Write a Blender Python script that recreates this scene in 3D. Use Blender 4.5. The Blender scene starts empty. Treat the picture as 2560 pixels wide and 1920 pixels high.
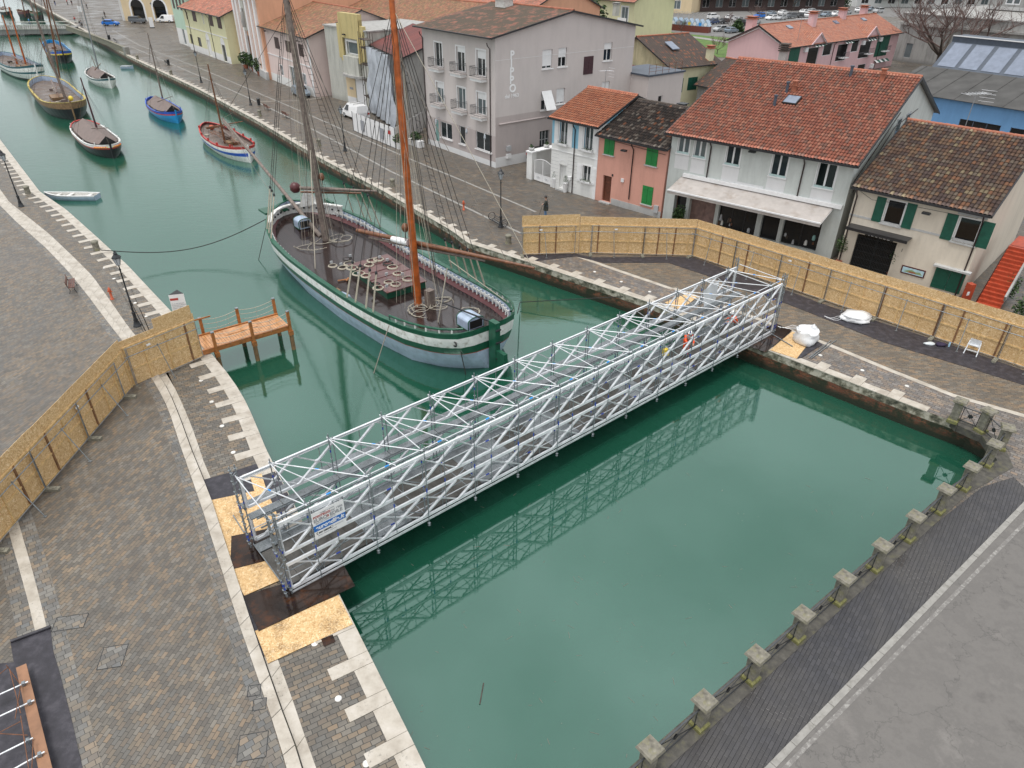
import bpy, math, random
from mathutils import Vector, Matrix
random.seed(7)
scene = bpy.context.scene
COL = scene.collection
R = math.radians
# ---------------------------------------------------------------- camera model
CH, CF, CP, CR = 20.0, 1747.0, R(32.4), R(0.617)
_fw = Vector((0, math.cos(CP), -math.sin(CP)))
_r0 = Vector((1, 0, 0)); _u0 = Vector((0, math.sin(CP), math.cos(CP)))
_rt = _r0*math.cos(CR) + _u0*math.sin(CR)
_up = _u0*math.cos(CR) - _r0*math.sin(CR)
CPOS = Vector((0, 0, CH))
def ray(x, y): return _fw + _rt*((x-1280)/CF) - _up*((y-960)/CF)
def at(p, z=0.0):
    d = ray(*p); t = (z-CH)/d.z
    return CPOS + d*t
def Z(x0, y0, k=640/2212):
    return lambda x, y: (x0+k*x, y0+k*y)
zA = Z(0, 0); zB = Z(500, 0); zC = Z(1000, 0); zD = Z(1500, 0); zE = Z(1920, 0)
zF = Z(1300, 320); zG = Z(1920, 320); zH = Z(620, 400, 720/2212); zI = Z(0, 340)
zJ = Z(0, 700, 760/2212); zK = Z(480, 1100); zL = Z(0, 1350, 760/2212); zM = Z(600, 1440)
zN = Z(1500, 620); zO = Z(1920, 740); zP = Z(1560, 1200, 960/2212)
def plane_at(p, P0, n):
    d = ray(*p); t = (P0-CPOS).dot(n)/d.dot(n)
    return CPOS + d*t
def height_at(base, ytop, z=0.0):
    b = at(base, z); lo, hi = 0.0, CH*0.99
    for _ in range(50):
        m = (lo+hi)/2
        q = b+Vector((0, 0, m))-CPOS
        y = 960-CF*q.dot(_up)/q.dot(_fw)
        if y > ytop: lo = m
        else: hi = m
    return lo
def V(*a): return Vector(a)
def V3(a, z=None):
    return Vector((a[0], a[1], a[2] if z is None and len(a) > 2 else (z or 0.0)))
ZW = -1.25    # water level
# ---------------------------------------------------------------- mesh builder
class MB:
    def __init__(s): s.v = []; s.f = []; s.m = []; s.uv = []; s.sm = []
    def face(s, pts, m=0, sm=False, uv=None):
        i = len(s.v); s.v += [tuple(p) for p in pts]
        s.f.append(tuple(range(i, i+len(pts)))); s.m.append(m); s.sm.append(sm); s.uv.append(uv)
    def add(s, vs, fs, m=0, sm=False):
        i = len(s.v); s.v += [tuple(p) for p in vs]
        for f in fs:
            s.f.append(tuple(i+k for k in f)); s.m.append(m); s.sm.append(sm); s.uv.append(None)
    def hexa(s, c, m=0):   # c: 4 bottom (ccw), 4 top
        s.add(c, [(3,2,1,0),(4,5,6,7),(0,1,5,4),(1,2,6,5),(2,3,7,6),(3,0,4,7)], m)
    def box(s, o, ex, ey, ez, m=0):    # corner + three edge vectors
        o = Vector(o); ex = Vector(ex); ey = Vector(ey); ez = Vector(ez)
        if ex.cross(ey).dot(ez) < 0: ex, ey = ey, ex
        b = [o, o+ex, o+ex+ey, o+ey]
        s.hexa(b+[p+ez for p in b], m)
    def cbox(s, c, sx, sy, sz, rz=0, m=0):
        c = Vector(c); ex = Vector((math.cos(rz), math.sin(rz), 0)); ey = Vector((-ex.y, ex.x, 0))
        s.box(c-ex*sx/2-ey*sy/2-Vector((0, 0, sz/2)), ex*sx, ey*sy, Vector((0, 0, sz)), m)
    def bar(s, a, b, w, h=None, up=(0, 0, 1), m=0):
        a = Vector(a); b = Vector(b); h = h or w; d = (b-a).normalized(); up = Vector(up)
        x = d.cross(up)
        if x.length < 1e-4: x = d.cross(Vector((1, 0, 0)))
        x.normalize(); y = x.cross(d)
        s.box(a-x*w/2-y*h/2, x*w, y*h, b-a, m)
    def tube(s, a, b, r, r2=None, n=6, m=0, cap=True):
        a = Vector(a); b = Vector(b); r2 = r if r2 is None else r2
        d = (b-a).normalized(); x = d.cross(Vector((0, 0, 1)))
        if x.length < 1e-4: x = Vector((1, 0, 0))
        x.normalize(); y = d.cross(x)
        vs = []
        for p, q in ((a, r), (b, r2)):
            for i in range(n):
                t = 2*math.pi*i/n; vs.append(p+(x*math.cos(t)+y*math.sin(t))*q)
        s.add(vs, [(i, (i+1) % n, n+(i+1) % n, n+i) for i in range(n)], m, True)
        if cap: s.add(vs[:n], [tuple(range(n))[::-1]], m); s.add(vs[n:], [tuple(range(n))], m)
    def path(s, pts, r, n=5, m=0, closed=False):
        pts = [Vector(p) for p in pts]; N = len(pts); vs = []
        for i, p in enumerate(pts):
            a = pts[(i-1) % N] if (closed or i > 0) else p
            b = pts[(i+1) % N] if (closed or i < N-1) else p
            d = (b-a).normalized(); x = d.cross(Vector((0, 0, 1)))
            if x.length < 1e-3: x = Vector((1, 0, 0))
            x.normalize(); y = d.cross(x)
            for k in range(n):
                t = 2*math.pi*k/n; vs.append(p+(x*math.cos(t)+y*math.sin(t))*r)
        fs = []
        for i in range(N if closed else N-1):
            j = (i+1) % N
            for k in range(n):
                fs.append((i*n+k, i*n+(k+1) % n, j*n+(k+1) % n, j*n+k))
        s.add(vs, fs, m, True)
    def lathe(s, prof, c=(0, 0, 0), n=12, m=0, sm=True, cap=True):
        c = Vector(c); vs = []
        for r, z in prof:
            for k in range(n):
                t = 2*math.pi*(k+.5)/n; vs.append(c+Vector((r*math.cos(t), r*math.sin(t), z)))
        fs = []
        for i in range(len(prof)-1):
            for k in range(n):
                fs.append((i*n+k, i*n+(k+1) % n, (i+1)*n+(k+1) % n, (i+1)*n+k))
        s.add(vs, fs, m, sm)
        if cap:
            s.add(vs[:n], [tuple(range(n))[::-1]], m); s.add(vs[-n:], [tuple(range(n))], m)
    def prism(s, poly, z0, z1, m=0, side=None, bottom=False):
        n = len(poly); a = sum(poly[i][0]*poly[(i+1) % n][1]-poly[(i+1) % n][0]*poly[i][1] for i in range(n))
        if a < 0: poly = poly[::-1]
        s.face([(p[0], p[1], z1) for p in poly], m)
        if bottom: s.face([(p[0], p[1], z0) for p in poly[::-1]], m)
        for i in range(n):
            p, q = poly[i], poly[(i+1) % n]
            s.face([(p[0], p[1], z0), (q[0], q[1], z0), (q[0], q[1], z1), (p[0], p[1], z1)], m if side is None else side)
    def blob(s, c, rx, ry, rz, m=0, n=8, k=5, jit=0.0, rnd=random):
        c = Vector(c); prof = []
        vs = []
        for i in range(k+1):
            ph = math.pi*i/k
            for j in range(n):
                t = 2*math.pi*j/n; q = 1+rnd.uniform(-jit, jit)
                vs.append(c+Vector((rx*math.sin(ph)*math.cos(t)*q, ry*math.sin(ph)*math.sin(t)*q, -rz*math.cos(ph)*q)))
        fs = []
        for i in range(k):
            for j in range(n):
                fs.append((i*n+j, i*n+(j+1) % n, (i+1)*n+(j+1) % n, (i+1)*n+j))
        s.add(vs, fs, m, True)
    def build(s, name, mats, parent=None, loc=None):
        if not isinstance(mats, (list, tuple)): mats = [mats]
        o0 = Vector((0, 0, 0))
        if parent is not None and parent.get('_w'):
            q = parent
            while q is not None: o0 += q.location; q = q.parent
        elif loc is not None: o0 = Vector(loc)
        me = bpy.data.meshes.new(name)
        me.from_pydata([(v[0]-o0.x, v[1]-o0.y, v[2]-o0.z) for v in s.v], [], s.f)
        me.polygons.foreach_set('material_index', s.m)
        me.polygons.foreach_set('use_smooth', s.sm)
        if any(u is not None for u in s.uv):
            lay = me.uv_layers.new(name='tile'); li = 0
            for fi, f in enumerate(s.f):
                u = s.uv[fi]
                for k in range(len(f)):
                    if u is not None: lay.data[li].uv = u[k]
                    li += 1
        for m in mats: me.materials.append(m)
        me.update()
        o = bpy.data.objects.new(name, me); COL.objects.link(o)
        if loc is not None and parent is None: o.location = loc
        if parent is not None:
            o.parent = parent
            if parent.get('_w'): o['_w'] = 1
        return o
def tag(o, label=None, cat=None, group=None, kind=None):
    if label: o['label'] = label
    if cat: o['category'] = cat
    if group: o['group'] = group
    if kind: o['kind'] = kind
    return o
def thing(name, label, cat, loc=(0, 0, 0), group=None, world=True):
    """Empty at the thing's base. world=True: children are built in world coordinates."""
    o = bpy.data.objects.new(name, None); COL.objects.link(o); o.location = loc
    o.empty_display_size = 0.2
    if world: o['_w'] = 1
    return tag(o, label, cat, group)
def single(name, mb, mats, label, cat, loc=None, group=None):
    o = mb.build(name, mats, None, loc); return tag(o, label, cat, group)
def struct(name, mb, mats):
    o = mb.build(name, mats); o['kind'] = 'structure'; return o
def dup(root, loc, rz=0.0, sc=None, label=None, group=None):
    def cp(o, par):
        c = o.copy(); COL.objects.link(c); c.parent = par
        for ch in [x for x in bpy.data.objects if x.parent == o and x is not c]: cp(ch, c)
        return c
    r = cp(root, None); r.location = loc; r.rotation_euler = (0, 0, rz)
    if sc: r.scale = (sc, sc, sc)
    if label: r['label'] = label
    if group: r['group'] = group
    return r
# ---------------------------------------------------------------- node helpers
class NT:
    def __init__(s, name):
        s.mat = bpy.data.materials.new(name); s.mat.use_nodes = True
        s.t = s.mat.node_tree; s.t.nodes.clear()
    def n(s, typ, ins=None, **attrs):
        nd = s.t.nodes.new('ShaderNode'+typ)
        for k, v in attrs.items(): setattr(nd, k, v)
        for k, v in (ins or {}).items():
            sock = nd.inputs[k]
            if isinstance(v, bpy.types.NodeSocket): s.t.links.new(v, sock)
            elif isinstance(v, bpy.types.Node): s.t.links.new(v.outputs[0], sock)
            else: sock.default_value = v
        return nd
    def math(s, op, a, b=0.0, c=None):
        d = {0: a, 1: b}
        if c is not None: d[2] = c
        return s.n('Math', d, operation=op).outputs[0]
    def ramp(s, fac, cols, interp='LINEAR'):
        nd = s.n('ValToRGB', {0: fac}); e = nd.color_ramp; e.interpolation = interp
        while len(e.elements) > 1: e.elements.remove(e.elements[0])
        e.elements[0].position = cols[0][0]; e.elements[0].color = (*cols[0][1], 1)
        for p, c in cols[1:]:
            x = e.elements.new(p); x.color = (*c, 1)
        return nd.outputs[0]
    def mix(s, fac, a, b, blend='MIX'):
        nd = s.n('MixRGB', {0: fac}, blend_type=blend)
        for k, v in ((1, a), (2, b)):
            if isinstance(v, (tuple, list)): nd.inputs[k].default_value = (*v[:3], 1)
            else: s.t.links.new(v, nd.inputs[k])
        return nd.outputs[0]
    def noise(s, vec, scale, detail=3, rough=.55, out=0):
        return s.n('TexNoise', {'Vector': vec, 'Scale': scale, 'Detail': detail, 'Roughness': rough}).outputs[out]
    def pos(s): return s.n('NewGeometry').outputs['Position']
    def obj(s): return s.n('TexCoord').outputs['Object']
    def mapv(s, vec, rz=0.0, sc=(1, 1, 1), loc=(0, 0, 0)):
        return s.n('Mapping', {'Vector': vec, 'Rotation': (0, 0, rz), 'Scale': sc, 'Location': loc}).outputs[0]
    def sep(s, v): 
        nd = s.n('SeparateXYZ', {0: v}); return nd.outputs
    def comb(s, x=0.0, y=0.0, z=0.0): return s.n('CombineXYZ', {0: x, 1: y, 2: z}).outputs[0]
    def lt(s, a, b): return s.math('LESS_THAN', a, b)
    def out(s, color, rough=.6, metal=0.0, bump=None, bstr=.3, bdist=.02, spec=.5, **kw):
        p = s.n('BsdfPrincipled')
        for k, v in (('Base Color', color), ('Roughness', rough), ('Metallic', metal), ('Specular IOR Level', spec), *kw.items()):
            if isinstance(v, bpy.types.NodeSocket): s.t.links.new(v, p.inputs[k])
            elif isinstance(v, (tuple, list)) and len(v) == 3: p.inputs[k].default_value = (*v, 1)
            else: p.inputs[k].default_value = v
        if bump is not None:
            b = s.n('Bump', {'Height': bump, 'Strength': bstr, 'Distance': bdist})
            s.t.links.new(b.outputs[0], p.inputs['Normal'])
        o = s.n('OutputMaterial', {0: p.outputs[0]})
        return s.mat
def cells(t, vec, w, h, gap, off=.5, wob=0.0):
    """running-bond cells: returns (random value, random colour, joint mask 0 in joint / 1 in stone)"""
    if wob:
        nz = t.n('TexNoise', {'Vector': vec, 'Scale': 1.3/h*.35, 'Detail': 1.0}).outputs['Color']
        sub = t.n('VectorMath', {0: nz, 1: (.5, .5, .5)}, operation='SUBTRACT').outputs[0]
        sc = t.n('VectorMath', {0: sub, 'Scale': wob}, operation='SCALE').outputs[0]
        vec = t.n('VectorMath', {0: vec, 1: sc}, operation='ADD').outputs[0]
    x, y, z = t.sep(vec)[:3]
    yr = t.math('DIVIDE', y, h); row = t.math('FLOOR', yr)
    rn = t.n('TexWhiteNoise', {'W': row}, noise_dimensions='1D').outputs['Value']
    xo = t.math('ADD', t.math('DIVIDE', x, w), t.math('ADD', t.math('MULTIPLY', row, off), t.math('MULTIPLY', rn, .35)))
    col = t.math('FLOOR', xo)
    wn = t.n('TexWhiteNoise', {'Vector': t.comb(col, row, 0.0)}, noise_dimensions='2D')
    fx = t.math('FRACT', xo); fy = t.math('FRACT', yr)
    dx = t.math('MULTIPLY', t.math('MINIMUM', fx, t.math('SUBTRACT', 1.0, fx)), w)
    dy = t.math('MULTIPLY', t.math('MINIMUM', fy, t.math('SUBTRACT', 1.0, fy)), h)
    d = t.math('MINIMUM', dx, dy)
    mk = t.n('MapRange', {0: d, 1: gap*.35, 2: gap, 3: 0.0, 4: 1.0}).outputs[0]
    return wn.outputs['Value'], wn.outputs['Color'], mk
def simple(name, col, rough=.6, metal=0.0, var=.15, scale=3.0, bump=0.0, bscale=None, dirt=None, spec=.5, world=False, **kw):
    t = NT(name); p = t.pos() if world else t.obj()
    f = t.noise(p, scale, 4)
    f = t.n('MapRange', {0: f, 1: .3, 2: .7, 3: 0.0, 4: 1.0}).outputs[0]
    dark = tuple(c*(1-var) for c in col); lite = tuple(min(1, c*(1+var)) for c in col)
    c = t.mix(f, dark, lite)
    if dirt:
        g = t.noise(p, dirt[1], 5, .65)
        g = t.n('MapRange', {0: g, 1: .52, 2: .7, 3: 0.0, 4: dirt[2]}).outputs[0]
        c = t.mix(g, c, dirt[0])
    b = t.noise(p, bscale or scale*6, 3) if bump else None
    return t.out(c, rough, metal, b, bump, .02, spec, **kw)
# ---------------------------------------------------------------- materials
def m_paving(name, rz, w, h, gap, cols, wet=.45, wob=.04, patch=.35, off=.5, joint=(.035, .035, .032)):
    t = NT(name); p = t.pos(); q = t.mapv(p, rz)
    val, col, mk = cells(t, q, w, h, gap, off, wob)
    av = tuple(sum(k[1][i] for k in cols)/len(cols) for i in range(3))
    c = t.mix(.25, t.ramp(val, cols, 'CONSTANT'), av)
    bg = t.noise(p, .22, 4, .6); bg = t.n('MapRange', {0: bg, 1: .35, 2: .68, 3: 0.0, 4: 1.0}).outputs[0]
    sm = t.noise(p, 14, 4, .7)
    c = t.mix(t.math('MULTIPLY', sm, .5), c, t.mix(.5, c, (.04, .04, .04)))
    c = t.mix(t.math('MULTIPLY', bg, patch), c, (.075, .066, .056))
    b2 = t.noise(p, .9, 5, .7); b2 = t.n('MapRange', {0: b2, 1: .5, 2: .7, 3: 0.0, 4: .45}).outputs[0]
    c = t.mix(b2, c, (.07, .064, .058))
    st = t.noise(p, 1.1, 5, .65); st = t.n('MapRange', {0: st, 1: .55, 2: .75, 3: 0.0, 4: .35 if cols[0][1][0] > .05 else .05}).outputs[0]
    c = t.mix(st, c, (.30, .27, .22))
    c = t.mix(mk, joint, c)
    r = t.n('MapRange', {0: bg, 1: 0.0, 2: 1.0, 3: .62, 4: wet}).outputs[0]
    hgt = t.math('ADD', mk, t.math('MULTIPLY', val, .5))
    return t.out(c, r, 0, hgt, .5, .012, .5)
GREYS = [(0, (.115, .115, .11)), (.14, (.19, .165, .13)), (.28, (.15, .15, .145)), (.42, (.235, .19, .14)), (.52, (.10, .098, .095)),
         (.62, (.21, .205, .19)), (.74, (.165, .14, .115)), (.86, (.27, .205, .14)), (.93, (.13, .14, .145))]
M = {}
M['pave_piazza'] = m_paving('piazza_setts', R(-78.2), .27, .138, .009, [(p, tuple(x*k for x, k in zip(c, (1.05, .97, .88)))) for p, c in GREYS], .34, .02, .5)
M['pave_border'] = m_paving('border_setts', R(-129+90), .26, .2, .010, [(p, tuple(x*1.12 for x in c)) for p, c in GREYS], .45, .02, .3)
M['pave_quay'] = m_paving('quay_setts', R(-29.5), .30, .17, .015, [(p, tuple(x*k for x, k in zip(c, (1.02, .95, .86)))) for p, c in GREYS], .45, .05, .25)
M['pave_street'] = m_paving('street_setts', R(20), .36, .17, .012, [(p, tuple(x*k for x, k in zip(c, (.82, .75, .68)))) for p, c in GREYS], .22, .03, .45)
M['pave_site'] = m_paving('site_setts', R(8), .34, .13, .012, [(p, (c[0]*1.12, c[1]*.98, c[2]*.83)) for p, c in GREYS], .4, .03, .25)
M['pave_strip'] = m_paving('right_strip_setts', R(42), .3, .2, .014, [(p, (c[0]*1.2, c[1]*1.12, c[2]*1.12)) for p, c in GREYS], .4, .05, .3)
M['pave_dark'] = m_paving('basin_sidewalk', R(-51.5), .3, .13, .012,
    [(0, (.034, .034, .040)), (.3, (.045, .045, .053)), (.6, (.038, .038, .044)), (.8, (.056, .055, .062))], .14, .01, .55, joint=(.015, .015, .016))
def m_travertine():
    t = NT('travertine'); p = t.pos()
    a = t.noise(p, 1.6, 5, .6); c = t.ramp(a, [(.3, (.33, .29, .24)), (.5, (.44, .40, .34)), (.7, (.52, .48, .425))])
    g = t.noise(p, 9, 6, .75); k = t.noise(p, .6, 3)
    gm = t.math('MULTIPLY', t.n('MapRange', {0: g, 1: .56, 2: .66, 3: 0.0, 4: .75}).outputs[0],
                t.n('MapRange', {0: k, 1: .46, 2: .62, 3: 0.08, 4: 1.0}).outputs[0])
    c = t.mix(gm, c, (.10, .095, .08))
    return t.out(c, .5, 0, g, .25, .01)
M['trav'] = m_travertine()
def m_quaywall():
    t = NT('quay_wall'); p = t.pos(); z = t.sep(p)[2]
    nz = t.noise(p, .9, 5, .65); zz = t.math('ADD', z, t.math('MULTIPLY', t.math('SUBTRACT', nz, .5), .35))
    # pale capstone -> brick -> dark algae
    cap = t.ramp(t.noise(p, 2.0, 5, .65), [(.36, (.05, .05, .035)), (.48, (.22, .20, .15)), (.58, (.46, .42, .35))])
    u = t.n('VectorMath', {0: p, 1: (.70, -.71, 0)}, operation='DOT_PRODUCT').outputs['Value']
    val, col, mk = cells(t, t.comb(u, z, 0.0), .26, .075, .008)
    brick = t.ramp(val, [(0, (.16, .045, .022)), (.35, (.09, .035, .02)), (.6, (.22, .075, .035)), (.8, (.12, .06, .035))], 'CONSTANT')
    brick = t.mix(mk, (.10, .085, .06), brick)
    mo = t.n('MapRange', {0: t.noise(p, 1.4, 6, .7), 1: .42, 2: .56, 3: 1.0, 4: 0.0}).outputs[0]
    brick = t.mix(mo, brick, (.022, .026, .012))
    f1 = t.n('MapRange', {0: z, 1: -.46, 2: -.43, 3: 1.0, 4: 0.0}).outputs[0]
    c = t.mix(f1, cap, brick)
    f2 = t.n('MapRange', {0: zz, 1: -1.0, 2: -.72, 3: 1.0, 4: 0.0}).outputs[0]
    c = t.mix(f2, c, (.016, .02, .010))
    return t.out(c, .6, 0, t.noise(p, 8, 5), .6, .03)
M['quaywall'] = m_quaywall()
def m_water():
    t = NT('harbour_water'); p = t.pos()
    a = t.noise(p, .035, 3, .5)
    c = t.ramp(a, [(.3, (.007, .056, .033)), (.7, (.014, .076, .047))])
    y = t.sep(p)[1]
    rip = t.n('MapRange', {0: y, 1: 25.0, 2: 75.0, 3: 0.05, 4: 1.0}).outputs[0]
    w1 = t.noise(t.mapv(p, R(20), (.5, 1.6, 1)), 1.6, 4, .6)
    w2 = t.noise(t.mapv(p, R(20), (1, 2.4, 1)), 5.5, 3, .6)
    w3 = t.noise(p, .35, 2, .5)
    hgt = t.math('MULTIPLY', t.math('ADD', w1, t.math('MULTIPLY', w2, .35)), rip)
    hgt = t.math('ADD', hgt, t.math('MULTIPLY', w3, .6))
    b = t.n('Bump', {'Height': hgt, 'Strength': .16, 'Distance': .1})
    pr = t.n('BsdfPrincipled', {'Base Color': c, 'Roughness': .03, 'IOR': 2.3, 'Specular Tint': (.76, 1, .92, 1), 'Normal': b.outputs[0]})
    t.n('OutputMaterial', {0: pr.outputs[0]})
    return t.mat
M['water'] = m_water()
def m_osb(name='osb', gain=1.0, dirty=0.0):
    t = NT(name); p = t.pos()
    dn = t.noise(p, 6, 2, .5, 1); q = t.n('VectorMath', {0: p, 1: t.n('VectorMath', {0: dn, 'Scale': .25}, operation='SCALE').outputs[0]}, operation='ADD').outputs[0]
    v1 = t.n('TexVoronoi', {'Vector': t.mapv(q, R(25), (10, 30, 18)), 'Scale': 1.0}).outputs['Color']
    v2 = t.n('TexVoronoi', {'Vector': t.mapv(q, R(-50), (30, 11, 22)), 'Scale': 1.0}).outputs['Color']
    f = t.math('MULTIPLY', t.math('ADD', t.sep(v1)[0], t.sep(v2)[1]), .5)
    g_ = lambda c: tuple(min(1, x*gain) for x in c)
    c = t.ramp(f, [(.12, g_((.42, .245, .10))), (.38, g_((.60, .40, .19))), (.62, g_((.69, .485, .25))), (.88, g_((.86, .68, .43)))])
    c = t.mix(t.math('MULTIPLY', t.noise(p, .8, 4), .35), c, g_((.52, .325, .14)))
    rn = t.n('ObjectInfo').outputs['Random']; c = t.mix(t.math('MULTIPLY', rn, .25), c, g_((.46, .28, .12)))
    if dirty:
        g = t.noise(p, 1.1, 6, .7); g = t.n('MapRange', {0: g, 1: .52, 2: .68, 3: 0.0, 4: dirty}).outputs[0]
        h = t.noise(p, 20, 4, .7); h = t.n('MapRange', {0: h, 1: .4, 2: .6, 3: .0, 4: 1.0}).outputs[0]
        c = t.mix(t.math('MULTIPLY', g, h), c, (.10, .055, .025))
    return t.out(c, .7, 0, f, .12, .003)
M['osb'] = m_osb('osb_board'); M['osb_dirty'] = m_osb('osb_board_trodden', .98, .95)
M['lumber'] = simple('softwood', (.60, .41, .19), .7, var=.3, scale=5)
M['lumber_dark'] = simple('old_softwood', (.20, .10, .045), .75, var=.35, scale=5)
M['orange_wood'] = simple('larch_jetty', (.33, .125, .035), .4, var=.3, scale=4)
M['jetty_deck'] = simple('larch_deck_boards', (.46, .23, .10), .3, var=.3, scale=3)
M['alu'] = simple('aluminium', (.64, .66, .68), .38, .25, var=.18, scale=5)
M['alu_white'] = simple('aluminium_beam', (.77, .79, .81), .36, .1, var=.12, scale=3)
M['galv'] = simple('galvanised_steel', (.27, .30, .32), .42, .65, var=.30, scale=7)
M['galv_dull'] = simple('weathered_tube', (.30, .31, .32), .5, .5, var=.3, scale=5)
M['clamp'] = simple('blue_clamp', (.02, .06, .38), .4)
M['clamp_light'] = simple('light_blue_clamp', (.03, .28, .72), .4)
def m_deckplank(name, c1, c2):
    t = NT(name); p = t.obj(); n = t.noise(p, 1.4, 5, .65)
    v = t.n('TexVoronoi', {'Vector': p, 'Scale': 26.0}, feature='F1').outputs['Distance']
    h = t.n('MapRange', {0: v, 1: .22, 2: .36, 3: 0.0, 4: 1.0}).outputs[0]
    c = t.ramp(n, [(.35, c1), (.62, c2)])
    c = t.mix(h, (.035, .05, .045), c)
    return t.out(c, .45, .35, v, .3, .01)
M['deck'] = m_deckplank('perforated_deck', (.055, .05, .044), (.12, .113, .105))
M['deck_light'] = m_deckplank('perforated_deck_light', (.13, .143, .15), (.25, .27, .285))
M['black_plate'] = simple('wet_steel_plate', (.028, .018, .014), .10, .3, var=.5, scale=1.2, dirt=((.10, .035, .012), 1.5, .8))
M['felt'] = simple('bitumen_membrane', (.030, .028, .036), .55, var=.35, scale=3, bump=.5, bscale=9, dirt=((.07, .065, .075), 3, .6))
M['concrete'] = simple('concrete_foot', (.20, .19, .15), .85, var=.3, scale=6, bump=.3)
M['post_stone'] = simple('mossy_post_stone', (.185, .172, .138), .8, var=.45, scale=5, bump=.5, bscale=30, dirt=((.17, .165, .03), 3, .8))
M['coping_stone'] = simple('coping_stone', (.075, .07, .06), .8, var=.35, scale=4, bump=.4, dirt=((.11, .105, .035), 2, .5))
M['post_moss'] = simple('post_base_moss', (.17, .165, .06), .85, var=.35, scale=6, dirt=((.12, .115, .08), 4, .9))
M['iron'] = simple('dark_iron', (.035, .038, .042), .45, .4, var=.3)
M['iron_grey'] = simple('grey_iron', (.075, .08, .085), .5, .4, var=.3)
M['lampglass'] = simple('lamp_glass', (.42, .46, .50), .15, var=.1)
M['white_paint'] = simple('white_paint', (.78, .78, .77), .5, var=.06)
M['white_dirty'] = simple('worn_white', (.66, .65, .62), .55, var=.12, dirt=((.30, .26, .2), 5, .6))
M['black'] = simple('matt_black', (.012, .012, .012), .5)
M['rubber'] = simple('tyre_rubber', (.018, .018, .018), .7)
M['red_paint'] = simple('red_paint', (.42, .035, .03), .4, var=.2)
M['rust_red'] = simple('red_iron', (.45, .09, .035), .5, var=.25)
M['hi_vis'] = simple('hi_vis_orange', (.90, .10, .02), .6)
M['skin'] = simple('skin', (.48, .28, .2), .6)
M['fabric_white'] = simple('woven_white_sack', (.78, .79, .80), .7, var=.08, scale=8, bump=.3, bscale=10)
M['rope'] = simple('pale_rope', (.45, .41, .33), .8, var=.25, scale=20)
M['rope_dark'] = simple('tarred_rope', (.03, .028, .026), .8)
M['rope_grey'] = simple('grey_rope', (.22, .19, .16), .8)
M['mast_orange'] = simple('varnished_mast', (.40, .095, .018), .3, var=.35, scale=2.5)
M['mast_grey'] = simple('weathered_mast', (.17, .135, .115), .6, var=.4, scale=4)
M['spar_brown'] = simple('brown_spar', (.16, .065, .03), .4, var=.4, scale=4)
def m_planks(name, c1, c2, w=.16, rough=.2, rz=0.0):
    t = NT(name); p = t.mapv(t.obj(), rz)
    val, col, mk = cells(t, p, 4.0, w, .012)
    c = t.mix(val, c1, c2); n = t.noise(t.mapv(p, 0, (.3, 6, 1)), 2.0, 4, .6)
    c = t.mix(t.math('MULTIPLY', n, .5), c, tuple(x*.4 for x in c1)); c = t.mix(mk, tuple(x*.3 for x in c1), c)
    r = t.n('MapRange', {0: t.noise(p, .7, 3), 1: .35, 2: .65, 3: rough*.6, 4: rough*2.0}).outputs[0]
    return t.out(c, r, 0, mk, .3, .01)
M['ship_deck'] = m_planks('ship_deck_planks', (.022, .013, .012), (.046, .030, .027), .17, .09)
M['hull_green'] = simple('hull_green', (.012, .085, .048), .3, var=.25)
M['hull_white'] = simple('hull_white', (.70, .70, .68), .4, var=.1, dirt=((.32, .29, .24), 2.5, .8), bump=.2, bscale=9)
M['hull_blue'] = simple('hull_pale_blue', (.38, .46, .58), .4, var=.15, scale=2, dirt=((.26, .33, .40), 3, .6))
M['hull_red'] = simple('hull_red_line', (.4, .05, .03), .4)
M['maroon'] = simple('maroon_paint', (.085, .02, .022), .4, var=.25)
M['hatch'] = simple('hatch_cover', (.115, .052, .048), .28, var=.35, scale=2)
M['tarp'] = simple('brown_tarp', (.16, .12, .105), .6, var=.2, scale=3, bump=.3)
M['navy'] = simple('navy_paint', (.02, .06, .24), .35)
M['boat_blue'] = simple('boat_blue', (.02, .25, .55), .3, var=.15)
M['boat_blue2'] = simple('boat_deep_blue', (.02, .08, .42), .35, var=.2)
M['boat_yellow'] = simple('boat_yellow', (.70, .52, .06), .4, var=.2)
M['boat_ochre'] = simple('boat_dull_ochre', (.40, .31, .07), .5, var=.4)
M['boat_brown'] = simple('boat_brown', (.20, .12, .06), .5, var=.3)
M['boat_black'] = simple('boat_black', (.015, .015, .018), .35)
M['boat_teal'] = simple('boat_dark_teal', (.02, .10, .12), .4)
M['boat_deck'] = m_planks('boat_deck', (.12, .085, .065), (.22, .17, .14), .12, .35)
def m_asphalt():
    t = NT('road_asphalt'); p = t.pos()
    a = t.noise(p, .55, 8, .72); c = t.ramp(a, [(.32, (.11, .10, .092)), (.45, (.17, .158, .145)), (.55, (.145, .135, .125)), (.68, (.215, .20, .185))])
    g = t.noise(p, 45, 2, .8); c = t.mix(t.math('MULTIPLY', g, .55), c, (.075, .072, .07))
    w_ = t.n('TexVoronoi', {'Vector': t.n('VectorMath', {0: p, 1: t.n('VectorMath', {0: t.noise(p, 1.5, 4, .6, 1), 'Scale': 1.6}, operation='SCALE').outputs[0]}, operation='ADD').outputs[0], 'Scale': .28}, feature='DISTANCE_TO_EDGE').outputs['Distance']
    k = t.n('MapRange', {0: w_, 1: .0, 2: .010, 3: .4, 4: 0.0}).outputs[0]; c = t.mix(k, c, (.04, .038, .036))
    r = t.n('MapRange', {0: a, 1: .3, 2: .6, 3: .35, 4: .75}).outputs[0]
    return t.out(c, r, 0, g, .4, .006)
M['asphalt'] = m_asphalt()
M['asphalt_far'] = simple('far_asphalt', (.16, .155, .15), .8, var=.15, scale=.3, world=True)
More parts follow.
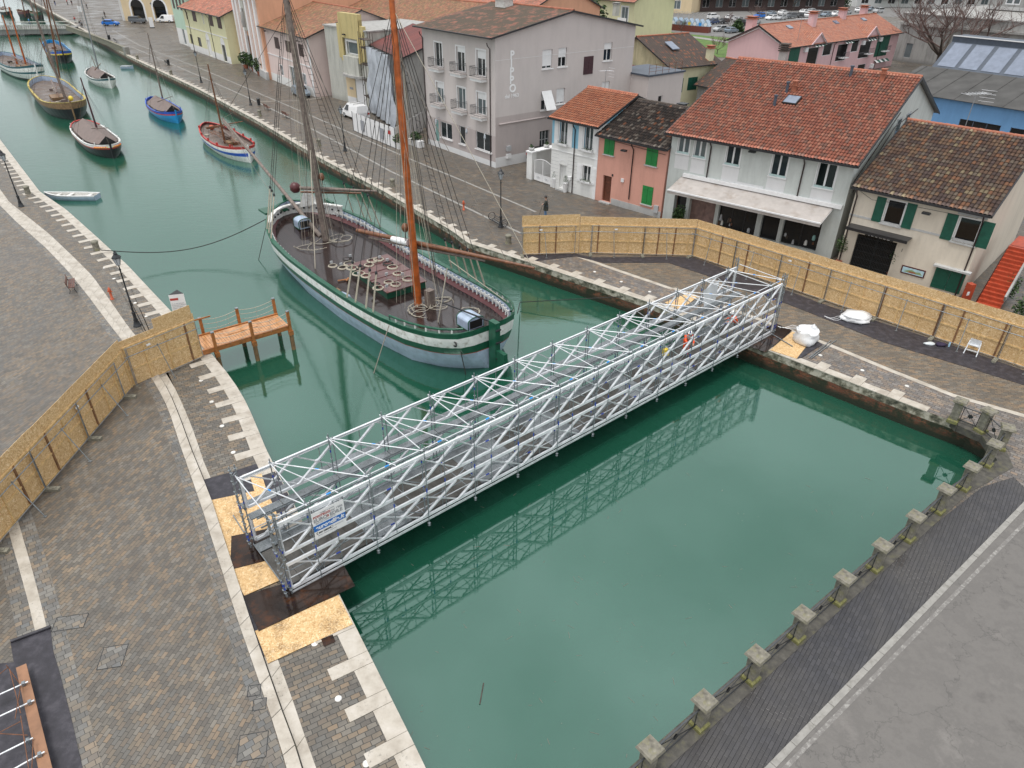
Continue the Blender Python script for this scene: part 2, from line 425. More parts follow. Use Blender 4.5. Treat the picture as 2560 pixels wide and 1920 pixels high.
M['ground'] = simple('far_ground', (.15, .145, .135), .85, var=.2, scale=.1, world=True)
M['grass'] = simple('lawn', (.085, .15, .03), .9, var=.3, scale=.7, world=True, bump=.3)
M['kerb'] = simple('kerb_stone', (.27, .26, .24), .6, var=.15, scale=3, world=True, dirt=((.16, .15, .13), 4, .7))
def m_line():
    t = NT('worn_road_line'); p = t.pos(); g = t.noise(p, 5, 6, .75)
    f = t.n('MapRange', {0: g, 1: .48, 2: .62, 3: 0.0, 4: 1.0}).outputs[0]
    c = t.mix(f, (.165, .155, .145), (.30, .29, .27)); return t.out(c, .6)
M['road_line'] = m_line()
def m_tile(name, cols, lichen=None, rough=.75, flat=False, joint=.12, wet=0):
    t = NT(name); uv = t.n('UVMap', uv_map='tile').outputs[0]
    u, v, _ = t.sep(uv)[:3]
    wn = t.n('TexWhiteNoise', {'Vector': t.comb(t.math('FLOOR', u), t.math('FLOOR', v), 0.0)}, noise_dimensions='2D').outputs['Value']
    c = t.ramp(wn, cols, 'CONSTANT' if len(cols) > 4 else 'LINEAR')
    p = t.pos(); n = t.noise(p, 1.2, 5, .65)
    c = t.mix(t.math('MULTIPLY', n, .35), c, tuple(x*.45 for x in cols[0][1]))
    if lichen:
        g = t.noise(p, lichen[1], 6, .7); g = t.n('MapRange', {0: g, 1: lichen[2], 2: lichen[2]+.14, 3: 0.0, 4: lichen[3]}).outputs[0]
        c = t.mix(g, c, lichen[0])
    fu = t.math('FRACT', u); fv = t.math('FRACT', v)
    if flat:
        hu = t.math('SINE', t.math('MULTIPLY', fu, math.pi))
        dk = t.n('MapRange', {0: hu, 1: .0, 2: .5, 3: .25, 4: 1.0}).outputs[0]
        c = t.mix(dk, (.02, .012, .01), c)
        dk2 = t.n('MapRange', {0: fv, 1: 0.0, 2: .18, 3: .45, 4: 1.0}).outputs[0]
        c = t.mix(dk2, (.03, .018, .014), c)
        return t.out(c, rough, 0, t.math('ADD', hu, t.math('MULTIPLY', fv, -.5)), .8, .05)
    dk2 = t.n('MapRange', {0: fv, 1: .0, 2: .10, 3: .35, 4: 1.0}).outputs[0]
    c = t.mix(dk2, (.02, .012, .01), c)
    dk = t.n('MapRange', {0: t.math('ABSOLUTE', t.math('SUBTRACT', fu, .5)), 1: .34, 2: .5, 3: 1.0, 4: .18}).outputs[0]
    c = t.mix(dk, (.018, .01, .008), c)
    return t.out(c, rough, 0, t.noise(p, 30, 3), .2, .01)
T_RED = [(0, (.46, .15, .09)), (.18, (.38, .13, .085)), (.3, (.54, .20, .125)), (.45, (.42, .17, .115)), (.56, (.28, .14, .10)), (.66, (.50, .165, .10)), (.8, (.34, .18, .13)), (.9, (.58, .24, .15))]
T_OLD = [(0, (.15, .085, .06)), (.15, (.20, .12, .08)), (.28, (.11, .075, .065)), (.42, (.18, .13, .10)), (.54, (.25, .155, .095)), (.64, (.13, .09, .08)), (.76, (.21, .165, .125)), (.88, (.30, .145, .08)), (.95, (.33, .26, .16))]
T_BLK = [(0, (.045, .033, .028)), (.2, (.075, .055, .045)), (.4, (.03, .025, .022)), (.58, (.13, .10, .08)), (.72, (.055, .038, .03)), (.86, (.20, .17, .14)), (.95, (.26, .10, .05))]
T_ORG = [(0, (.46, .17, .095)), (.3, (.52, .205, .115)), (.55, (.40, .145, .085)), (.7, (.46, .21, .13)), (.85, (.53, .19, .10))]
M['tile_red'] = m_tile('red_roof_tiles', [(p_, (c_[0]*.86, c_[1]*.9, c_[2]*.95)) for p_, c_ in T_RED], ((.07, .06, .03), 2.5, .62, .6))
M['tile_old'] = m_tile('old_mixed_roof_tiles', T_OLD, ((.20, .18, .14), 6, .62, .5))
M['tile_black'] = m_tile('blackened_roof_tiles', T_BLK)
M['tile_orange'] = m_tile('orange_roof_tiles', T_ORG)
M['tile_moss'] = m_tile('mossy_roof_tiles', [(p_, tuple(x*.72 for x in c_)) for p_, c_ in T_RED], ((.065, .050, .028), .9, .36, .95), flat=True)
M['tile_redf'] = m_tile('red_tiles_far', T_RED, ((.09, .075, .04), .8, .5, .7), flat=True)
M['tile_orgf'] = m_tile('orange_tiles_far', [(p_, (c_[0]*.82, c_[1]*.86, c_[2]*.95)) for p_, c_ in T_ORG], flat=True)
M['tile_brn'] = m_tile('brown_moss_tiles_far', [(0, (.05, .032, .025)), (.4, (.07, .045, .032)), (.8, (.055, .033, .025)), (.95, (.2, .07, .03))], ((.05, .05, .02), .5, .55, .6), flat=True)
M['tile_dkred'] = m_tile('dark_red_sheet_far', [(0, (.16, .04, .034)), (.5, (.22, .06, .05)), (.9, (.14, .04, .035))], flat=True)
M['tile_tan'] = m_tile('weathered_tan_tiles_far', [(0, (.30, .12, .065)), (.3, (.22, .11, .06)), (.5, (.38, .17, .09)), (.7, (.18, .10, .055)), (.85, (.34, .2, .1))], ((.16, .13, .05), .9, .5, .8), flat=True)
def wall(name, col, dirt=.25, var=.08, rough=.85):
    t = NT(name); p = t.pos(); z = t.sep(p)[2]
    n = t.noise(p, .5, 5, .6); c = t.mix(n, tuple(x*(1-var) for x in col), tuple(min(1, x*(1+var)) for x in col))
    s = t.noise(t.mapv(p, 0, (1, 1, .18)), 1.6, 5, .65)
    s = t.n('MapRange', {0: s, 1: .45, 2: .7, 3: 0.0, 4: min(.8, dirt*1.15)}).outputs[0]
    n2 = t.noise(p, 4.5, 6, .7); n2 = t.n('MapRange', {0: n2, 1: .52, 2: .72, 3: 0.0, 4: min(.5, dirt)}).outputs[0]; c = t.mix(n2, c, tuple(x*.72 for x in col))
    c = t.mix(s, c, tuple(x*.55 for x in col))
    lo = t.n('MapRange', {0: z, 1: 0.0, 2: .8, 3: dirt*1.2, 4: 0.0}).outputs[0]
    c = t.mix(lo, c, tuple(x*.55 for x in col))
    return t.out(c, rough, 0, t.noise(p, 12, 3), .12, .02)
for k_, c_, d_ in (('w_mauve', (.55, .50, .48), .12), ('w_mauve_dk', (.44, .385, .37), .15), ('w_blue', (.25, .50, .64), .15), ('w_white', (.72, .72, .70), .2),
                ('w_salmon', (.62, .32, .25), .2), ('w_greygreen', (.56, .59, .565), .3), ('w_cream', (.66, .59, .49), .25), ('w_yellow', (.62, .59, .40), .2),
                ('w_yellow_stained', (.50, .47, .30), .75), ('w_pink', (.66, .44, .45), .15), ('w_palepink', (.70, .57, .53), .2), ('w_peach', (.66, .36, .23), .2),
                ('w_lemon', (.68, .66, .42), .15), ('w_mint', (.45, .60, .48), .15), ('w_sand', (.66, .53, .34), .15), ('w_ochre', (.52, .43, .20), .5),
                ('w_stoneblock', (.48, .48, .43), .55), ('w_concrete', (.36, .355, .34), .8), ('w_industrial', (.15, .32, .56), .2), ('w_panel', (.68, .68, .68), .1), ('w_plinth', (.48, .48, .47), .4)):
    M[k_] = wall(k_, c_, d_)
def m_glass(name, col, rough=.06):
    t = NT(name); n = t.noise(t.obj(), 1.3, 3); c = t.mix(n, tuple(x*.5 for x in col), col); return t.out(c, rough, 0, spec=.6)
M['glass'] = m_glass('dark_window_glass', (.03, .04, .045)); M['glass_grey'] = m_glass('grey_window_glass', (.17, .21, .22))
M['glass_black'] = m_glass('black_window_glass', (.012, .013, .015)); M['glass_teal'] = m_glass('teal_glass', (.25, .45, .42))
M['glass_sky'] = m_glass('rooflight_glass', (.24, .28, .36), .12)
M['trim_white'] = simple('trim_white', (.74, .74, .74), .55, var=.05)
M['trim_grey'] = simple('trim_grey', (.40, .41, .42), .6, var=.1)
M['sh_green'] = simple('green_shutter', (.015, .20, .045), .5, var=.15)
M['sh_dkgreen'] = simple('dark_green_shutter', (.008, .085, .055), .5, var=.2)
M['sh_brown'] = simple('brown_shutter', (.07, .04, .035), .55, var=.2)
M['sh_maroon'] = simple('maroon_shutter', (.06, .022, .028), .55, var=.2)
M['wood_door'] = simple('wood_door', (.11, .035, .018), .4, var=.3)
M['pink_door'] = simple('weathered_pink_door', (.26, .17, .15), .7, var=.25)
M['gutter'] = simple('gutter_metal', (.035, .035, .038), .4, .3)
M['pipe'] = simple('downpipe', (.045, .03, .03), .4, .3)
M['awning'] = simple('awning_canvas', (.42, .385, .36), .8, var=.12, scale=1.5, dirt=((.28, .23, .19), 1, .8))
M['leaf'] = simple('leaf_green', (.05, .10, .02), .6, var=.5, scale=6)
M['leaf_dark'] = simple('leaf_dark', (.022, .05, .018), .6, var=.5, scale=6)
M['flower'] = simple('white_flowers', (.75, .75, .7), .7)
M['twig'] = simple('bare_twigs', (.13, .085, .075), .85, var=.3)
M['bark'] = simple('bark', (.07, .055, .045), .9, var=.4, scale=8)
M['terracotta'] = simple('terracotta', (.33, .115, .065), .7, var=.2)
M['stair_red'] = simple('red_stair_paint', (.38, .06, .025), .45, var=.2)
M['plastic_white'] = simple('white_sheeting', (.62, .66, .68), .35, var=.2, scale=.8, bump=.5, bscale=2)
M['sheet_grey'] = simple('grey_sheeting', (.42, .45, .49), .4, var=.25, scale=.8, bump=.6, bscale=2)
M['banner'] = simple('banner_white', (.80, .80, .80), .5, var=.03)
M['banner_blue'] = simple('banner_blue', (.01, .14, .48), .5)
M['ink_red'] = simple('ink_red', (.40, .05, .04), .6); M['ink_grey'] = simple('ink_grey', (.28, .29, .31), .6); M['ink_black'] = simple('ink_black', (.02, .02, .02), .6)
M['jeans'] = simple('blue_jeans', (.12, .22, .38), .8); M['coat'] = simple('dark_olive_coat', (.03, .035, .03), .8)
M['roof_felt'] = simple('roof_felt', (.07, .068, .065), .85, var=.25, scale=.6)
M['anthracite'] = simple('anthracite_metal', (.06, .075, .10), .5, var=.15)
# ---------------------------------------------------------------- terrain: quays, streets, water
def xy(p): return (p[0], p[1])
LQ = [at((x, y)) for x, y in [(0,350),(98,479),(165,525),(243,595),(318,664),(388,739),(428,781),(500,855),(536,896),(567,934),(591,968),(615,1009),(636,1057),(663,1123),(883,1561),(1060,1917)]]
LQ = [Vector((-340, 455, 0)), Vector((-140, 188, 0))] + LQ[0:]
# left quay meets the basin wall
fd = Vector((.786, .618, 0)); F0 = Vector((5.78, 12.41, 0))        # direction of the basin railing
corner = Vector((-.55, 7.72, 0))
LQ.append(corner)
RQ = [at(p) for p in [(2333,1035),(1920,876),(1618,754),(1327,657),(1170,607),(1131,577)]]
RQ += [at(zB(*p)) for p in [(1270,1150+130),(640,1010),(230,840)]]
RQ = RQ[:6] + [at(p) for p in [(960,478),(800,395),(640,300),(500,225),(320,140),(185,62)]]
RQ += [Vector((-165, 272, 0)), Vector((-330, 500, 0))]
def P_(*a): return Vector((*a, 0))
CUR = [P_(21.29,29.11), P_(22.6,28.0), P_(23.2,26.9), P_(23.1,26.0), P_(22.2,24.9), P_(20.5,23.65)]   # rounded corner at the basin end
BW = [F0+fd*t for t in (-7.9, 0, 8, 17.2)]
# near/right land = railing line to the right quay, left land = beyond the left quay
gm = MB()
right_poly = [(900, -60)] + [(900, 700), (-330, 700)] + [xy(p) for p in RQ[::-1]] + [xy(p) for p in CUR[1:]] + [xy(BW[2]), xy(BW[1]), xy(corner), (-.4, -60)]
left_poly = [xy(p) for p in LQ[::-1]] + [(-340, 700), (-700, 700), (-700, -60), (-.42, -60)]
def tri_fill(poly, z, mat, name=None, m=0):
    from mathutils.geometry import tessellate_polygon
    vs = [Vector((p[0], p[1], z)) for p in poly]
    tris = tessellate_polygon([vs])
    mb = MB()
    for a, b, c in tris:
        n = (vs[b]-vs[a]).cross(vs[c]-vs[a])
        mb.add([vs[a], vs[b], vs[c]], [(0, 1, 2) if n.z > 0 else (0, 2, 1)], m)
    return mb
def sheet(name, poly, z, mat, kind='structure'):
    o = tri_fill(poly, z, mat).build(name, mat)
    if kind: o['kind'] = kind
    return o
sheet('ground', right_poly, 0.0, M['pave_street'])
sheet('left_bank', left_poly, 0.0, M['pave_piazza'])
# water
wm = MB(); wm.face([(-700, -60, ZW), (900, -60, ZW), (900, 700, ZW), (-700, 700, ZW)])
struct('harbour_water', wm, M['water'])
# quay walls
wl = MB()
def walls(line, flip=False, dz=(0, -2.6)):
    for a, b in zip(line[:-1], line[1:]):
        q = [(a.x, a.y, dz[1]), (b.x, b.y, dz[1]), (b.x, b.y, dz[0]), (a.x, a.y, dz[0])]
        wl.face(q[::-1] if flip else q)
walls([corner]+BW[1:3]+CUR[::-1]+RQ[1:]); walls(LQ, True)
struct('quay_wall', wl, M['quaywall'])
# quay edge stones with header teeth
def offset_line(line, d):
    out = []
    for i, p in enumerate(line):
        a = line[max(i-1, 0)]; b = line[min(i+1, len(line)-1)]
        t = (b-a).normalized(); n = Vector((-t.y, t.x, 0)); out.append(p+n*d)
    return out
def arclen(line):
    s = [0]
    for a, b in zip(line[:-1], line[1:]): s.append(s[-1]+(b-a).length)
    return s
def along(line, S, s):
    for i in range(len(line)-1):
        if s <= S[i+1] or i == len(line)-2:
            t = (s-S[i])/(S[i+1]-S[i]); p = line[i].lerp(line[i+1], t); d = (line[i+1]-line[i]).normalized()
            return p, d
def edging(name, line, side, w=.55, tooth=1.12, tw=.48, pitch=1.62, z=.022, s0=0.0, s1=None):
    S = arclen(line); s1 = s1 or S[-1]
    mb = MB(); s = s0; rnd = random.Random(3)
    def quad(sa, sb, da, db, zz, seam=.008):
        pa, ta = along(line, S, sa+seam); pb, tb = along(line, S, sb-seam)
        na = Vector((-ta.y, ta.x, 0))*side; nb = Vector((-tb.y, tb.x, 0))*side
        q = [pa-na*(-da), pb+nb*da, pb+nb*db, pa+na*db]
        q = [pa+na*da, pb+nb*da, pb+nb*db, pa+na*db]
        for p in q: p.z = zz
        if (q[1]-q[0]).cross(q[2]-q[1]).z < 0: q = q[::-1]
        mb.hexa([Vector((p.x, p.y, -.02)) for p in q]+q)
    while s < s1:
        quad(s, min(s+pitch-tw, s1), -.035, w, z+rnd.uniform(0, .004))
        if s+pitch < s1: quad(s+pitch-tw, s+pitch, -.035, tooth, z+.003+rnd.uniform(0, .004))
        s += pitch
    return struct(name, mb, M['trav'])
LQv = LQ[1:]
edging('quay_edge_left', LQv, -1, .62, 1.35, .50, 1.62, s0=.2)
RQv = RQ[:14]
edging('quay_edge_right', RQv, -1, .50, .98, .62, 2.0, s0=.3)
# left quay: paving strip between the edge and the two travertine bands (a step up to the piazza)
bandL = [zI(0,600),zI(140,740),zI(400,970),zI(590,1170),zI(760,1380),zI(940,1620)] + [zJ(1095,700),zJ(1190,860),zJ(1250,1010),zJ(1300,1170),zJ(1370,1370),zJ(1470,1659)] + [zM(0,440),zM(110,750),zM(240,1130),zM(330,1400),zM(400,1650)]
bandM = [zI(0,520),zI(200,690),zI(420,930),zI(620,1140),zI(800,1350),zI(1020,1640)] + [zJ(1135,660),zJ(1220,790),zJ(1300,980),zJ(1390,1230),zJ(1460,1400),zJ(1540,1600)] + [zM(130,500),zM(200,710),zM(290,960),zM(390,1250),zM(460,1420),zM(530,1650)]
bandR = [zI(0,460),zI(80,570),zI(230,690),zI(430,850),zI(640,1050),zI(800,1210),zI(950,1420),zI(1110,1650)] + [zJ(1190,650),zJ(1270,780),zJ(1340,930),zJ(1420,1130),zJ(1470,1290),zJ(1525,1420)] + [zM(330,730),zM(430,1000),zM(545,1340),zM(655,1650)]
ZP = .15
bL = [at(p, ZP) for p in bandL]; bM = [at(p, ZP) for p in bandM]; bR = [at(p) for p in bandR]
def ext(line, k=14):
    a, b = line[0], line[1]; line.insert(0, a+(a-b).normalized()*60)
    a, b = line[-1], line[-2]; line.append(a+(a-b).normalized()*k); return line
for l_ in (bL, bM, bR): ext(l_)
def resample(line, n=60):
    S = arclen(line); return [along(line, S, S[-1]*i/n)[0] for i in range(n+1)]
def ribbon(name, A, B, z, mat, drop=None, gap=0.0):
    N = 60 if not gap else 104
    A = resample(A, N); B = resample(B, N); mb = MB()
    for i in range(N):
        q = [A[i], A[i+1], B[i+1], B[i]]
        if gap and i % 1 == 0:
            e = (A[i+1]-A[i]).normalized()*gap; q = [A[i]+e, A[i+1], B[i+1], B[i]+e]
        q = [Vector((p.x, p.y, z)) for p in q]
        if (q[1]-q[0]).cross(q[2]-q[1]).z < 0: q = q[::-1]
        mb.face(q)
        if drop is not None:
            a, b = B[i], B[i+1]; f = [(a.x, a.y, drop), (b.x, b.y, drop), (b.x, b.y, z), (a.x, a.y, z)]
            mb.face(f[::-1], 1)
    return struct(name, mb, [mat, M['coping_stone']])
bMi = [p+Vector((.0, 0, 0)) for p in bM]
ribbon('step_band_upper', bL, bM, ZP+.004, M['trav'], drop=0, gap=.022)
bMs = offset_line(bM, .045)
ribbon('step_joint', bM, bR, .005, M['coping_stone'])
ribbon('step_band_lower', bMs if (bMs[5]-bR[5]).length < (bM[5]-bR[5]).length else offset_line(bM, -.045), bR, .008, M['trav'], gap=.022)
# piazza at step height
pz = [xy(p) for p in bL] + [(-50, -60), (-300, -60), (-300, 160)]
bl2 = [Vector((p.x-.0, p.y, 0)) for p in bL]
piazza = [xy(p) for p in resample(bL)] + [(4, -40), (-250, -60), (-250, 140)]
sheet('piazza', piazza, ZP, M['pave_piazza'])
# narrow border course along the upper band
bo = offset_line(resample(bL), -.42); bo2 = offset_line(resample(bL), -.02)
ribbon('border_course', bo, bo2, ZP+.004, M['pave_border'])
# quay strip
LQa = [p for p in LQ[2:]]
strip = [xy(p) for p in resample(bR)] + [xy(p) for p in offset_line(LQa, -.1)[::-1]]
ribbon('quay_strip', bR, [p for p in offset_line([LQ[1]]+LQa, -.1)], .004, M['pave_quay'])
# pale gutter band at the far left of the piazza
g0 = [at(p, ZP) for p in [zL(80,0), zL(140,210), zL(200,430), zL(250,640)]]; g1 = [at(p, ZP) for p in [zL(172,0), zL(230,200), zL(290,430), zL(335,615)]]
g0 = [g0[0]+(g0[0]-g0[1]).normalized()*6]+g0; g1 = [g1[0]+(g1[0]-g1[1]).normalized()*6]+g1
g0.append(g0[-1]+(g0[-1]-g0[-2]).normalized()*9); g1.append(g1[-1]+(g1[-1]-g1[-2]).normalized()*9)
ribbon('gutter_band', g0, g1, ZP+.006, M['trav'])
ribbon('gutter_border_left', offset_line(g0, -.5), g0, ZP+.004, M['pave_border'])
ribbon('gutter_border_right', g1, offset_line(g1, .5), ZP+.004, M['pave_border'])
# right bank: pale lines and work-site paving
def line_strip(name, pts, w, z=.012, mat=None):
    pts = [at(p) if not isinstance(p, Vector) else p for p in pts]
    A = offset_line(pts, w/2); B = offset_line(pts, -w/2); mb = MB()
    for i in range(len(pts)-1):
        q = [A[i], A[i+1], B[i+1], B[i]]; q = [Vector((p.x, p.y, z)) for p in q]
        if (q[1]-q[0]).cross(q[2]-q[1]).z < 0: q = q[::-1]
        mb.face(q)
    return struct(name, mb, mat or M['trav'])
l1 = [(330,118),zB(0,660),zB(450,860),zB(900,1080),zB(1300,1290),zH(1100,90),zH(1270,170),zH(1830,440),zH(2090,560)]
l2 = [zA(970,260),zA(1200,390),zB(0,590),zB(880,965),zB(1300,1150),zH(1260,0),zH(1650,160),zH(2212,400)]
line_strip('paving_line_inner', l1, .24, mat=M['kerb']); line_strip('paving_line_outer', l2, .24, mat=M['kerb'])
l3 = [zF(500,1110),zF(900,1250),zF(1310,1390),zN(640,350),zO(520,420),zO(1100,660),zO(1600,860),zO(2212,1035),(2760,1105)]
line_strip('paving_line_site', l3, .34)
for i, pp_ in enumerate([[zA(1440,575),zA(1990,560)],[zB(430,880),zB(860,870),zB(1090,840)]]): line_strip('paving_line_cross', pp_, .2)
site = [xy(at(p)) for p in [zF(60,1150),zF(480,1085),zF(1480,1110),(2180,795),(2560,922),(2900,1040),(2800,1130),zO(2212,1050)]] + [xy(p) for p in [P_(25,27.4), P_(21.4,29.5)]] + [xy(p) for p in RQ[1:5]]
sheet('site_paving', site, .004, M['pave_site'])
l3w = [at(p) for p in l3]
_k0 = at((2520,1295)); _k1 = at((1911,1920)); _e = (_k0-_k1).normalized()
sp = [xy(p) for p in offset_line(l3w, 0)] + [xy(_k0+_e*14+V(-.2, .2, 0)), xy(_k0+_e*4+V(-.2, .2, 0)), xy(P_(23.4,26.6)), xy(P_(22.3,28.2))] + [xy(p) for p in RQ[:4]] + [xy(at(zF(240,1130)))]
sheet('quay_strip_right', sp, .006, M['pave_strip'])
# black membranes on the ground
def membrane(name, pts, z, label, cat='membrane', mat='felt', solid=.01, group=None):
    poly = [xy(at(p, z)) for p in pts]; mb = MB(); mb.prism(poly, z, z+solid, 0)
    return single(name, mb, M[mat], label, cat, group=group)
membrane('ground_membrane', [zF(60,1160),zF(20,1100),zF(110,1095),zF(480,1085),zF(620,1118),zF(1290,1112),zF(1500,1120),zF(1760,1215),zF(2212,1370),zO(560,100),zO(900,205),zO(1600,430),zO(2212,645),(2620,950),(2640,995),zO(2212,770),zO(1600,580),zO(1000,400),zO(160,65),zF(1900,1390),zF(1600,1270),zF(1280,1165),zF(720,1165),zF(480,1110)], .014,
         'long black membrane strip lying along the foot of the right chipboard hoarding')
# ---- basin edge: sidewalk, kerb, road
k0 = at((2520,1295)); k1 = at((1911,1920)); kd = (k0-k1).normalized(); kn = Vector((kd.y, -kd.x, 0))
ka = k1-kd*14; kb = k0+kd*40
wa = corner-fd*8; 
side = [xy(F0-fd*14-Vector((-.1, .1, 0))), xy(BW[2]), xy(P_(20.6,23.5)), xy(P_(22.4,24.2)), xy(P_(25,24.0)), xy(k0+kd*2.5+Vector((-.0, .0, 0))), xy(ka)]
sheet('basin_sidewalk', side, .004, M['pave_dark'])
pave2 = [xy(P_(20.8,23.6)), xy(P_(22.4,24.8)), xy(P_(23.3,25.9)), xy(P_(23.4,26.9)), xy(k0+kd*9-kn*.1), xy(k0+kd*2.5-kn*.1), xy(P_(22.4,24.2))]
sheet('corner_paving', pave2, .0095, M['pave_strip'])
km = MB(); s = -14.0; rnd = random.Random(5)
while s < 56:
    a = k1+kd*s; L_ = 1.02
    km.box(Vector((a.x, a.y, -.1)), kd*(L_-.015), kn*.20, Vector((0, 0, .115+rnd.uniform(0, .006)))); s += L_
struct('kerb', km, M['kerb'])
road = [xy(ka+kn*.2), xy(kb+kn*.2), xy(kb+kn*30), xy(ka+kn*30)]
sheet('road', road, .003, M['asphalt'])
w0 = at((2520,1350)); w1 = at((1963,1920)); wd = (w0-w1).normalized()
line_strip('road_edge_line', [w1-wd*14, w0+wd*20], .13, .008, M['road_line'])
# far surfaces behind the houses
sheet('car_park', [xy(at(p)) for p in [zD(280,300), zD(420,215), zD(560,120), (2200,10), (2640,10), (2640,120), zE(1130,150), zE(900,140), zD(1400,250), zD(1120,320), zD(700,300)]], .02, M['asphalt_far'])
sheet('lawn', [xy(at(p)) for p in [zD(680,285), zD(1140,350), zD(1130,500), zD(860,490), zD(560,330)]], .04, M['grass'])
sheet('lawn_verge', [xy(at(p)) for p in [zD(280,280), zD(420,255), zD(700,290), zD(1130,330), zD(1130,358), zD(640,310), zD(290,310)]], .045, M['grass'])
line_strip('park_path', [zD(640,300), zD(900,335), zD(1140,372)], 2.6, .06, M['kerb'])
# ---------------------------------------------------------------- scaffold footbridge
BY = R(40.608); bu = Vector((math.cos(BY), math.sin(BY), 0)); bv = Vector((-bu.y, bu.x, 0)); BO = Vector((-7.96, 17.148, 0))
def bp(u, v, z): return BO+bu*u+bv*v+Vector((0, 0, z))
br = thing('scaffold_footbridge', 'silver scaffold footbridge with crossed aluminium lattice sides spanning the canal', 'footbridge', bp(0, 1.6, 0))
BL = 31.15; BAY = 2.385; U0 = 1.27; stand = [U0+BAY*i for i in range(13)]
def girder(name, v, z0, z1, first=.42, ex=0):
    g = MB(); w = .075
    g.bar(bp(.15, v, z1), bp(BL-.15, v, z1), .07, .13, m=0); g.bar(bp(.15, v, z0), bp(BL-.15, v, z0), .07, .11, m=0)
    o = g.build(name, M['alu_white'], br)
    P = 1.787; n = 17; zm = (z0+z1)/2
    for i in range(n):
        c = first+P*(i+.5); a = c-P/2+.06; b = c+P/2-.06
        d = MB()
        d.bar(bp(a, v-.02, z0+.05), bp(b, v-.02, z1-.06), .07, .095, up=bv)
        d.bar(bp(a, v+.02, z1-.06), bp(b, v+.02, z0+.05), .04, .055, up=bv)
        d.cbox(bp(c, v, zm), .16, .10, .14, BY); d.build('cross_brace', M['alu'], o)
        d = MB(); d.tube(bp(c+.18, v+.06, z0), bp(c+.18, v+.06, z1), .017, n=5); d.build('upright_tube', M['galv'], o)
    for e in (.15, BL-.15):
        d = MB(); d.bar(bp(e, v, z0), bp(e, v, z1), .09, .09); d.build('end_post', M['alu'], o)
girder('lattice_girder', 0, .27, 1.42); girder('lattice_girder', 0, 1.95, 3.34)
girder('lattice_girder', 3.12, .27, 1.42); girder('lattice_girder', 3.12, 1.95, 3.34)
# standards with rosettes, spigots and blue clamps
def standard(u, v, z0=-.12, z1=3.78, ros=True, mb=None):
    m = MB(); m.tube(bp(u, v, z0), bp(u, v, z1), .024, n=6, m=0)
    z = z0+.2
    while ros and z < z1:
        m.lathe([(.05, -.005), (.062, 0), (.05, .005)], bp(u, v, z), 6, 0); z += .5
    for zz in (1.05, 1.68, 2.9):
        m.tube(bp(u, v, zz), bp(u, v, zz+.1), .031, n=6, m=1)
    return m
for i, u in enumerate(stand):
    for v in (.14, 2.98):
        m = standard(u, v); m.tube(bp(u+.17, v, .0), bp(u+.17, v, 3.6), .022, n=6, m=0)
        if v < 1:
            m.tube(bp(u, -.09, -.22), bp(u, -.09, 3.5), .018, n=5, m=0)
            m.lathe([(.03, -.1), (.07, -.08), (.03, -.06), (.03, .02), (.08, .04), (.03, .06)], bp(u, -.09, -.12), 7, 0)
            m.tube(bp(u, -.09, 1.55), bp(u, -.09, 1.75), .03, n=6, m=1)
            m.tube(bp(u+.9, -.07, .3), bp(u+.9, -.07, 3.3), .015, n=5, m=0); m.tube(bp(u+.9, -.07, 1.62), bp(u+.9, -.07, 1.78), .026, n=6, m=1)
        m.build('standard', [M['galv'], M['clamp']], br)
# end towers: clusters of standards on base plates
for u in (0, BL):
    for v in (0, 3.15):
        cl = MB()
        for du, dv in ((-.11, .08), (.09, .08), (.1, -.08), (-.12, -.1)):
            if (du, dv) == (.1, -.08) and v > 1: continue
            cl.tube(bp(u+du, v+dv, .08), bp(u+du, v+dv, 3.95), .026, n=7)
            z = .3
            while z < 3.9:
                cl.lathe([(.05, -.006), (.066, 0), (.05, .006)], bp(u+du, v+dv, z), 7); z += .5
            for z in (.45, .62, 2.1): cl.tube(bp(u+du, v+dv, z), bp(u+du, v+dv, z+.11), .033, n=6, m=1)
        for z in (.4, 1.0, 1.5, 2.0, 2.6, 3.2, 3.6):
            cl.tube(bp(u-.14, v-.1, z), bp(u+.12, v+.09, z+.03), .02, n=5)
        cl.build('tower_leg', [M['galv'], M['clamp']], br)
        pl = MB()
        for du, dv in ((-.12, .09), (.1, .09), (-.1, -.13)):
            pl.cbox(bp(u+du*1.25, v+dv*1.3, .035), .17, .17, .012, BY+.2); pl.tube(bp(u+du, v+dv, .03), bp(u+du, v+dv, .2), .018, n=6)
        pl.build('base_plate', M['galv'], br)
for u, v in ((1.25, 0), (BL-1.25, 0), (1.25, 3.15)):
    pl = MB(); pl.cbox(bp(u, v, .035), .2, .18, .012, BY); pl.tube(bp(u, v, .03), bp(u, v, .25), .02, n=6); pl.build('base_plate', M['galv'], br)
# top frame: transoms, zig-zag plan bracing and ledgers
al = [0]+stand+[BL]
for i, u in enumerate(al):
    t = MB(); t.tube(bp(u, 0, 3.56), bp(u, 3.12, 3.56), .024, n=6); t.build('transom', M['alu'], br)
    t = MB(); t.tube(bp(u, .1, .2), bp(u, 3.05, .2), .024, n=6); t.build('lower_transom', M['galv'], br)
for a, b in zip(al[:-1], al[1:]):
    t = MB(); t.tube(bp(a, 3.12, 3.52), bp(b, .05, 3.54), .024, n=6)
    mid = bp((a+b)/2, 1.6, 3.53); dd = (bp(b, .05, 3.54)-bp(a, 3.12, 3.52)).normalized()
    t.tube(mid-dd*.07, mid+dd*.07, .032, n=6, m=1); t.build('plan_brace', [M['alu'], M['clamp_light']], br)
    if a > 0 and b < BL:
        t = MB(); t.tube(bp(a, 3.12, 3.50), bp((a+b)/2, .02, 3.46), .021, n=6); t.build('plan_brace', [M['alu'], M['clamp_light']], br)
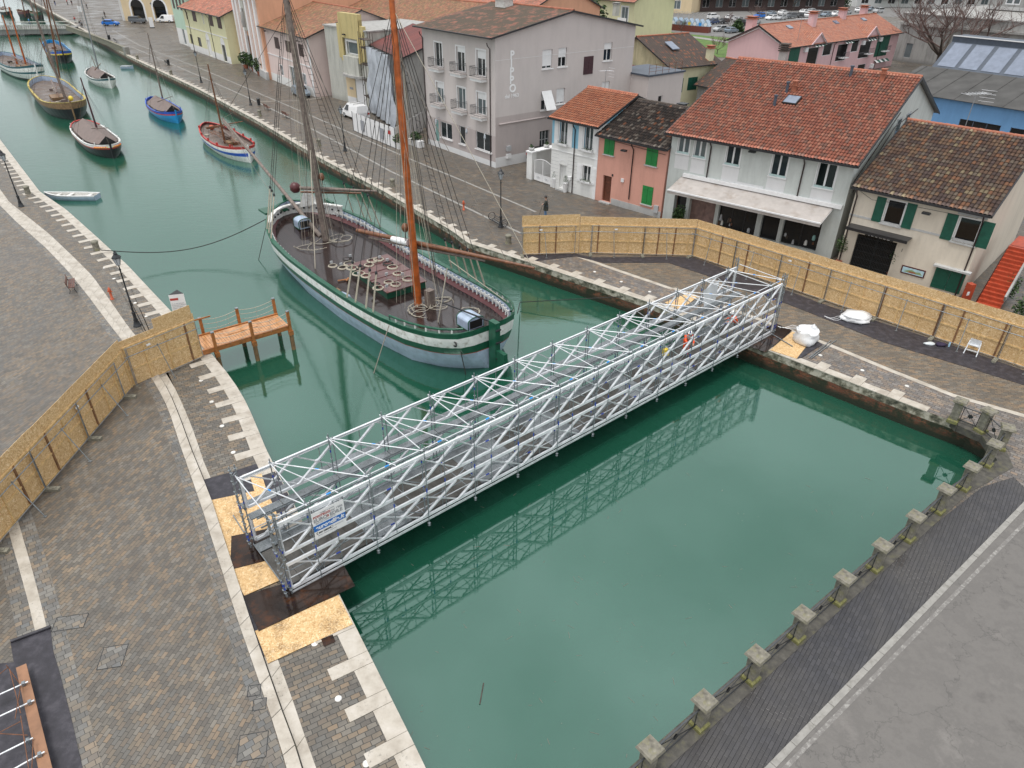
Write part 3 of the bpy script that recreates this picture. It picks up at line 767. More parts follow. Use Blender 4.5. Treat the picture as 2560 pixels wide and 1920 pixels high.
for v, z in ((.16, 3.5), (.18, 1.72), (.2, 2.35), (2.95, 1.0), (.2, .55), (2.95, .55)):
    t = MB(); t.tube(bp(.1, v, z), bp(BL-.1, v, z), .022, n=6)
    for u in stand[::1]:
        t.tube(bp(u+.8, v, z), bp(u+.98, v, z), .031, n=6, m=1 if z > 3 else 2)
    t.build('ledger', [M['alu'], M['clamp_light'], M['clamp']], br)
t = MB(); t.tube(bp(.3, .24, 1.66), bp(BL-.3, .24, 1.66), .03, n=6); t.build('timber_handrail', M['lumber'], br)
for i, (a, b) in enumerate(zip(al[:-1], al[1:])):
    if b-a < 1.5: continue
    for v, (z0, z1) in ((.16, (.3, 1.75)), (.17, (1.85, 3.45)), (2.96, (.3, 1.75))):
        t = MB(); t.tube(bp(a, v, z0 if i % 2 else z1), bp(b, v, z1 if i % 2 else z0), .02, n=5); t.build('inner_diagonal', M['galv'], br)
for v, z in ((.16, .95), (.16, 1.3), (2.95, 1.45), (.15, 2.75), (2.97, 3.45)):
    t = MB(); t.tube(bp(.1, v, z), bp(BL-.1, v, z), .02, n=5); t.build('guard_rail', M['galv'], br)
# service planks either side of the far mid chord
for i, (a, b) in enumerate(zip(al[:-1], al[1:])):
    for v0, v1, z in ((3.22, 3.56, 1.90), (2.48, 2.84, 1.88)):
        p = MB(); p.box(bp(a+.01, v0, z-.05), bu*(b-a-.03), bv*(v1-v0), V(0, 0, .05)); p.build('service_plank', M['deck_light'], br)
for v0, z in ((2.46, 1.80), (2.2, 1.55)):
    t = MB(); t.bar(bp(.2, v0, z), bp(BL-.2, v0, z), .05, .05); t.build('plank_bearer', M['galv'], br)
# walking deck
dk = random.Random(4)
for i, (a, b) in enumerate(zip(al[:-1], al[1:])):
    p = MB(); p.box(bp(a+.01, 2.42, .20), bu*(b-a-.015), bv*.5, V(0, 0, .05)); p.build('deck_plank', M['deck_light'], br)
    n = 4 if b-a > 2 else 2
    for k in range(n):
        w = (b-a)/n; m = M['deck'] if dk.random() < .72 else M['deck_light']
        p = MB(); p.box(bp(a+w*k+.006, .22, .16), bu*(w-.012), bv*2.16, V(0, 0, .05)); p.build('deck_plank', m, br)
for v in (.2, 1.2, 2.3, 3.0):
    t = MB(); t.bar(bp(.1, v, .1), bp(BL-.1, v, .1), .06, .09); t.build('deck_bearer', M['galv'], br)
t = MB(); t.bar(bp(.1, -.05, .1), bp(BL-.1, -.05, .1), .03, .10)
t.build('toe_rail', M['alu'], br)
# end screens at the far end
t = MB(); a = bp(BL-3.9, 3.0, .5); t.face([bp(BL-3.6, 2.9, 2.9), bp(BL-3.3, 2.6, .6), bp(BL-2.5, 2.7, .8), bp(BL-2.1, 2.9, 3.2)])
single('plastic_sheet', t, M['plastic_white'], 'crumpled white plastic sheet tied to the far end of the scaffold footbridge', 'sheet')
# banner
def text_mesh(name, body, size, origin, ex, up, mat, parent=None, ext=.002, align='LEFT', shear=0.0, bold=0.0, sx=1.0):
    cu = bpy.data.curves.new(name, 'FONT'); cu.body = body; cu.size = size; cu.extrude = ext; cu.align_x = align; cu.shear = shear; cu.offset = bold
    tmp = bpy.data.objects.new(name, cu); COL.objects.link(tmp)
    bpy.context.view_layer.update()
    me = bpy.data.meshes.new_from_object(tmp); bpy.data.objects.remove(tmp)
    ex = Vector(ex).normalized()*sx; up = Vector(up).normalized(); n = ex.normalized().cross(up)
    o0 = Vector((0, 0, 0))
    if parent is not None and parent.get('_w'):
        q = parent
        while q is not None: o0 += q.location; q = q.parent
    for v in me.vertices:
        v.co = Vector(origin)+ex*v.co.x+up*v.co.y+n*v.co.z-o0
    me.materials.clear(); me.materials.append(mat)
    o = bpy.data.objects.new(name, me); COL.objects.link(o)
    if parent is not None: o.parent = parent; o['_w'] = 1
    return o
bn = thing('advertising_banner', 'white and blue scaffolding company banner hung on the near side of the footbridge', 'banner', bp(1.9, -.12, 2.6))
t = MB(); v_ = -.13
t.box(bp(1.3, v_, 2.02), bu*1.24, bv*.008, V(0, 0, 1.2)); t.build('banner_sheet', M['banner'], bn)
t = MB(); t.box(bp(1.3, v_-.004, 2.36), bu*1.24, bv*.003, V(0, 0, .27)); t.build('blue_stripe', M['banner_blue'], bn)
up_ = V(0, 0, 1)
def bt(body, size, u, z, mat, **k): return text_mesh('lettering', body, size, bp(u, v_-.007, z), bu, up_, M[mat], bn, **k)
bt('noleggio e vendita', .075, 1.62, 3.09, 'ink_grey'); bt('PONTEGGI', .135, 1.34, 2.955, 'ink_red', bold=.004)
bt('dal 1986', .135, 2.02, 2.955, 'ink_grey'); bt('EURO', .20, 1.34, 2.775, 'ink_grey', bold=.006); bt('$', .17, 1.84, 2.775, 'ink_red', bold=.006); bt('EDILE', .20, 1.96, 2.775, 'ink_grey', bold=.006)
bt('SERVIZI E PROGETTI', .085, 1.4, 2.68, 'ink_grey'); bt('euroedile.it', .24, 1.36, 2.43, 'banner', bold=.008, shear=.2)
bt('800 088838', .10, 1.46, 2.22, 'ink_black', bold=.002); bt('CERTIFICATO', .06, 2.05, 2.24, 'ink_grey'); bt('TREVISO  MILANO  BOLOGNA', .055, 1.4, 2.12, 'ink_grey')
t = MB(); t.path([bp(1.42, v_-.006, 2.32), bp(1.37, v_-.006, 2.27), bp(1.42, v_-.006, 2.2)], .01, 4); t.path([bp(1.96+.06*math.cos(i), v_-.006, 2.26+.06*math.sin(i)) for i in range(6)], .006, 4, closed=True)
t.build('phone_mark', M['ink_black'], bn)
# boards and plates the bridge stands on
def slab(name, pts, z0, z1, mat, label, cat, group=None):
    poly = [xy(at(p, z1)) for p in pts]; mb = MB(); mb.prism(poly, z0, z1); return single(name, mb, M[mat], label, cat, group=group)
slab('ground_membrane', [zK(90,345),zK(310,285),zK(640,180),zK(760,330),zK(880,560),zK(900,640),zK(300,900),zK(160,520)], .015, .024, 'felt', 'black membrane sheet under the near left tower of the footbridge', 'membrane')
slab('osb_board', [zK(505,325),zK(600,290),zK(640,420),zK(760,700),zK(620,760),zK(545,460)], .026, .040, 'osb', 'small chipboard piece poking from under the black membrane', 'board')
slab('osb_board', [zK(160,520),zK(540,440),zK(720,780),zK(880,900),zK(290,920)], .030, .046, 'osb_dirty', 'muddy chipboard sheet behind the smaller black steel plate', 'board')
slab('osb_board', [zK(290,920),zK(880,780),zK(1060,1080),zK(450,1345),zK(330,1100)], .048, .062, 'osb_dirty', 'muddy chipboard sheet between the two black steel plates', 'board')
slab('osb_board', [zK(470,1470)] and [zM(130,475),zM(850,165),zM(975,415),zM(240,755)], .030, .048, 'osb_dirty', 'large muddy chipboard sheet on the quay in front of the larger steel plate', 'board')
slab('steel_plate', [zK(340,830),zK(660,765),zK(860,985),zK(330,1120)], .064, .080, 'black_plate', 'smaller wet black steel plate under the far near-end tower', 'steel plate')
slab('steel_plate', [zK(445,1345),zK(1310,1080),zK(1410,1260),zK(575,1650)], .064, .082, 'black_plate', 'larger wet black steel plate under the banner end tower and reaching over the water', 'steel plate')
slab('steel_plate', [zM(700,545),zM(800,505),zM(825,565),zM(725,610)], .02, .03, 'black_plate', 'tiny rusty brown plate beside the large chipboard sheet', 'steel plate')
slab('ground_membrane', [zK(360,1120),zK(385,1110),zM(250,700),zM(200,690),zM(130,560)], .012, .022, 'felt', 'thin dark membrane edge along the travertine step by the chipboard', 'membrane')
# far end
slab('steel_plate', [zN(1380,700),zN(1530,655),zN(1660,710),zN(1430,900),zN(1270,845)], .064, .080, 'black_plate', 'wet black steel plate under the far end of the footbridge', 'steel plate')
slab('osb_board', [zN(1660,720),zN(1820,800),zN(1700,955),zN(1470,880)], .030, .048, 'osb', 'chipboard sheet on the far quay under the upright white sack', 'board')
slab('osb_board', [zN(560,470),zN(760,390),zN(840,420),zN(700,540)], .030, .046, 'osb', 'chipboard sheet lying behind the far end of the footbridge', 'board')
slab('ground_membrane', [zN(1870,800),zN(1925,830),zN(1740,945),zN(1700,955),zN(1760,880)], .05, .058, 'felt', 'crumpled black membrane scrap beside the upright white sack', 'membrane')
for i, (a, b) in enumerate(((zO(355,535), zO(545,385)), (zO(370,540), zO(590,380)))):
    t = MB(); t.tube(at(a, .05), at(b, .05), .028, n=8); single('scaffold_tube', t, M['galv'], 'grey scaffold tube lying on the far quay beside the membrane scrap', 'tube', group='loose scaffold tubes on the far quay')
t = MB(); t.tube(at(zN(1490,745), .1), at(zN(1665,850), .1), .028, n=8); single('scaffold_tube', t, M['galv'], 'single scaffold tube sticking out from the far foot of the footbridge onto chipboard', 'tube')
t = MB(); t.tube(at(zK(355,650), .1), at(zK(450,800), .1), .024, n=8); single('scaffold_tube', t, M['galv'], 'short scaffold tube lying on the muddy chipboard left of the bridge tower', 'tube')
# ---------------------------------------------------------------- hoardings
def hoarding(A, B, h, inner, label, frame=3.45, studs=1.15, name='chipboard_hoarding', strip=.55, brace=True, seed=1, first=0.0, sw=.075, zb=0.0, bz=.75):
    """A-B on the ground, inner: unit vector toward the braced side"""
    rnd = random.Random(seed)
    d = (B-A); L = d.length; d = d.normalized(); n = Vector(inner); n = (n-d*n.dot(d)).normalized()
    A = A+Vector((0, 0, zb))
    T = thing(name, label, 'hoarding', A.lerp(B, .5))
    f = lambda s, o, z: A+d*s+n*o+Vector((0, 0, z))
    k = max(1, round(L/1.25)); w = L/k
    for i in range(k):
        m = MB(); m.box(f(i*w+.004, -.018, .03), d*(w-.008), n*.018, V(0, 0, h-strip-.03)); m.build('osb_panel', M['osb'], T)
    k2 = max(1, round(L/2.5)); w2 = L/k2
    for i in range(k2):
        dz = rnd.uniform(-.015, .015)
        m = MB(); m.box(f(i*w2+.004, -.036, h-strip-.12), d*(w2-.008), n*.017, V(0, 0, strip+.12+dz)); m.build('osb_top_strip', M['osb'], T)
    s = .1
    while s < L:
        m = MB(); dark = rnd.random() < .28
        m.box(f(s, .0, .02), d*sw*(1.2 if dark else 1), n*.05, V(0, 0, h-strip-.02-rnd.random()*.1)); m.build('stud', M['lumber_dark' if dark else 'lumber'], T)
        s += studs*rnd.uniform(.85, 1.12)
    for z, o in ((.06, .052), (1.0, .054), (h-strip-.1, .052)):
        m = MB(); m.box(f(.05, o-.05, z), d*(L-.1), n*.035, V(0, 0, .085)); m.build('rail', M['lumber'], T)
    # steel fence frames
    s = first; fh = h-strip-.05
    while s < L-.6:
        e = min(s+frame, L-.05)
        m = MB(); o = .13
        m.tube(f(s, o, .1), f(s, o, fh), .021, n=6); m.tube(f(e, o, .1), f(e, o, fh), .021, n=6)
        m.tube(f(s, o, fh-.02), f(e, o, fh-.02), .017, n=6); m.tube(f(s, o, .14), f(e, o, .14), .017, n=6)
        m.tube(f(s+.06, o+.01, .1), f(s+.06, o+.01, fh-.04), .02, n=6)
        m.build('fence_frame', M['galv_dull'], T)
        m = MB(); c = f(s, .34, .07-zb*0)
        m.box(f(s-.11, .06, 0), d*.22, n*.62, V(0, 0, .13)); m.box(f(s-.07, .14, .13), d*.14, n*.12, V(0, 0, .03)); m.box(f(s-.07, .42, .13), d*.14, n*.12, V(0, 0, .03))
        m.build('concrete_foot', M['concrete'], T)
        if brace:
            q = s+frame*.42
            if q < L-.3:
                m = MB(); m.tube(f(q, .18, fh*.8), f(q+.12, bz, .04), .022, n=6)
                m.cbox(f(q+.12, bz, .02), .14, .1, .02, 0); m.tube(f(q, .17, fh*.8-.05), f(q, .17, fh*.8+.07), .035, n=6)
                m.build('brace_tube', M['galv'], T)
        s = e if e < L-.1 else L
    m = MB(); m.tube(f(-.25 if first == 0 else 0, .18, fh*.80), f(L+.1, .18, fh*.80), .022, n=6); m.build('long_tube', M['galv'], T)
    m = MB(); m.box(f(L*.3, .125, fh*.86), d*.22, n*.01, V(0, 0, .11)); m.build('tag_label', M['white_paint'], T)
    return T
cd_ = Vector((0, -1, 0))
hA, hB, hC, hD, hE = at((1304,638)), at((1445,634)), at((1731,641)), at((2180,795)), at((2700,968))
hoarding(hA, hB, 3.05, cd_, 'short raised chipboard hoarding at the water end of the far quay', frame=4.0, seed=3, strip=.75, bz=.7)
hoarding(hB+(hC-hB).normalized()*.02+V(0, .08, 0), hC, 2.86, cd_, 'chipboard hoarding facing the canal between the raised panel and the corner', frame=3.9, seed=5, first=.9)
hoarding(hC, hE, 2.86, Vector((-1, -1, 0)), 'long chipboard hoarding running from the corner past the shop fronts to the right edge', frame=3.45, seed=8, bz=.8)
lA, lB = at((333,971), .0), at((510,892))
lC = at((2,1352), ZP)
hoarding(lA, lB+(lB-lA).normalized()*.0, 2.75, Vector((.3, -1, 0)), 'chipboard hoarding across the near quay beside the wooden jetty', frame=3.9, seed=4, strip=.35, first=.15)
lA2 = at((333,965), ZP)
hoarding(lA2, lC+(lC-lA2).normalized()*4, 2.75, Vector((1, -.1, 0)), 'long chipboard hoarding running toward the lower left across the piazza', frame=3.55, seed=9, strip=.62, zb=0, bz=.95, first=1.1)
m = MB(); a = at(zJ(1065,330)); b = at(zJ(1420,255))
dd = (lB-lA).normalized()
pA = lA+dd*1.9; m.box(pA+V(0, .03, 2.5), dd*(( lB-lA).length-2.0), Vector((-dd.y, dd.x, 0))*.02, V(0, 0, .75)); single('osb_board', m, M['osb'], 'chipboard sheet raised on top of the near-quay hoarding in front of the info pylon', 'board')
# ---------------------------------------------------------------- basin railing
caps = [(1627,1868),(1763,1749),(1895,1634),(2011,1532),(2115,1441),(2209,1360.6),(2292.6,1288),(2369,1220),(2433.5,1164),(2491,1107),(2519,1073),(2475,1025),(2404,1000)]
PH = 1.28
pp = [at(c, PH) for c in caps]
pp = [V(p.x, p.y, 0) for p in pp]
pp[10] = V(22.95, 26.3, 0)
pp.insert(0, pp[0]-(pp[1]-pp[0]))
words = ['first', 'second', 'third', 'fourth', 'fifth', 'sixth', 'seventh', 'eighth', 'ninth', 'tenth', 'eleventh', 'twelfth', 'thirteenth', 'fourteenth', 'fifteenth', 'sixteenth']
def post(p, rz, label):
    T = thing('stone_post', label, 'post', (0, 0, 0), 'stone posts of the basin railing')
    m = MB(); w = .185
    for z0, z1, w0, w1 in ((.14, 1.12, .17, .19),):
        m.hexa([V(-w0, -w0, z0), V(w0, -w0, z0), V(w0, w0, z0), V(-w0, w0, z0), V(-w1, -w1, z1), V(w1, -w1, z1), V(w1, w1, z1), V(-w1, w1, z1)])
    m.build('shaft', M['post_stone'], T)
    m = MB(); m.cbox((0, 0, .07), .48, .48, .16); m.hexa([V(-.22, -.22, .15), V(.22, -.22, .15), V(.22, .22, .15), V(-.22, .22, .15), V(-.17, -.17, .2), V(.17, -.17, .2), V(.17, .17, .2), V(-.17, .17, .2)]); m.build('plinth', M['post_moss'], T)
    m = MB(); a, b = .21, .30
    m.hexa([V(-a, -a, 1.12), V(a, -a, 1.12), V(a, a, 1.12), V(-a, a, 1.12), V(-b, -b, 1.19), V(b, -b, 1.19), V(b, b, 1.19), V(-b, b, 1.19)])
    c = .27; m.hexa([V(-b, -b, 1.19), V(b, -b, 1.19), V(b, b, 1.19), V(-b, b, 1.19), V(-c, -c, 1.29), V(c, -c, 1.29), V(c, c, 1.29), V(-c, c, 1.29)]); m.build('cap', M['post_stone'], T)
    if '_w' in T: del T['_w']
    T.location = p; T.rotation_euler = (0, 0, rz)
    return T
for i, p in enumerate(pp):
    q = pp[min(i+1, len(pp)-1)]-pp[max(i-1, 0)]
    if i < 9: q = fd
    # children built in local space: detach world mode first
    post_lab = 'mossy square stone post, %s of the basin railing counted from the bottom of the photo' % words[max(i-1, 0)] if i > 0 else 'mossy square stone post of the basin railing just below the frame'
    T = post(p, math.atan2(q.y, q.x), post_lab)
for i in range(len(pp)-1):
    a, b = pp[i], pp[i+1]; d = (b-a).normalized(); L = (b-a).length
    if L < .9: continue
    lab = 'dark iron railing panel between the %s and %s stone posts from the bottom' % (words[i-1], words[i]) if i > 0 else 'dark iron railing panel running out of the bottom of the photo'
    T = thing('railing_panel', lab, 'railing', a.lerp(b, .5), 'iron railing panels of the basin')
    g = lambda s, z: a+d*s+V(0, 0, z)
    s0, s1 = .22, L-.22; m = MB()
    m.bar(g(s0-.05, .97), g(s1+.05, .97), .05, .03); m.build('top_rail', M['iron_grey'], T)
    m = MB(); m.bar(g(s0-.05, .2), g(s1+.05, .2), .03, .03); m.build('bottom_rail', M['iron'], T)
    m = MB(); c = (s0+s1)/2
    for q0, q1 in (((s0+.05, .2), (s1-.05, .97)), ((s0+.05, .97), (s1-.05, .2))): m.bar(g(*q0), g(*q1), .02, .02)
    for q in (s0+.04, s1-.04): m.bar(g(q, .2), g(q, .97), .022, .022)
    m.build('cross_bars', M['iron'], T)
    m = MB(); n = Vector((-d.y, d.x, 0))
    for e in (-.02, .02): m.face([g(c-.13, .585)+n*e, g(c, .46)+n*e, g(c+.13, .585)+n*e, g(c, .71)+n*e])
    m.build('diamond_plate', M['iron'], T)
cp = MB()
line = [p+Vector((0, 0, 0)) for p in pp[:10]]+[V(22.6, 25.1, 0), pp[11], V(23.1, 27.3, 0), pp[12], V(22.2, 28.5, 0), pp[13]]
A = offset_line(line, .38); B = offset_line(line, -.30)
for i in range(len(line)-1):
    q = [A[i], A[i+1], B[i+1], B[i]]
    if (q[1]-q[0]).cross(q[2]-q[1]).z < 0: q = q[::-1]
    cp.hexa([V(p.x, p.y, -.35) for p in q]+[V(p.x, p.y, .022) for p in q])
struct('basin_coping', cp, M['coping_stone'])
# ---------------------------------------------------------------- street furniture prototypes
def local_thing(name, label, cat, group=None):
    T = thing(name, label, cat, (0, 0, 0), group); del T['_w']; return T
def make_lamp(label):
    T = local_thing('street_lamp', label, 'street lamp', 'cast iron street lamps along the quays')
    m = MB(); m.lathe([(.24, 0), (.24, .06), (.19, .1), (.17, .28), (.12, .36), (.15, .42), (.10, .52), (.10, .86), (.13, .9), (.07, .98)], n=10); m.build('base', M['iron'], T)
    m = MB(); m.lathe([(.065, .95), (.055, 1.6), (.085, 1.65), (.05, 1.72), (.04, 3.6), (.07, 3.68), (.035, 3.75), (.035, 3.9), (.09, 3.95)], n=8); m.build('pole', M['iron'], T)
    m = MB(); m.lathe([(.10, 3.96), (.235, 4.42)], n=6, sm=False, cap=False); m.build('lantern_glass', M['lampglass'], T)
    m = MB()
    for k in range(6):
        t = 2*math.pi*(k+.5)/6; c_, s_ = math.cos(t), math.sin(t)
        m.bar(V(.10*c_, .10*s_, 3.96), V(.24*c_, .24*s_, 4.42), .016)
    m.lathe([(.27, 4.41), (.27, 4.45), (.12, 4.6), (.10, 4.66), (.13, 4.68), (.05, 4.76), (.02, 4.85)], n=6, sm=False); m.build('lantern_frame', M['iron'], T)
    return T
lamp = make_lamp('black cast iron street lamp on the near quay beside the wooden jetty hoarding')
lamp.location = at((344,815)); lamp.rotation_euler = (0, 0, .3)
for p, l in ((zI(185,610), 'black street lamp at the left edge on the near quay beside the first stone bollard'),
             (zA(1740,715), 'black street lamp on the far promenade across from the blue boat'),
             (zA(940,350), 'distant black street lamp near the stone parapet by the blue car'),
             (zB(440,910), 'black street lamp on the far promenade next to the litter bin and benches'),
             (zB(1255,1305), 'black street lamp on the far promenade in front of the white van'),
             ((1252,568), 'black street lamp by the hoop bench in front of the big schooner stern'),
             (zA(1340,185), 'small far black street lamp in front of the cream arcade')):
    dup(lamp, at(p), random.random(), label=l)
def make_bollard(label):
    T = local_thing('stone_bollard', label, 'bollard', 'stone mooring bollards')
    m = MB(); m.lathe([(.27, 0), (.24, .1), (.225, .55)], n=12); m.build('shaft', M['post_stone'], T)
    m = MB(); m.lathe([(.24, .55), (.26, .58), (.26, .68), (.2, .74), (.05, .75)], n=12); m.build('cap', M['concrete'], T)
    return T
bol = make_bollard('stone mooring bollard with a chain on the near quay, closest to the schooner'); bol.location = at(zI(838,985))
for p, l in ((zI(245,500), 'stone mooring bollard on the near quay next to the white rowing boat'), (zA(1190,512), 'stone mooring bollard just past the end of the far parapet'),
             (zA(1480,645), 'stone mooring bollard on the far quay opposite the white covered boat'), (zB(518,1000), 'stone mooring bollard on the far quay below the litter bin'),
             (zB(1030,1258), 'stone mooring bollard on the far quay behind the foremast of the schooner'), (zB(1665,1610), 'stone mooring bollard on the far quay beside the orange mainmast'),
             (zH(2000,642), 'stone mooring bollard at the end of the far quay by the raised hoarding')):
    dup(bol, at(p), random.random()*3, label=l)
def hydrant(p, label):
    T = thing('fire_hydrant', label, 'hydrant', p, 'orange fire hydrants')
    m = MB(); m.lathe([(.13, 0), (.13, .04), (.08, .06), (.075, .62)], p, 10); m.build('barrel', M['rust_red'], T)
    m = MB(); m.lathe([(.10, .6), (.10, .72), (.06, .78), (.03, .84)], p, 10); m.build('bonnet', M['rust_red'], T)
    for s in (-1, 1):
        m = MB(); m.tube(p+V(0, 0, .55), p+V(.15*s, 0, .55), .045, n=8); m.build('outlet', M['rust_red'], T)
hydrant(at(zI(970,1410)), 'orange fire hydrant on the near quay left of the lamp'); hydrant(at(zH(1657,383)), 'orange fire hydrant on the far promenade')
def bench(p, rz, label, back_m='wood_door', L=1.6, hoop=False):
    T = local_thing('bench', label, 'bench'); mt = M[back_m]
    for i in range(3):
        m = MB(); m.cbox((0, -.05-.13*i, .45), L, .11, .035); m.build('seat_slat', mt, T)
    for i in range(2):
        m = MB(); m.cbox((0, .05+.03*i, .62+.15*i), L, .03, .11); m.build('back_slat', mt, T)
    for s in (-1, 1):
        m = MB(); x = s*(L/2-.15)
        m.path([V(x, .05, 0), V(x, -.05, .22), V(x, .03, .45), V(x, .1, .85)], .022, 5); m.path([V(x, -.38, 0), V(x, -.3, .25), V(x, -.36, .43), V(x, 0, .43)], .022, 5); m.build('leg', M['iron'], T)
    T.location = p; T.rotation_euler = (0, 0, rz); return T
bench(at(zI(610,1330), ZP), R(118), 'red-brown slatted bench on the piazza beside the travertine step band')
bench(at(zB(575,955)), R(-52+180), 'slatted bench on the far promenade right beside the litter bin')
bench(at(zB(735,1020)), R(-52+180), 'slatted bench on the far promenade behind the foremast rigging', 'wood_door')
bench(at(zA(1440,565)), R(-52+180), 'dark bench on the far promenade near the yellow house', 'iron')
bench(at(zA(1000,370)), R(-52+180), 'dark bench beside the far stone parapet', 'iron', 2.4)
hb = thing('hoop_bench', 'black iron hoop bench wrapped behind the lamp near the schooner stern', 'bench', at((1248,566)))
c = at((1245,562)); ax = (at(zH(1960,505))-at(zH(1850,440))).normalized()
for s in (-1, 1):
    m = MB(); q = c+ax*s*1.05; pv = Vector((-ax.y, ax.x, 0))
    m.path([q+pv*.32*math.cos(t*math.pi/8)+V(0, 0, .45+.32*math.sin(t*math.pi/8)) for t in range(16)], .03, 5, closed=True); m.build('hoop_end', M['iron'], hb)
m = MB()
for k in range(7):
    t = math.pi*(1.0+k/6); pv = Vector((-ax.y, ax.x, 0)); o = pv*.3*math.cos(t)+V(0, 0, .45+.3*math.sin(t)); m.tube(c-ax*1.05+o, c+ax*1.05+o, .02, n=5)
m.build('seat_rods', M['iron'], hb)
def bin_(p, label):
    T = thing('litter_bin', label, 'litter bin', p); m = MB(); m.lathe([(.2, .1), (.24, .95)], p, 12); m.build('body', M['iron'], T); m = MB(); m.lathe([(.26, .95), (.26, 1.0), (.1, 1.05)], p, 12); m.build('rim', M['iron_grey'], T)
bin_(at(zB(512,915)), 'dark litter bin next to the promenade lamp and bench'); bin_(at(zA(1460,565)), 'small dark bin beside the bench near the yellow house'); bin_(at(zA(950,345)), 'far dark bin beside the lamp at the stone parapet')
# ---------------------------------------------------------------- jetty
ZJ = .30
ja, jb, jc, jd = at(zJ(1500,515), ZJ), at(zJ(2115,335), ZJ), at(zJ(2050,235), ZJ), at(zJ(1450,400), ZJ)
T = thing('wooden_jetty', 'orange-brown timber jetty with rope handrails reaching toward the schooner', 'jetty', ja.lerp(jb, .5))
u_ = (jb-ja).normalized(); w_ = (jc-jb); w_ = (w_-u_*w_.dot(u_)); W_ = w_.length; w_.normalize(); JL = (jb-ja).length
def jp(s, t, z): return ja+u_*s+w_*t+V(0, 0, z)
k = int(JL/.16)
for i in range(k):
    m = MB(); m.box(jp(i*.16, .1, -.06), u_*.145, w_*(W_-.2), V(0, 0, .045)); m.build('deck_board', M['jetty_deck'], T)
for t in (0, W_-.12):
    m = MB(); m.box(jp(-.5, t, -.22), u_*(JL+.5), w_*.12, V(0, 0, .28)); m.build('side_beam', M['orange_wood'], T)
m = MB(); m.box(jp(JL*.3, W_*.55, -.01), u_*1.9, w_*.75, V(0, 0, .03)); m.build('loose_board', M['jetty_deck'], T)
posts = []
for s in (.45, JL*.52, JL-.15):
    for t in (-.1, W_+.02):
        m = MB(); m.box(jp(s, t-.02, -.45), u_*.16, w_*.16, V(0, 0, 1.45)); m.box(jp(s-.05, t-.06, -.55), u_*.26, w_*.24, V(0, 0, .3)); m.build('post', M['orange_wood'], T)
        m = MB(); m.box(jp(s-.01, t-.03, 1.0), u_*.18, w_*.18, V(0, 0, .05)); m.build('post_cap', M['galv'], T)
        m = MB(); q = jp(s+.08, t+.06, 0); m.tube(V(q.x, q.y, -2.5), V(q.x, q.y, -.2), .13, n=9); m.build('pile', M['boat_brown'], T)
for t in (-.02, W_+.1):
    for z in (.9, .62, .3):
        pts = []
        for a_, b_ in ((.5, JL*.53), (JL*.53, JL-.1)):
            for i in range(9): q = i/8; pts.append(jp(a_+(b_-a_)*q, t, z-.16*math.sin(math.pi*q)))
        m = MB(); m.path(pts, .016, 5); m.build('rope_rail', M['rope'], T)
    for s in (JL*.28, JL*.42, JL*.76):
        m = MB(); m.tube(jp(s, t, 0), jp(s, t, .78), .008, n=4); m.build('rope_hanger', M['rope'], T)
m = MB(); m.box(jp(-.1, W_*1.02, -.2), u_*.12, w_*.1, V(0, 0, 1.3)); m.box(jp(-1.0, W_*.95, 1.0), u_*2.1, w_*.05, V(0, 0, .08)); m.build('gate_rail', M['orange_wood'], T)
# info pylon
b0 = at((462,815)); T = thing('info_pylon', 'white triangular information pylon with an open dark top behind the near hoarding', 'sign', b0)
ex = V(.95, .3, 0); ey = V(-.3, .95, 0); tri = [b0-ex*.42-ey*.1, b0+ex*.42-ey*.1, b0+ey*.6]; H_ = 2.15
m = MB(); m.prism([xy(p) for p in tri], -.2, H_); m.face([V(p.x, p.y, H_+.003) for p in tri], 1); m.build('panel_body', [M['white_paint'], M['black']], T)
m = MB(); q = tri[0]-ey*.004
m.box(q+ex*.03+V(0, 0, 1.78), ex*.45, -ey*.004, V(0, 0, .14)); m.build('red_header', M['ink_red'], T)
m = MB(); m.box(q+ex*.25+V(0, 0, .55), ex*.5, -ey*.004, V(0, 0, .35)); m.build('blue_picture', M['boat_blue'], T)
for i in range(9):
    z = 1.55-.1*i
    text_mesh('lettering', ['Museo della Marineria', 'barche storiche del porto', 'canale leonardesco', 'bragozzo  trabaccolo', 'lancia  paranza  battana'][i % 5], .075, q+ex*.05+V(0, 0, z)-ey*.006, ex, up_, M['ink_grey'], T)
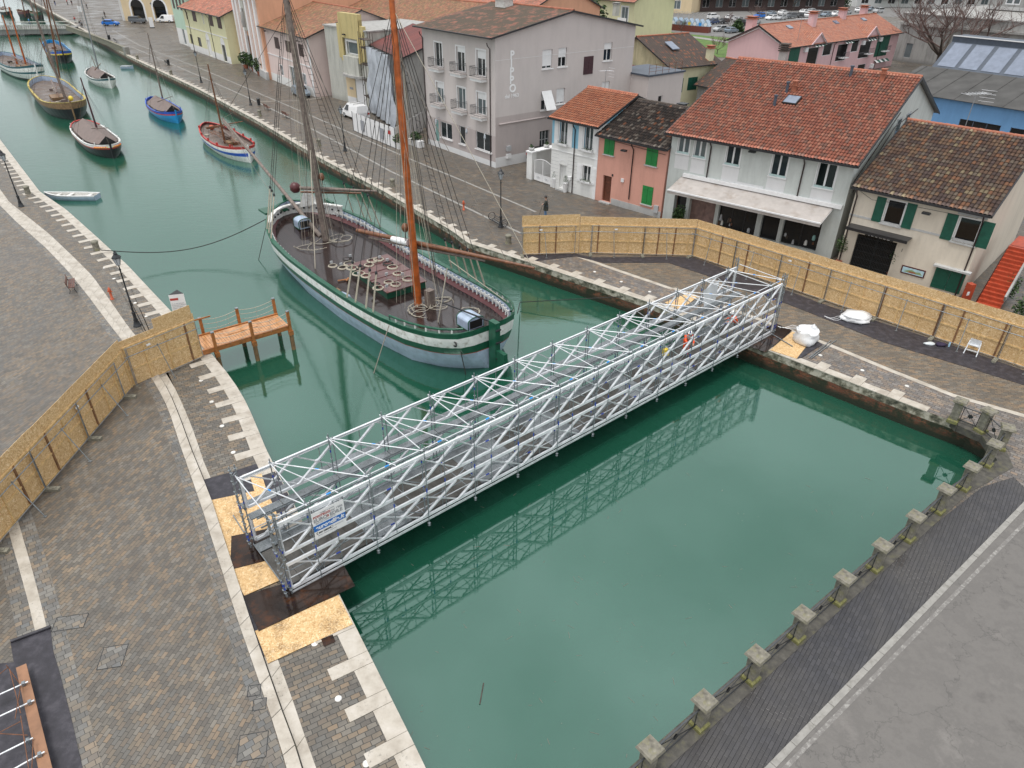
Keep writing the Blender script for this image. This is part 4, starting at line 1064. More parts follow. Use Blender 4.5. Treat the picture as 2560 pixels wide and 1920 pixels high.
# ---------------------------------------------------------------- sacks and litter
def sack(c, r, h, label, lying=False, seed=1):
    rnd = random.Random(seed); n = 20; prof = []
    T = thing('white_sack', label, 'sack', c); m = MB(); rings = []
    ph = [rnd.uniform(0, 6.28) for _ in range(6)]
    levels = [(0, .75), (.12, .95), (.35, 1.06), (.6, 1.0), (.82, .92), (1.0, .98)]
    vs = []
    for zf, rf in levels:
        for k in range(n):
            t = 2*math.pi*k/n; q = abs(math.cos(2*t))*.10+.95
            w = 1+.07*math.sin(3*t+ph[0]+zf*4)+.05*math.sin(7*t+ph[1]+zf*9)+.03*math.sin(11*t+ph[2])
            zz = zf*h*(1+.16*math.sin(2*t+ph[3])*zf+.08*math.sin(5*t+ph[4])*zf)
            vs.append(c+V(r*rf*q*w*math.cos(t), r*rf*q*w*math.sin(t)*(.8 if lying else 1), zz))
    if lying:
        for k in range(n):
            t = 2*math.pi*k/n; vs.append(c+V(r*.45*math.cos(t), r*.3*math.sin(t), h*1.12))
        vs.append(c+V(0, 0, h*1.15))
    else:
        for zf, rf in ((1.03, .93), (.72, .86), (.3, .7)):
            for k in range(n):
                t = 2*math.pi*k/n; vs.append(c+V(r*rf*math.cos(t), r*rf*math.sin(t), zf*h))
        vs.append(c+V(0, 0, h*.24))
    R_ = (len(vs)-1)//n; fs = []
    for i in range(R_-1):
        for k in range(n): fs.append((i*n+k, i*n+(k+1) % n, (i+1)*n+(k+1) % n, (i+1)*n+k))
    for k in range(n): fs.append(((R_-1)*n+k, (R_-1)*n+(k+1) % n, len(vs)-1))
    m.add(vs, fs, 0, True); m.build('sack_body', M['fabric_white'], T)
    for q in range(3):
        s0 = c+V(r*.8*math.cos(2.6+q*.3), r*.8*math.sin(2.6+q*.3), .12 if lying else h)
        m = MB(); pts = [s0+V(-.22*i+.08*math.sin(i+q), .12*math.sin(i*1.3+q)*i*.5, (.02-s0.z if lying else 0)*min(1, i/2)+(.0 if lying else .12*math.sin(math.pi*i/5))) for i in range(6)]
        m.path(pts, .014, 4); m.build('strap', M['fabric_white'], T)
sack(at(zN(1765,815)), .66, .85, 'upright open white sack standing on the far chipboard sheet', False, 2)
sack(at(zO(755,205)), .88, .36, 'flat white sack lying against the long hoarding', True, 5)
T = thing('step_stool', 'small silver step stool leaning at the long hoarding near the right edge', 'step stool', at(zO(1750,500)))
q = at(zO(1750,500)); sx = V(.72, -.62, 0)*.3; sy = V(.62, .72, 0)
for s in (-1, 1):
    m = MB(); m.bar(q+sx*s*1.15-sy*.25, q+sx*s+sy*.15+V(0, 0, .75), .05, .03); m.build('rail', M['alu'], T)
m = MB(); m.box(q-sx+V(0, 0, .5), sx*2, sy*.25, V(0, 0, .04)); m.box(q-sx*1+sy*.17+V(0, 0, .5), sx*2, sy*.02, V(0, 0, .38)); m.build('tread', M['alu'], T)
m = MB(); m.box(q-sx-sy*.12+V(0, 0, .22), sx*2, sy*.12, V(0, 0, .03)); m.build('tread', M['alu'], T)
m = MB(); m.blob(at(zO(1395,412), .05), .38, .18, .09, jit=.2); single('plastic_bag', m, M['plastic_white'], 'crumpled white and grey plastic bag by the long hoarding', 'bag')
m = MB(); m.blob(at(zO(1495,420), .07), .36, .2, .14, jit=.3); single('dark_cloth', m, simple('purple_cloth', (.03, .02, .05), .8), 'heap of dark purple cloth by the long hoarding', 'cloth')
q = at(zO(1560,440)); T = thing('water_bottle', 'clear blue water bottle by the dark cloth at the hoarding', 'bottle', q)
m = MB(); m.lathe([(.05, 0), (.055, .25), (.02, .32)], q, 8); m.build('body', simple('bottle_plastic', (.35, .55, .68), .15), T); m = MB(); m.lathe([(.025, .32), (.025, .35)], q, 8); m.build('screw_top', M['clamp'], T)
# recessed white ground lights
for i, (p, l) in enumerate([(zM(850,1060), 'near quay between the step band and the lowest stone teeth'), (zM(1092,1622), 'bottom of the near quay'), (zM(645,585), 'near quay against the large chipboard sheet'),
        (zJ(1697,1255), 'near quay closest above the membrane'), (zJ(1615,1063), 'near quay second above the membrane'), (zJ(1540,887), 'near quay third above the membrane'), (zJ(1463,732), 'near quay nearest the hoarding'),
        (zI(1265,1558), 'near quay just behind the hoarding'), (zI(1168,1443), 'near quay right of the hydrant'), (zI(985,1233), 'near quay level with the red bench'), (zI(903,1140), 'near quay by the lantern of the lamp'), (zI(740,970), 'near quay left of the chained bollard'),
        (zF(645,1243), 'far quay nearest the raised hoarding'), (zF(875,1328), 'far quay middle of the hoarding site'), (zF(1120,1415), 'far quay left of the footbridge end'),
        (zO(452,512), 'far quay beside the loose tubes'), (zO(815,642), 'far quay second right of the tubes'), (zO(1200,778), 'far quay nearest the corner posts')]):
    q = at(p); m = MB(); m.lathe([(.11, .0), (.11, .018), (.08, .024)], q, 14)
    single('ground_light', m, M['white_dirty'], 'white ground light, '+l, 'ground light', group='round lights set in the quay paving')
# water debris
rnd = random.Random(12)
tw = MB()
for i in range(170):
    x = rnd.uniform(1000, 2300); y = rnd.uniform(1180, 1900)
    q = at((x, y), ZW+.004)
    if (q-corner).cross(fd).z > -.4: continue
    a = rnd.uniform(0, 3.14); L = rnd.choice([.015, .03, .06, .1, .14]); d = V(math.cos(a), math.sin(a), 0)
    tw.tube(q-d*L, q+d*L, .004+.004*rnd.random(), n=4)
single('floating_debris', tw, M['rope_grey'], 'small twigs and specks drifting on the near basin water', 'debris')['kind'] = 'stuff'
m = MB(); m.path([at(zM(2105,925), ZW+.01), at(zM(2090,1010), ZW+.01), at(zM(2072,1110), ZW+.01)], .022, 5); single('floating_stick', m, M['bark'], 'bare curved stick floating in the near basin', 'stick')
# lower-left scaffold over membrane with plank
membrane('ground_membrane', [zL(75,735),zL(365,625),zL(385,800),zL(430,950),zL(520,1300),zL(610,1700),(-60,1990),(-60,1660),zL(0,900),zL(100,890)], ZP+.012, 'wide black membrane with a rolled edge in the lower left corner')
m = MB(); m.tube(at(zL(78,738), ZP+.06), at(zL(368,630), ZP+.06), .06, n=10); single('membrane_roll', m, M['felt'], 'rolled up end of the black membrane in the lower left corner', 'roll')
m = MB(); pq = [at(zL(115,930), ZP+.4), at(zL(190,898), ZP+.4), at(zL(405,1760), ZP+.4), at(zL(300,1760), ZP+.4)]
m.prism([xy(p) for p in pq], ZP+.36, ZP+.4, bottom=True); single('scaffold_plank', m, simple('brown_plank', (.26, .135, .075), .6, var=.25, scale=2), 'brown timber plank on the low scaffold in the lower left corner', 'plank')
T = thing('low_scaffold', 'rusty low scaffold frame entering the lower left corner under the brown plank', 'scaffold', at(zL(120,1400), ZP))
for a, b in ((zL(205,1030), zL(-60,1150)), (zL(250,1165), zL(-60,1310)), (zL(240,1440), zL(-60,1590)), (zL(325,1540), zL(60,1690))):
    m = MB(); m.tube(at(a, ZP+.5), at(b, ZP+.5), .026, n=7); m.build('tube', M['alu'], T)
    m = MB(); q = at(a, ZP+.48)-(at(a)-at(b)).normalized()*.12; m.cbox(q, .09, .11, .12, .5); m.tube(q, q-V(0, 0, .45), .02, n=6); m.build('coupler', M['galv'], T)
for a, b, z0, z1 in ((zL(70,940), zL(150,1260), 1.0, .7), (zL(150,1060), zL(110,1300), .5, .9), (zL(-60,1430), zL(150,1320), .6, .9), (zL(-60,1020), zL(60,925), .6, 1.0), (zL(-60,1405), zL(200,1420), .5, .6), (zL(150,1280), zL(215,1700), .9, .6), (zL(240,1460), zL(230,1700), .6, .6), (zL(45,910), zL(140,1040), 1.0, .5)):
    m = MB(); m.tube(at(a, ZP+z0), at(b, ZP+z1), .014, n=5); m.build('rusty_rod', M['spar_brown'], T)
for i, (cc, w_, h_) in enumerate(((zL(820,850), .75, .85), (zL(510,600), 1.0, .6), (zL(1840,1500), .8, .8), (zL(1850,1095), .38, .38), (zL(1890,1195), .38, .38))):
    q = at(cc, ZP+.004); m = MB(); rz = R(-78.2+90)
    ex = V(math.cos(rz), math.sin(rz), 0); ey = V(-ex.y, ex.x, 0)
    for s in (-1, 1):
        m.box(q+ex*s*w_/2-ey*h_/2-ex*.01, ex*.02, ey*h_, V(0, 0, .006)); m.box(q+ey*s*h_/2-ex*w_/2-ey*.01, ex*w_, ey*.02, V(0, 0, .006))
    m.box(q-ex*w_/2-ey*h_/2-V(0, 0, .003), ex*w_, ey*h_, V(0, 0, .005), 1)
    single('manhole_cover', m, [M['iron'], M['pave_border']], ['square paved manhole cover with grass at one edge in the middle of the piazza', 'paved manhole cover beside the lower left gutter band', 'paved manhole cover with four pale setts at the bottom of the piazza', 'upper small drain cover against the step band', 'lower small drain cover against the step band'][i], 'manhole cover')
# ---------------------------------------------------------------- building kit
def tile_plane(name, O, ex, W, up, S, cw, rh, mat, parent, geo=True):
    ex = ex.normalized(); up = up.normalized(); nn = ex.cross(up)
    if nn.z < 0: nn = -nn
    nc = max(1, round(W/cw)); nr = max(1, round(S/rh)); cw = W/nc; rh = S/nr
    mb = MB()
    if not geo:
        q = [O, O+ex*W, O+ex*W+up*S, O+up*S]; uv = [(0, 0), (nc, 0), (nc, nr), (0, nr)]
        if (q[1]-q[0]).cross(q[2]-q[1]).dot(nn) < 0: q = q[::-1]; uv = uv[::-1]
        mb.face([p+nn*.03 for p in q], 0, False, uv); mb.face([p-nn*.06 for p in q[::-1]], 1)
        for i in range(4):
            a, b = q[i], q[(i+1) % 4]; mb.face([a-nn*.06, b-nn*.06, b+nn*.03, a+nn*.03], 1)
        return mb.build(name, [mat, M['gutter']], parent)
    fr = [.0, .13, .3, .5, .7, .87]; hh = [.0, .035, .065, .078, .065, .035]
    vs = []; xs = []
    for c in range(nc):
        for f, h in zip(fr, hh): xs.append(((c+f)*cw, h, c+f))
    xs.append((W, 0, nc-.001)); n = len(xs); rnd = random.Random(nc)
    lines = []
    for r in range(nr):
        for k, (y, off) in enumerate(((r*rh-.02, .038), ((r+1)*rh, .0))):
            lines.append((y, off, r+(.01 if k == 0 else .99)))
    idx = 0
    jit = {}
    for (y, off, vv) in lines:
        for (x, h, u) in xs:
            key = (int(u), int(vv))
            if key not in jit: jit[key] = rnd.uniform(-.008, .014)
            vs.append(O+ex*x+up*y+nn*(h+off+jit[key]))
    me = bpy.data.meshes.new(name); fs = []; uvs = []
    for j in range(len(lines)-1):
        for i in range(n-1):
            a = j*n+i; fs.append((a, a+1, a+n+1, a+n))
            col = int(xs[i][2]); 
            u0 = xs[i][2]; u1 = xs[i+1][2] if int(xs[i+1][2]) == col else col+.999
            if j % 2 == 0: v0, v1 = lines[j][2], lines[j+1][2]
            else: v0 = v1 = lines[j+1][2]
            uvs += [(u0, v0), (u1, v0), (u1, v1), (u0, v1)]
    if (vs[1]-vs[0]).cross(vs[n]-vs[0]).dot(nn) < 0:
        fs = [f[::-1] for f in fs]; uvs = [uvs[4*k+3-i] for k in range(len(fs)) for i in range(4)]
    base = len(vs); q = [O, O+ex*W, O+ex*W+up*S, O+up*S]
    vs += [p-nn*.10 for p in q]+[p+nn*.0 for p in q]
    f2 = [(base+3, base+2, base+1, base)]+[(base+i, base+(i+1) % 4, base+4+(i+1) % 4, base+4+i) for i in range(4)]
    o0 = Vector((0, 0, 0)); qn = parent
    while qn is not None: o0 += qn.location; qn = qn.parent
    me.from_pydata([tuple(v-o0) for v in vs], [], fs+f2)
    me.polygons.foreach_set('material_index', [0]*len(fs)+[1]*len(f2))
    lay = me.uv_layers.new(name='tile'); flat = [c for uv in uvs for c in uv]+[0.0]*(2*4*len(f2)); lay.data.foreach_set('uv', flat)
    me.polygons.foreach_set('use_smooth', [((i//(n-1)) % 2 == 0) for i in range(len(fs))]+[False]*len(f2))
    me.materials.append(mat); me.materials.append(M['gutter']); me.update()
    o = bpy.data.objects.new(name, me); COL.objects.link(o); o.parent = parent; o['_w'] = 1
    return o
class House:
    def __init__(s, name, label, A, B, D, h, mat, cat='house', z0=0.0, u=None, L=None):
        s.A = Vector((A[0], A[1], z0)); d = Vector((B[0]-A[0], B[1]-A[1], 0)); s.L = L or d.length; s.u = u or d.normalized()
        s.v = Vector((-s.u.y, s.u.x, 0)); s.D = D; s.h = h; s.mat = M[mat]; s.z0 = z0
        s.T = thing(name, label, cat, s.A+s.u*s.L/2); s.holes = {'F': [], 'R': [], 'L': [], 'B': []}; s.extra = []
    def P(s, x, y, z): return s.A+s.u*x+s.v*y+Vector((0, 0, z-s.z0))
    def fr(s, side):
        if side == 'F': return s.A, s.u, -s.v, s.L
        if side == 'R': return s.A+s.u*s.L, s.v, s.u, s.D
        if side == 'L': return s.A+s.v*s.D, -s.v, -s.u, s.D
        return s.A+s.u*s.L+s.v*s.D, -s.u, s.v, s.L
    def fz(s, side, p):
        O, ex, out, _ = s.fr(side); q = plane_at(p, O, out); return (q-O).dot(ex), q.z
    def S(s, side, x, z, o=0.0):
        O, ex, out, _ = s.fr(side); return Vector((O.x, O.y, 0))+ex*x+out*o+Vector((0, 0, z))
    def slab(s, side, x0, x1, z0, z1, o0, o1, mat, name, parent=None):
        O, ex, out, _ = s.fr(side); mb = MB(); mb.box(s.S(side, x0, z0, o0), ex*(x1-x0), out*(o1-o0), V(0, 0, z1-z0))
        return mb.build(name, M[mat] if isinstance(mat, str) else mat, parent or s.T)
    def rect(s, side, tl, br):
        if isinstance(tl[0], (int, float)) and len(tl) == 2 and tl[0] > 1e3 or True:
            pass
        x0, z1 = s.fz(side, tl); x1, z0 = s.fz(side, br); return x0, z0, x1, z1
    def window(s, side, x0, z0, x1, z1, frame='trim_white', pane='glass', n=2, fw=.06, depth=.14, surround=None, sw=.12, sill=None, shutters=None, smat='sh_green', blind=0.0, bars=0, name='window', fo=0.0, louver=False, transom=None):
        if x1 < x0: x0, x1 = x1, x0
        if z1 < z0: z0, z1 = z1, z0
        closed = shutters == 'closed'
        s.holes[side].append((x0, z0, x1, z1, depth))
        O, ex, out, _ = s.fr(side); d = -depth+.01
        mb = MB(); a = d; b = d+.05
        def bx(xa, xb, za, zb, m=mb): m.box(s.S(side, xa, za, a), ex*(xb-xa), out*(b-a), V(0, 0, zb-za))
        bx(x0, x1, z0, z0+fw); bx(x0, x1, z1-fw, z1); bx(x0, x0+fw, z0+fw, z1-fw); bx(x1-fw, x1, z0+fw, z1-fw)
        for i in range(1, n):
            xc = x0+(x1-x0)*i/n; bx(xc-fw*.8, xc+fw*.8, z0+fw, z1-fw)
        if transom: zc = z0+(z1-z0)*transom; bx(x0+fw, x1-fw, zc-fw*.5, zc+fw*.5)
        w = mb.build(name, M[frame], s.T)
        pm = MB(); q = [s.S(side, x, z, d+.02) for x, z in ((x0, z0), (x1, z0), (x1, z1), (x0, z1))]
        if (q[1]-q[0]).cross(q[2]-q[1]).dot(out) < 0: q = q[::-1]
        pm.face(q); pm.build('pane', M[pane] if isinstance(pane, str) else pane, w)
        if blind: s.slab(side, x0+.02, x1-.02, z1-(z1-z0)*blind, z1-.01, d+.05, d+.08, 'trim_white', 'roller_blind', w)
        if surround:
            sm = MB()
            for xa, xb, za, zb in ((x0-sw, x0, z0, z1+sw), (x1, x1+sw, z0, z1+sw), (x0, x1, z1, z1+sw)):
                sm.box(s.S(side, xa, za, -.01), ex*(xb-xa), out*.04, V(0, 0, zb-za))
            sm.build('surround', M[surround], w)
        if sill: s.slab(side, x0-.12, x1+.12, z0-.09, z0, -.02, .12, sill, 'sill', w)
        if bars:
            for i in range(bars):
                xc = x0+(x1-x0)*(i+.5)/bars; bm = MB(); bm.tube(s.S(side, xc, z0, -.03), s.S(side, xc, z0+(z1-z0)*.55, -.03), .012, n=4); bm.build('window_bar', M['trim_white' if shutters else 'iron'], w)
        if closed:
            xm = (x0+x1)/2
            for xa, xb in ((x0-.03, xm-.012), (xm+.012, x1+.03)):
                sh = s.slab(side, xa, xb, z0-.02, z1+.02, .012, .05, smat, 'shutter')
                lm = MB()
                if louver:
                    zz = z0+.08
                    while zz < z1-.06: lm.box(s.S(side, xa+.05, zz, .05), ex*(xb-xa-.1), out*.012, V(0, 0, .03)); zz += .09
                    lm.build('louvre', M[smat], sh)
                else:
                    for zz in (z0+.2, z1-.3): lm = MB(); lm.box(s.S(side, xa+.02, zz, .05), ex*(xb-xa-.04), out*.02, V(0, 0, .07)); lm.build('batten', M[smat], sh)
        elif shutters == 'open':
            wd = (x1-x0)*.5
            for xa, xb in ((x0-sw-wd-.02, x0-sw-.02), (x1+sw+.02, x1+sw+wd+.02)):
                sh = s.slab(side, xa, xb, z0-.02, z1+.02, .02, .06, smat, 'shutter')
                for zz in (z0+.12, (z0+z1)/2, z1-.2): lm = MB(); lm.box(s.S(side, xa+.04, zz, .06), ex*(xb-xa-.08), out*.012, V(0, 0, .06)); lm.build('batten', M[smat], sh)
        return w
    def win(s, side, tl, br, **k): return s.window(side, *s.rect(side, tl, br), **k)
    def arch_top(s, side, x0, x1, z, mat='trim_white', w=.14):
        mb = MB(); O, ex, out, _ = s.fr(side); c = (x0+x1)/2; r = (x1-x0)/2; N = 9
        for i in range(N):
            a0 = math.pi*i/N; a1 = math.pi*(i+1)/N
            q = [s.S(side, c-r*math.cos(a0), z+r*math.sin(a0), .03), s.S(side, c-r*math.cos(a1), z+r*math.sin(a1), .03), s.S(side, c-(r+w)*math.cos(a1), z+(r+w)*math.sin(a1), .03), s.S(side, c-(r+w)*math.cos(a0), z+(r+w)*math.sin(a0), .03)]
            if (q[1]-q[0]).cross(q[2]-q[1]).dot(out) < 0: q = q[::-1]
            mb.face(q)
            q = [s.S(side, c, z, .01), s.S(side, c-r*math.cos(a0), z+r*math.sin(a0), .01), s.S(side, c-r*math.cos(a1), z+r*math.sin(a1), .01)]
            if (q[1]-q[0]).cross(q[2]-q[1]).dot(out) < 0: q = q[::-1]
            mb.face(q, 1)
        return mb, N
    def pipe(s, side, x, zt=None, zb=0.0, o=.09, mat='pipe', r=.05):
        zt = zt or s.h-.15; mb = MB()
        mb.path([s.S(side, x+.0, zt+.12, o+.35), s.S(side, x, zt-.1, o+.3), s.S(side, x, zt-.45, o), s.S(side, x, zb, o)], r, 6); return mb.build('downpipe', M[mat], s.T)
    def lamp(s, side, x, z):
        mb = MB(); mb.bar(s.S(side, x, z, 0), s.S(side, x, z+.1, .35), .04); mb.cbox(s.S(side, x, z+.08, .5), .5, .3, .12, math.atan2(s.u.y, s.u.x)); return mb.build('wall_lamp', M['iron'], s.T)
    def finish(s, ridge='x', hr=None, rp=.5, ov=.45, ou=.3, tile='tile_red', geo=True, cw=.24, rh=.36, gutter=True, bands=None, flat=False, hback=None, caps=True, capmat=None):
        mb = MB(); h = s.h; hr = hr or h+2; hb = hback or h
        for side in 'FRLB':
            O, ex, out, W = s.fr(side); hs = s.holes[side]
            us = sorted(set([0.0, W]+[c for H in hs for c in (H[0], H[2]) if 0 < c < W]))
            zs = sorted(set([s.z0, h]+[c for H in hs for c in (H[1], H[3]) if s.z0 < c < h]))
            for i in range(len(us)-1):
                for j in range(len(zs)-1):
                    uc = (us[i]+us[i+1])/2; zc = (zs[j]+zs[j+1])/2
                    if any(H[0] < uc < H[2] and H[1] < zc < H[3] for H in hs): continue
                    q = [s.S(side, us[i], zs[j]), s.S(side, us[i+1], zs[j]), s.S(side, us[i+1], zs[j+1]), s.S(side, us[i], zs[j+1])]
                    if (q[1]-q[0]).cross(q[2]-q[1]).dot(out) < 0: q = q[::-1]
                    m = 0
                    if bands:
                        for (z_, m_) in bands:
                            if zc < z_: m = m_; break
                    mb.face(q, m)
            for H in hs:
                x0, z0, x1, z1, d = H
                for (a, b) in (((x0, z0), (x1, z0)), ((x1, z0), (x1, z1)), ((x1, z1), (x0, z1)), ((x0, z1), (x0, z0))):
                    mi = next((m_ for z_, m_ in (bands or [(99, 0)]) if (z0+z1)/2 < z_), 0)
                    mb.face([s.S(side, *a, 0), s.S(side, *b, 0), s.S(side, *b, -d), s.S(side, *a, -d)], mi)
        if not flat:
            if ridge == 'x':
                for side, rr in (('R', rp), ('L', 1-rp)):
                    O, ex, out, W = s.fr(side); q = [s.S(side, 0, h), s.S(side, W, h), s.S(side, W*rr, hr)]
                    if (q[1]-q[0]).cross(q[2]-q[1]).dot(out) < 0: q = q[::-1]
                    mb.face(q)
            else:
                for side, rr in (('F', rp), ('B', 1-rp)):
                    O, ex, out, W = s.fr(side); q = [s.S(side, 0, h), s.S(side, W, h), s.S(side, W*rr, hr)]
                    if (q[1]-q[0]).cross(q[2]-q[1]).dot(out) < 0: q = q[::-1]
                    mb.face(q)
        mats = [s.mat]+[M[x] for x in s.extra]
        s.wall = mb.build('wall', mats, s.T)
        if flat:
            m = MB(); m.prism([xy(s.P(-.15, -.15, 0)), xy(s.P(s.L+.15, -.15, 0)), xy(s.P(s.L+.15, s.D+.15, 0)), xy(s.P(-.15, s.D+.15, 0))], h, h+.18); s.roof = m.build('roof', M[tile], s.T); return s
        if ridge == 'x':
            yr = s.D*rp; sl = (hr-h)/yr; sb = (hr-h)/(s.D-yr)
            up = (s.v*yr+V(0, 0, hr-h)); S_ = math.hypot(yr+ov, sl*(yr+ov))
            rf = tile_plane('roof_front_slope', s.P(-ou, -ov, h-sl*ov+.04), s.u, s.L+2*ou, up, S_, cw, rh, M[tile], s.T, geo)
            upb = (-s.v*(s.D-yr)+V(0, 0, hr-h)); Sb = math.hypot(s.D-yr+ov, sb*(s.D-yr+ov))
            tile_plane('roof_back_slope', s.P(-ou, s.D+ov, h-sb*ov+.04), s.u, s.L+2*ou, upb, Sb, cw*2, rh*2, M[tile], s.T, False)
            ra, rb = s.P(-ou, yr, hr+.08), s.P(s.L+ou, yr, hr+.08)
            ga, gb = s.P(-ou, -ov-.07, h-sl*ov-.0), s.P(s.L+ou, -ov-.07, h-sl*ov-.0)
            vg = [(s.P(x, -ov, h-sl*ov+.0), s.P(x, yr, hr+.0), s.P(x, s.D+ov, h-sb*ov)) for x in (-ou-.03, s.L+ou+.03)]
        else:
            xr = s.L*rp; sl = (hr-h)/xr; sb = (hr-h)/(s.L-xr)
            up = (-s.u*(s.L-xr)+V(0, 0, hr-h)); S_ = math.hypot(s.L-xr+ov, sb*(s.L-xr+ov))
            rf = tile_plane('roof_right_slope', s.P(s.L+ov, -ou, h-sb*ov+.04), s.v, s.D+2*ou, up, S_, cw, rh, M[tile], s.T, geo)
            upb = (s.u*xr+V(0, 0, hr-h)); Sb = math.hypot(xr+ov, sl*(xr+ov))
            tile_plane('roof_left_slope', s.P(-ov, -ou, h-sl*ov+.04), s.v, s.D+2*ou, upb, Sb, cw, rh, M[tile], s.T, False)
            ra, rb = s.P(xr, -ou, hr+.08), s.P(xr, s.D+ou, hr+.08)
            ga, gb = s.P(s.L+ov+.07, -ou, h-sb*ov), s.P(s.L+ov+.07, s.D+ou, h-sb*ov)
            vg = [(s.P(-ov, y, h-sl*ov), s.P(xr, y, hr), s.P(s.L+ov, y, h-sb*ov)) for y in (-ou-.03,)]
        s.roof = rf
        if caps:
            m = MB(); L_ = (rb-ra).length; k = max(1, int(L_/.42)); d = (rb-ra)/k; rn = random.Random(k)
            for i in range(k): m.tube(ra+d*i-d*.04+V(0, 0, rn.uniform(-.012, .012)), ra+d*(i+1), .13, .11, n=7, m=0, cap=False)
            m.build('ridge_caps', M[capmat or 'terracotta'], s.T)
        if gutter:
            m = MB(); m.bar(ga, gb, .13, .13); m.build('gutter', M['gutter'], s.T)
        for a, b, c in vg:
            m = MB(); m.bar(a+V(0, 0, -.02), b+V(0, 0, -.02), .06, .16); m.bar(b+V(0, 0, -.02), c+V(0, 0, -.02), .06, .16); m.build('verge_board', M['gutter'], s.T)
        return s
def chimney(H, p, w, h, mat, cap='terracotta', name='chimney'):
    m = MB(); m.cbox(p+V(0, 0, h/2-.4), w, w, h+.8, math.atan2(H.u.y, H.u.x)); o = m.build(name, M[mat], H.T)
    m = MB(); m.cbox(p+V(0, 0, h+.06), w*1.35, w*1.35, .1, math.atan2(H.u.y, H.u.x)); m.cbox(p+V(0, 0, h+.22), w*.9, w*.9, .2, math.atan2(H.u.y, H.u.x)); m.cbox(p+V(0, 0, h+.36), w*1.3, w*1.3, .07, math.atan2(H.u.y, H.u.x)); m.build('chimney_cap', M[cap], o)
def roofpt(H, p, hr=None, rp=.5):
    """pixel to a point on the front slope of a ridge-x roof"""
    yr = H.D*rp; n = (H.u.cross((H.v*yr+V(0, 0, hr-H.h)).normalized())); q = plane_at(p, H.P(0, 0, H.h+.08), n)
    if (q-H.A).dot(H.v) > yr-.25 or (q-CPOS).length > 400: 
        x = (q-H.A).dot(H.u); q = H.P(min(max(x, .5), H.L-.5), yr-.25, hr-.1)
    return q
def skylight(H, tl, br, hr, rp=.5, glass='glass_sky', w=None, l=None):
    c = roofpt(H, ((tl[0]+br[0])/2, (tl[1]+br[1])/2), hr, rp); up = (H.v*H.D*rp+V(0, 0, hr-H.h)).normalized(); nn = H.u.cross(up); w = w or .8; l = l or 1.0
    m = MB(); m.box(c-H.u*w/2-up*l/2-nn*.1, H.u*w, up*l, nn*.28); o = m.build('skylight', M['gutter'], H.T)
    m = MB(); m.box(c-H.u*(w/2-.07)-up*(l/2-.07)+nn*.17, H.u*(w-.14), up*(l-.14), nn*.02); m.build('pane', M[glass], o)
def leafy(mb, c, r, n, size=.05, rnd=random, m=0, squash=1.0, mats=2):
    for _ in range(n):
        while True:
            d = V(rnd.uniform(-1, 1), rnd.uniform(-1, 1), rnd.uniform(-1, 1))
            if d.length < 1: break
        q = c+V(d.x*r, d.y*r, d.z*r*squash); a = V(rnd.uniform(-1, 1), rnd.uniform(-1, 1), rnd.uniform(-.6, .6)).normalized(); b = a.cross(V(rnd.uniform(-1, 1), rnd.uniform(-1, 1), rnd.uniform(-1, 1))).normalized()
        s_ = size*rnd.uniform(.6, 1.5); mb.face([q-a*s_, q+b*s_*.6, q+a*s_, q-b*s_*.6], rnd.randrange(mats) if mats > 1 else m)
# ---------------------------------------------------------------- the mauve restaurant building with lettering
pA, pB = at(zC(240,1240)), at(zC(826,1452)); hP = 12.35
H = House('restaurant_building', 'tall mauve three storey building with white vertical letters on its side wall', pA, pB, 19.4, hP, 'w_mauve', 'building')
H.extra = ['w_mauve_dk', 'w_panel']
rx, rz_ = H.fz('R', zC(1370,100))
bal = []
for k, (tl, br, bl) in enumerate((((292,352),(372,560),.0), ((480,388),(566,598),.22), ((655,418),(744,640),.32), ((307,695),(386,905),.28), ((490,738),(574,945),.05), ((658,782),(748,990),.3))):
    x0, z0, x1, z1 = H.rect('F', zC(*tl), zC(*br)); 
    zf = (8.55 if k < 3 else 4.9)
    H.window('F', x0+.1, zf, x1-.1, z1-.1, surround='trim_white', sw=.14, n=2, blind=bl, pane='glass_grey' if k in (3, 4, 5) else 'glass', depth=.2)
    xc = (x0+x1)/2; bw = .95
    s_ = H.slab('F', xc-bw, xc+bw, zf-.42, zf-.05, 0, .72, 'trim_white', 'balcony_slab'); H.slab('F', xc-bw-.08, xc+bw+.08, zf-.16, zf-.04, 0, .82, 'w_mauve', 'balcony_lip', s_)
    m = MB(); rw = bw+.02
    pts = [H.S('F', xc-rw, 0, .02), H.S('F', xc-rw, 0, .76), H.S('F', xc+rw, 0, .76), H.S('F', xc+rw, 0, .02)]
    for zz in (zf+.02, zf+.88): m.path([p+V(0, 0, zz) for p in pts], .022, 4)
    m.path([p+V(0, 0, zf+.72) for p in pts], .012, 4)
    for a, b in zip(pts[:-1], pts[1:]):
        L_ = (b-a).length; kx = int(L_/.12)
        for i in range(kx+1):
            q = a.lerp(b, i/kx); sw_ = .03*math.sin(i*2.1)
            m.path([q+V(0, 0, zf+.02), q+(b-a).normalized()*sw_+V(0, 0, zf+.35), q-(b-a).normalized()*sw_+V(0, 0, zf+.6), q+V(0, 0, zf+.88)], .010, 3)
    m.build('balcony_railing', M['iron_grey'], H.T)
H.win('F', zC(295,1025), zC(340,1232), n=1, pane='glass_teal', name='door', fw=.08)
H.win('F', zC(348,1045), zC(452,1215), n=2, fw=.07, pane='glass', sill='trim_white'); H.win('F', zC(512,1082), zC(566,1255), n=1, fw=.08, sill='trim_white', surround=None)
H.win('F', zC(655,1128), zC(792,1325), n=2, fw=.07, sill='trim_white')
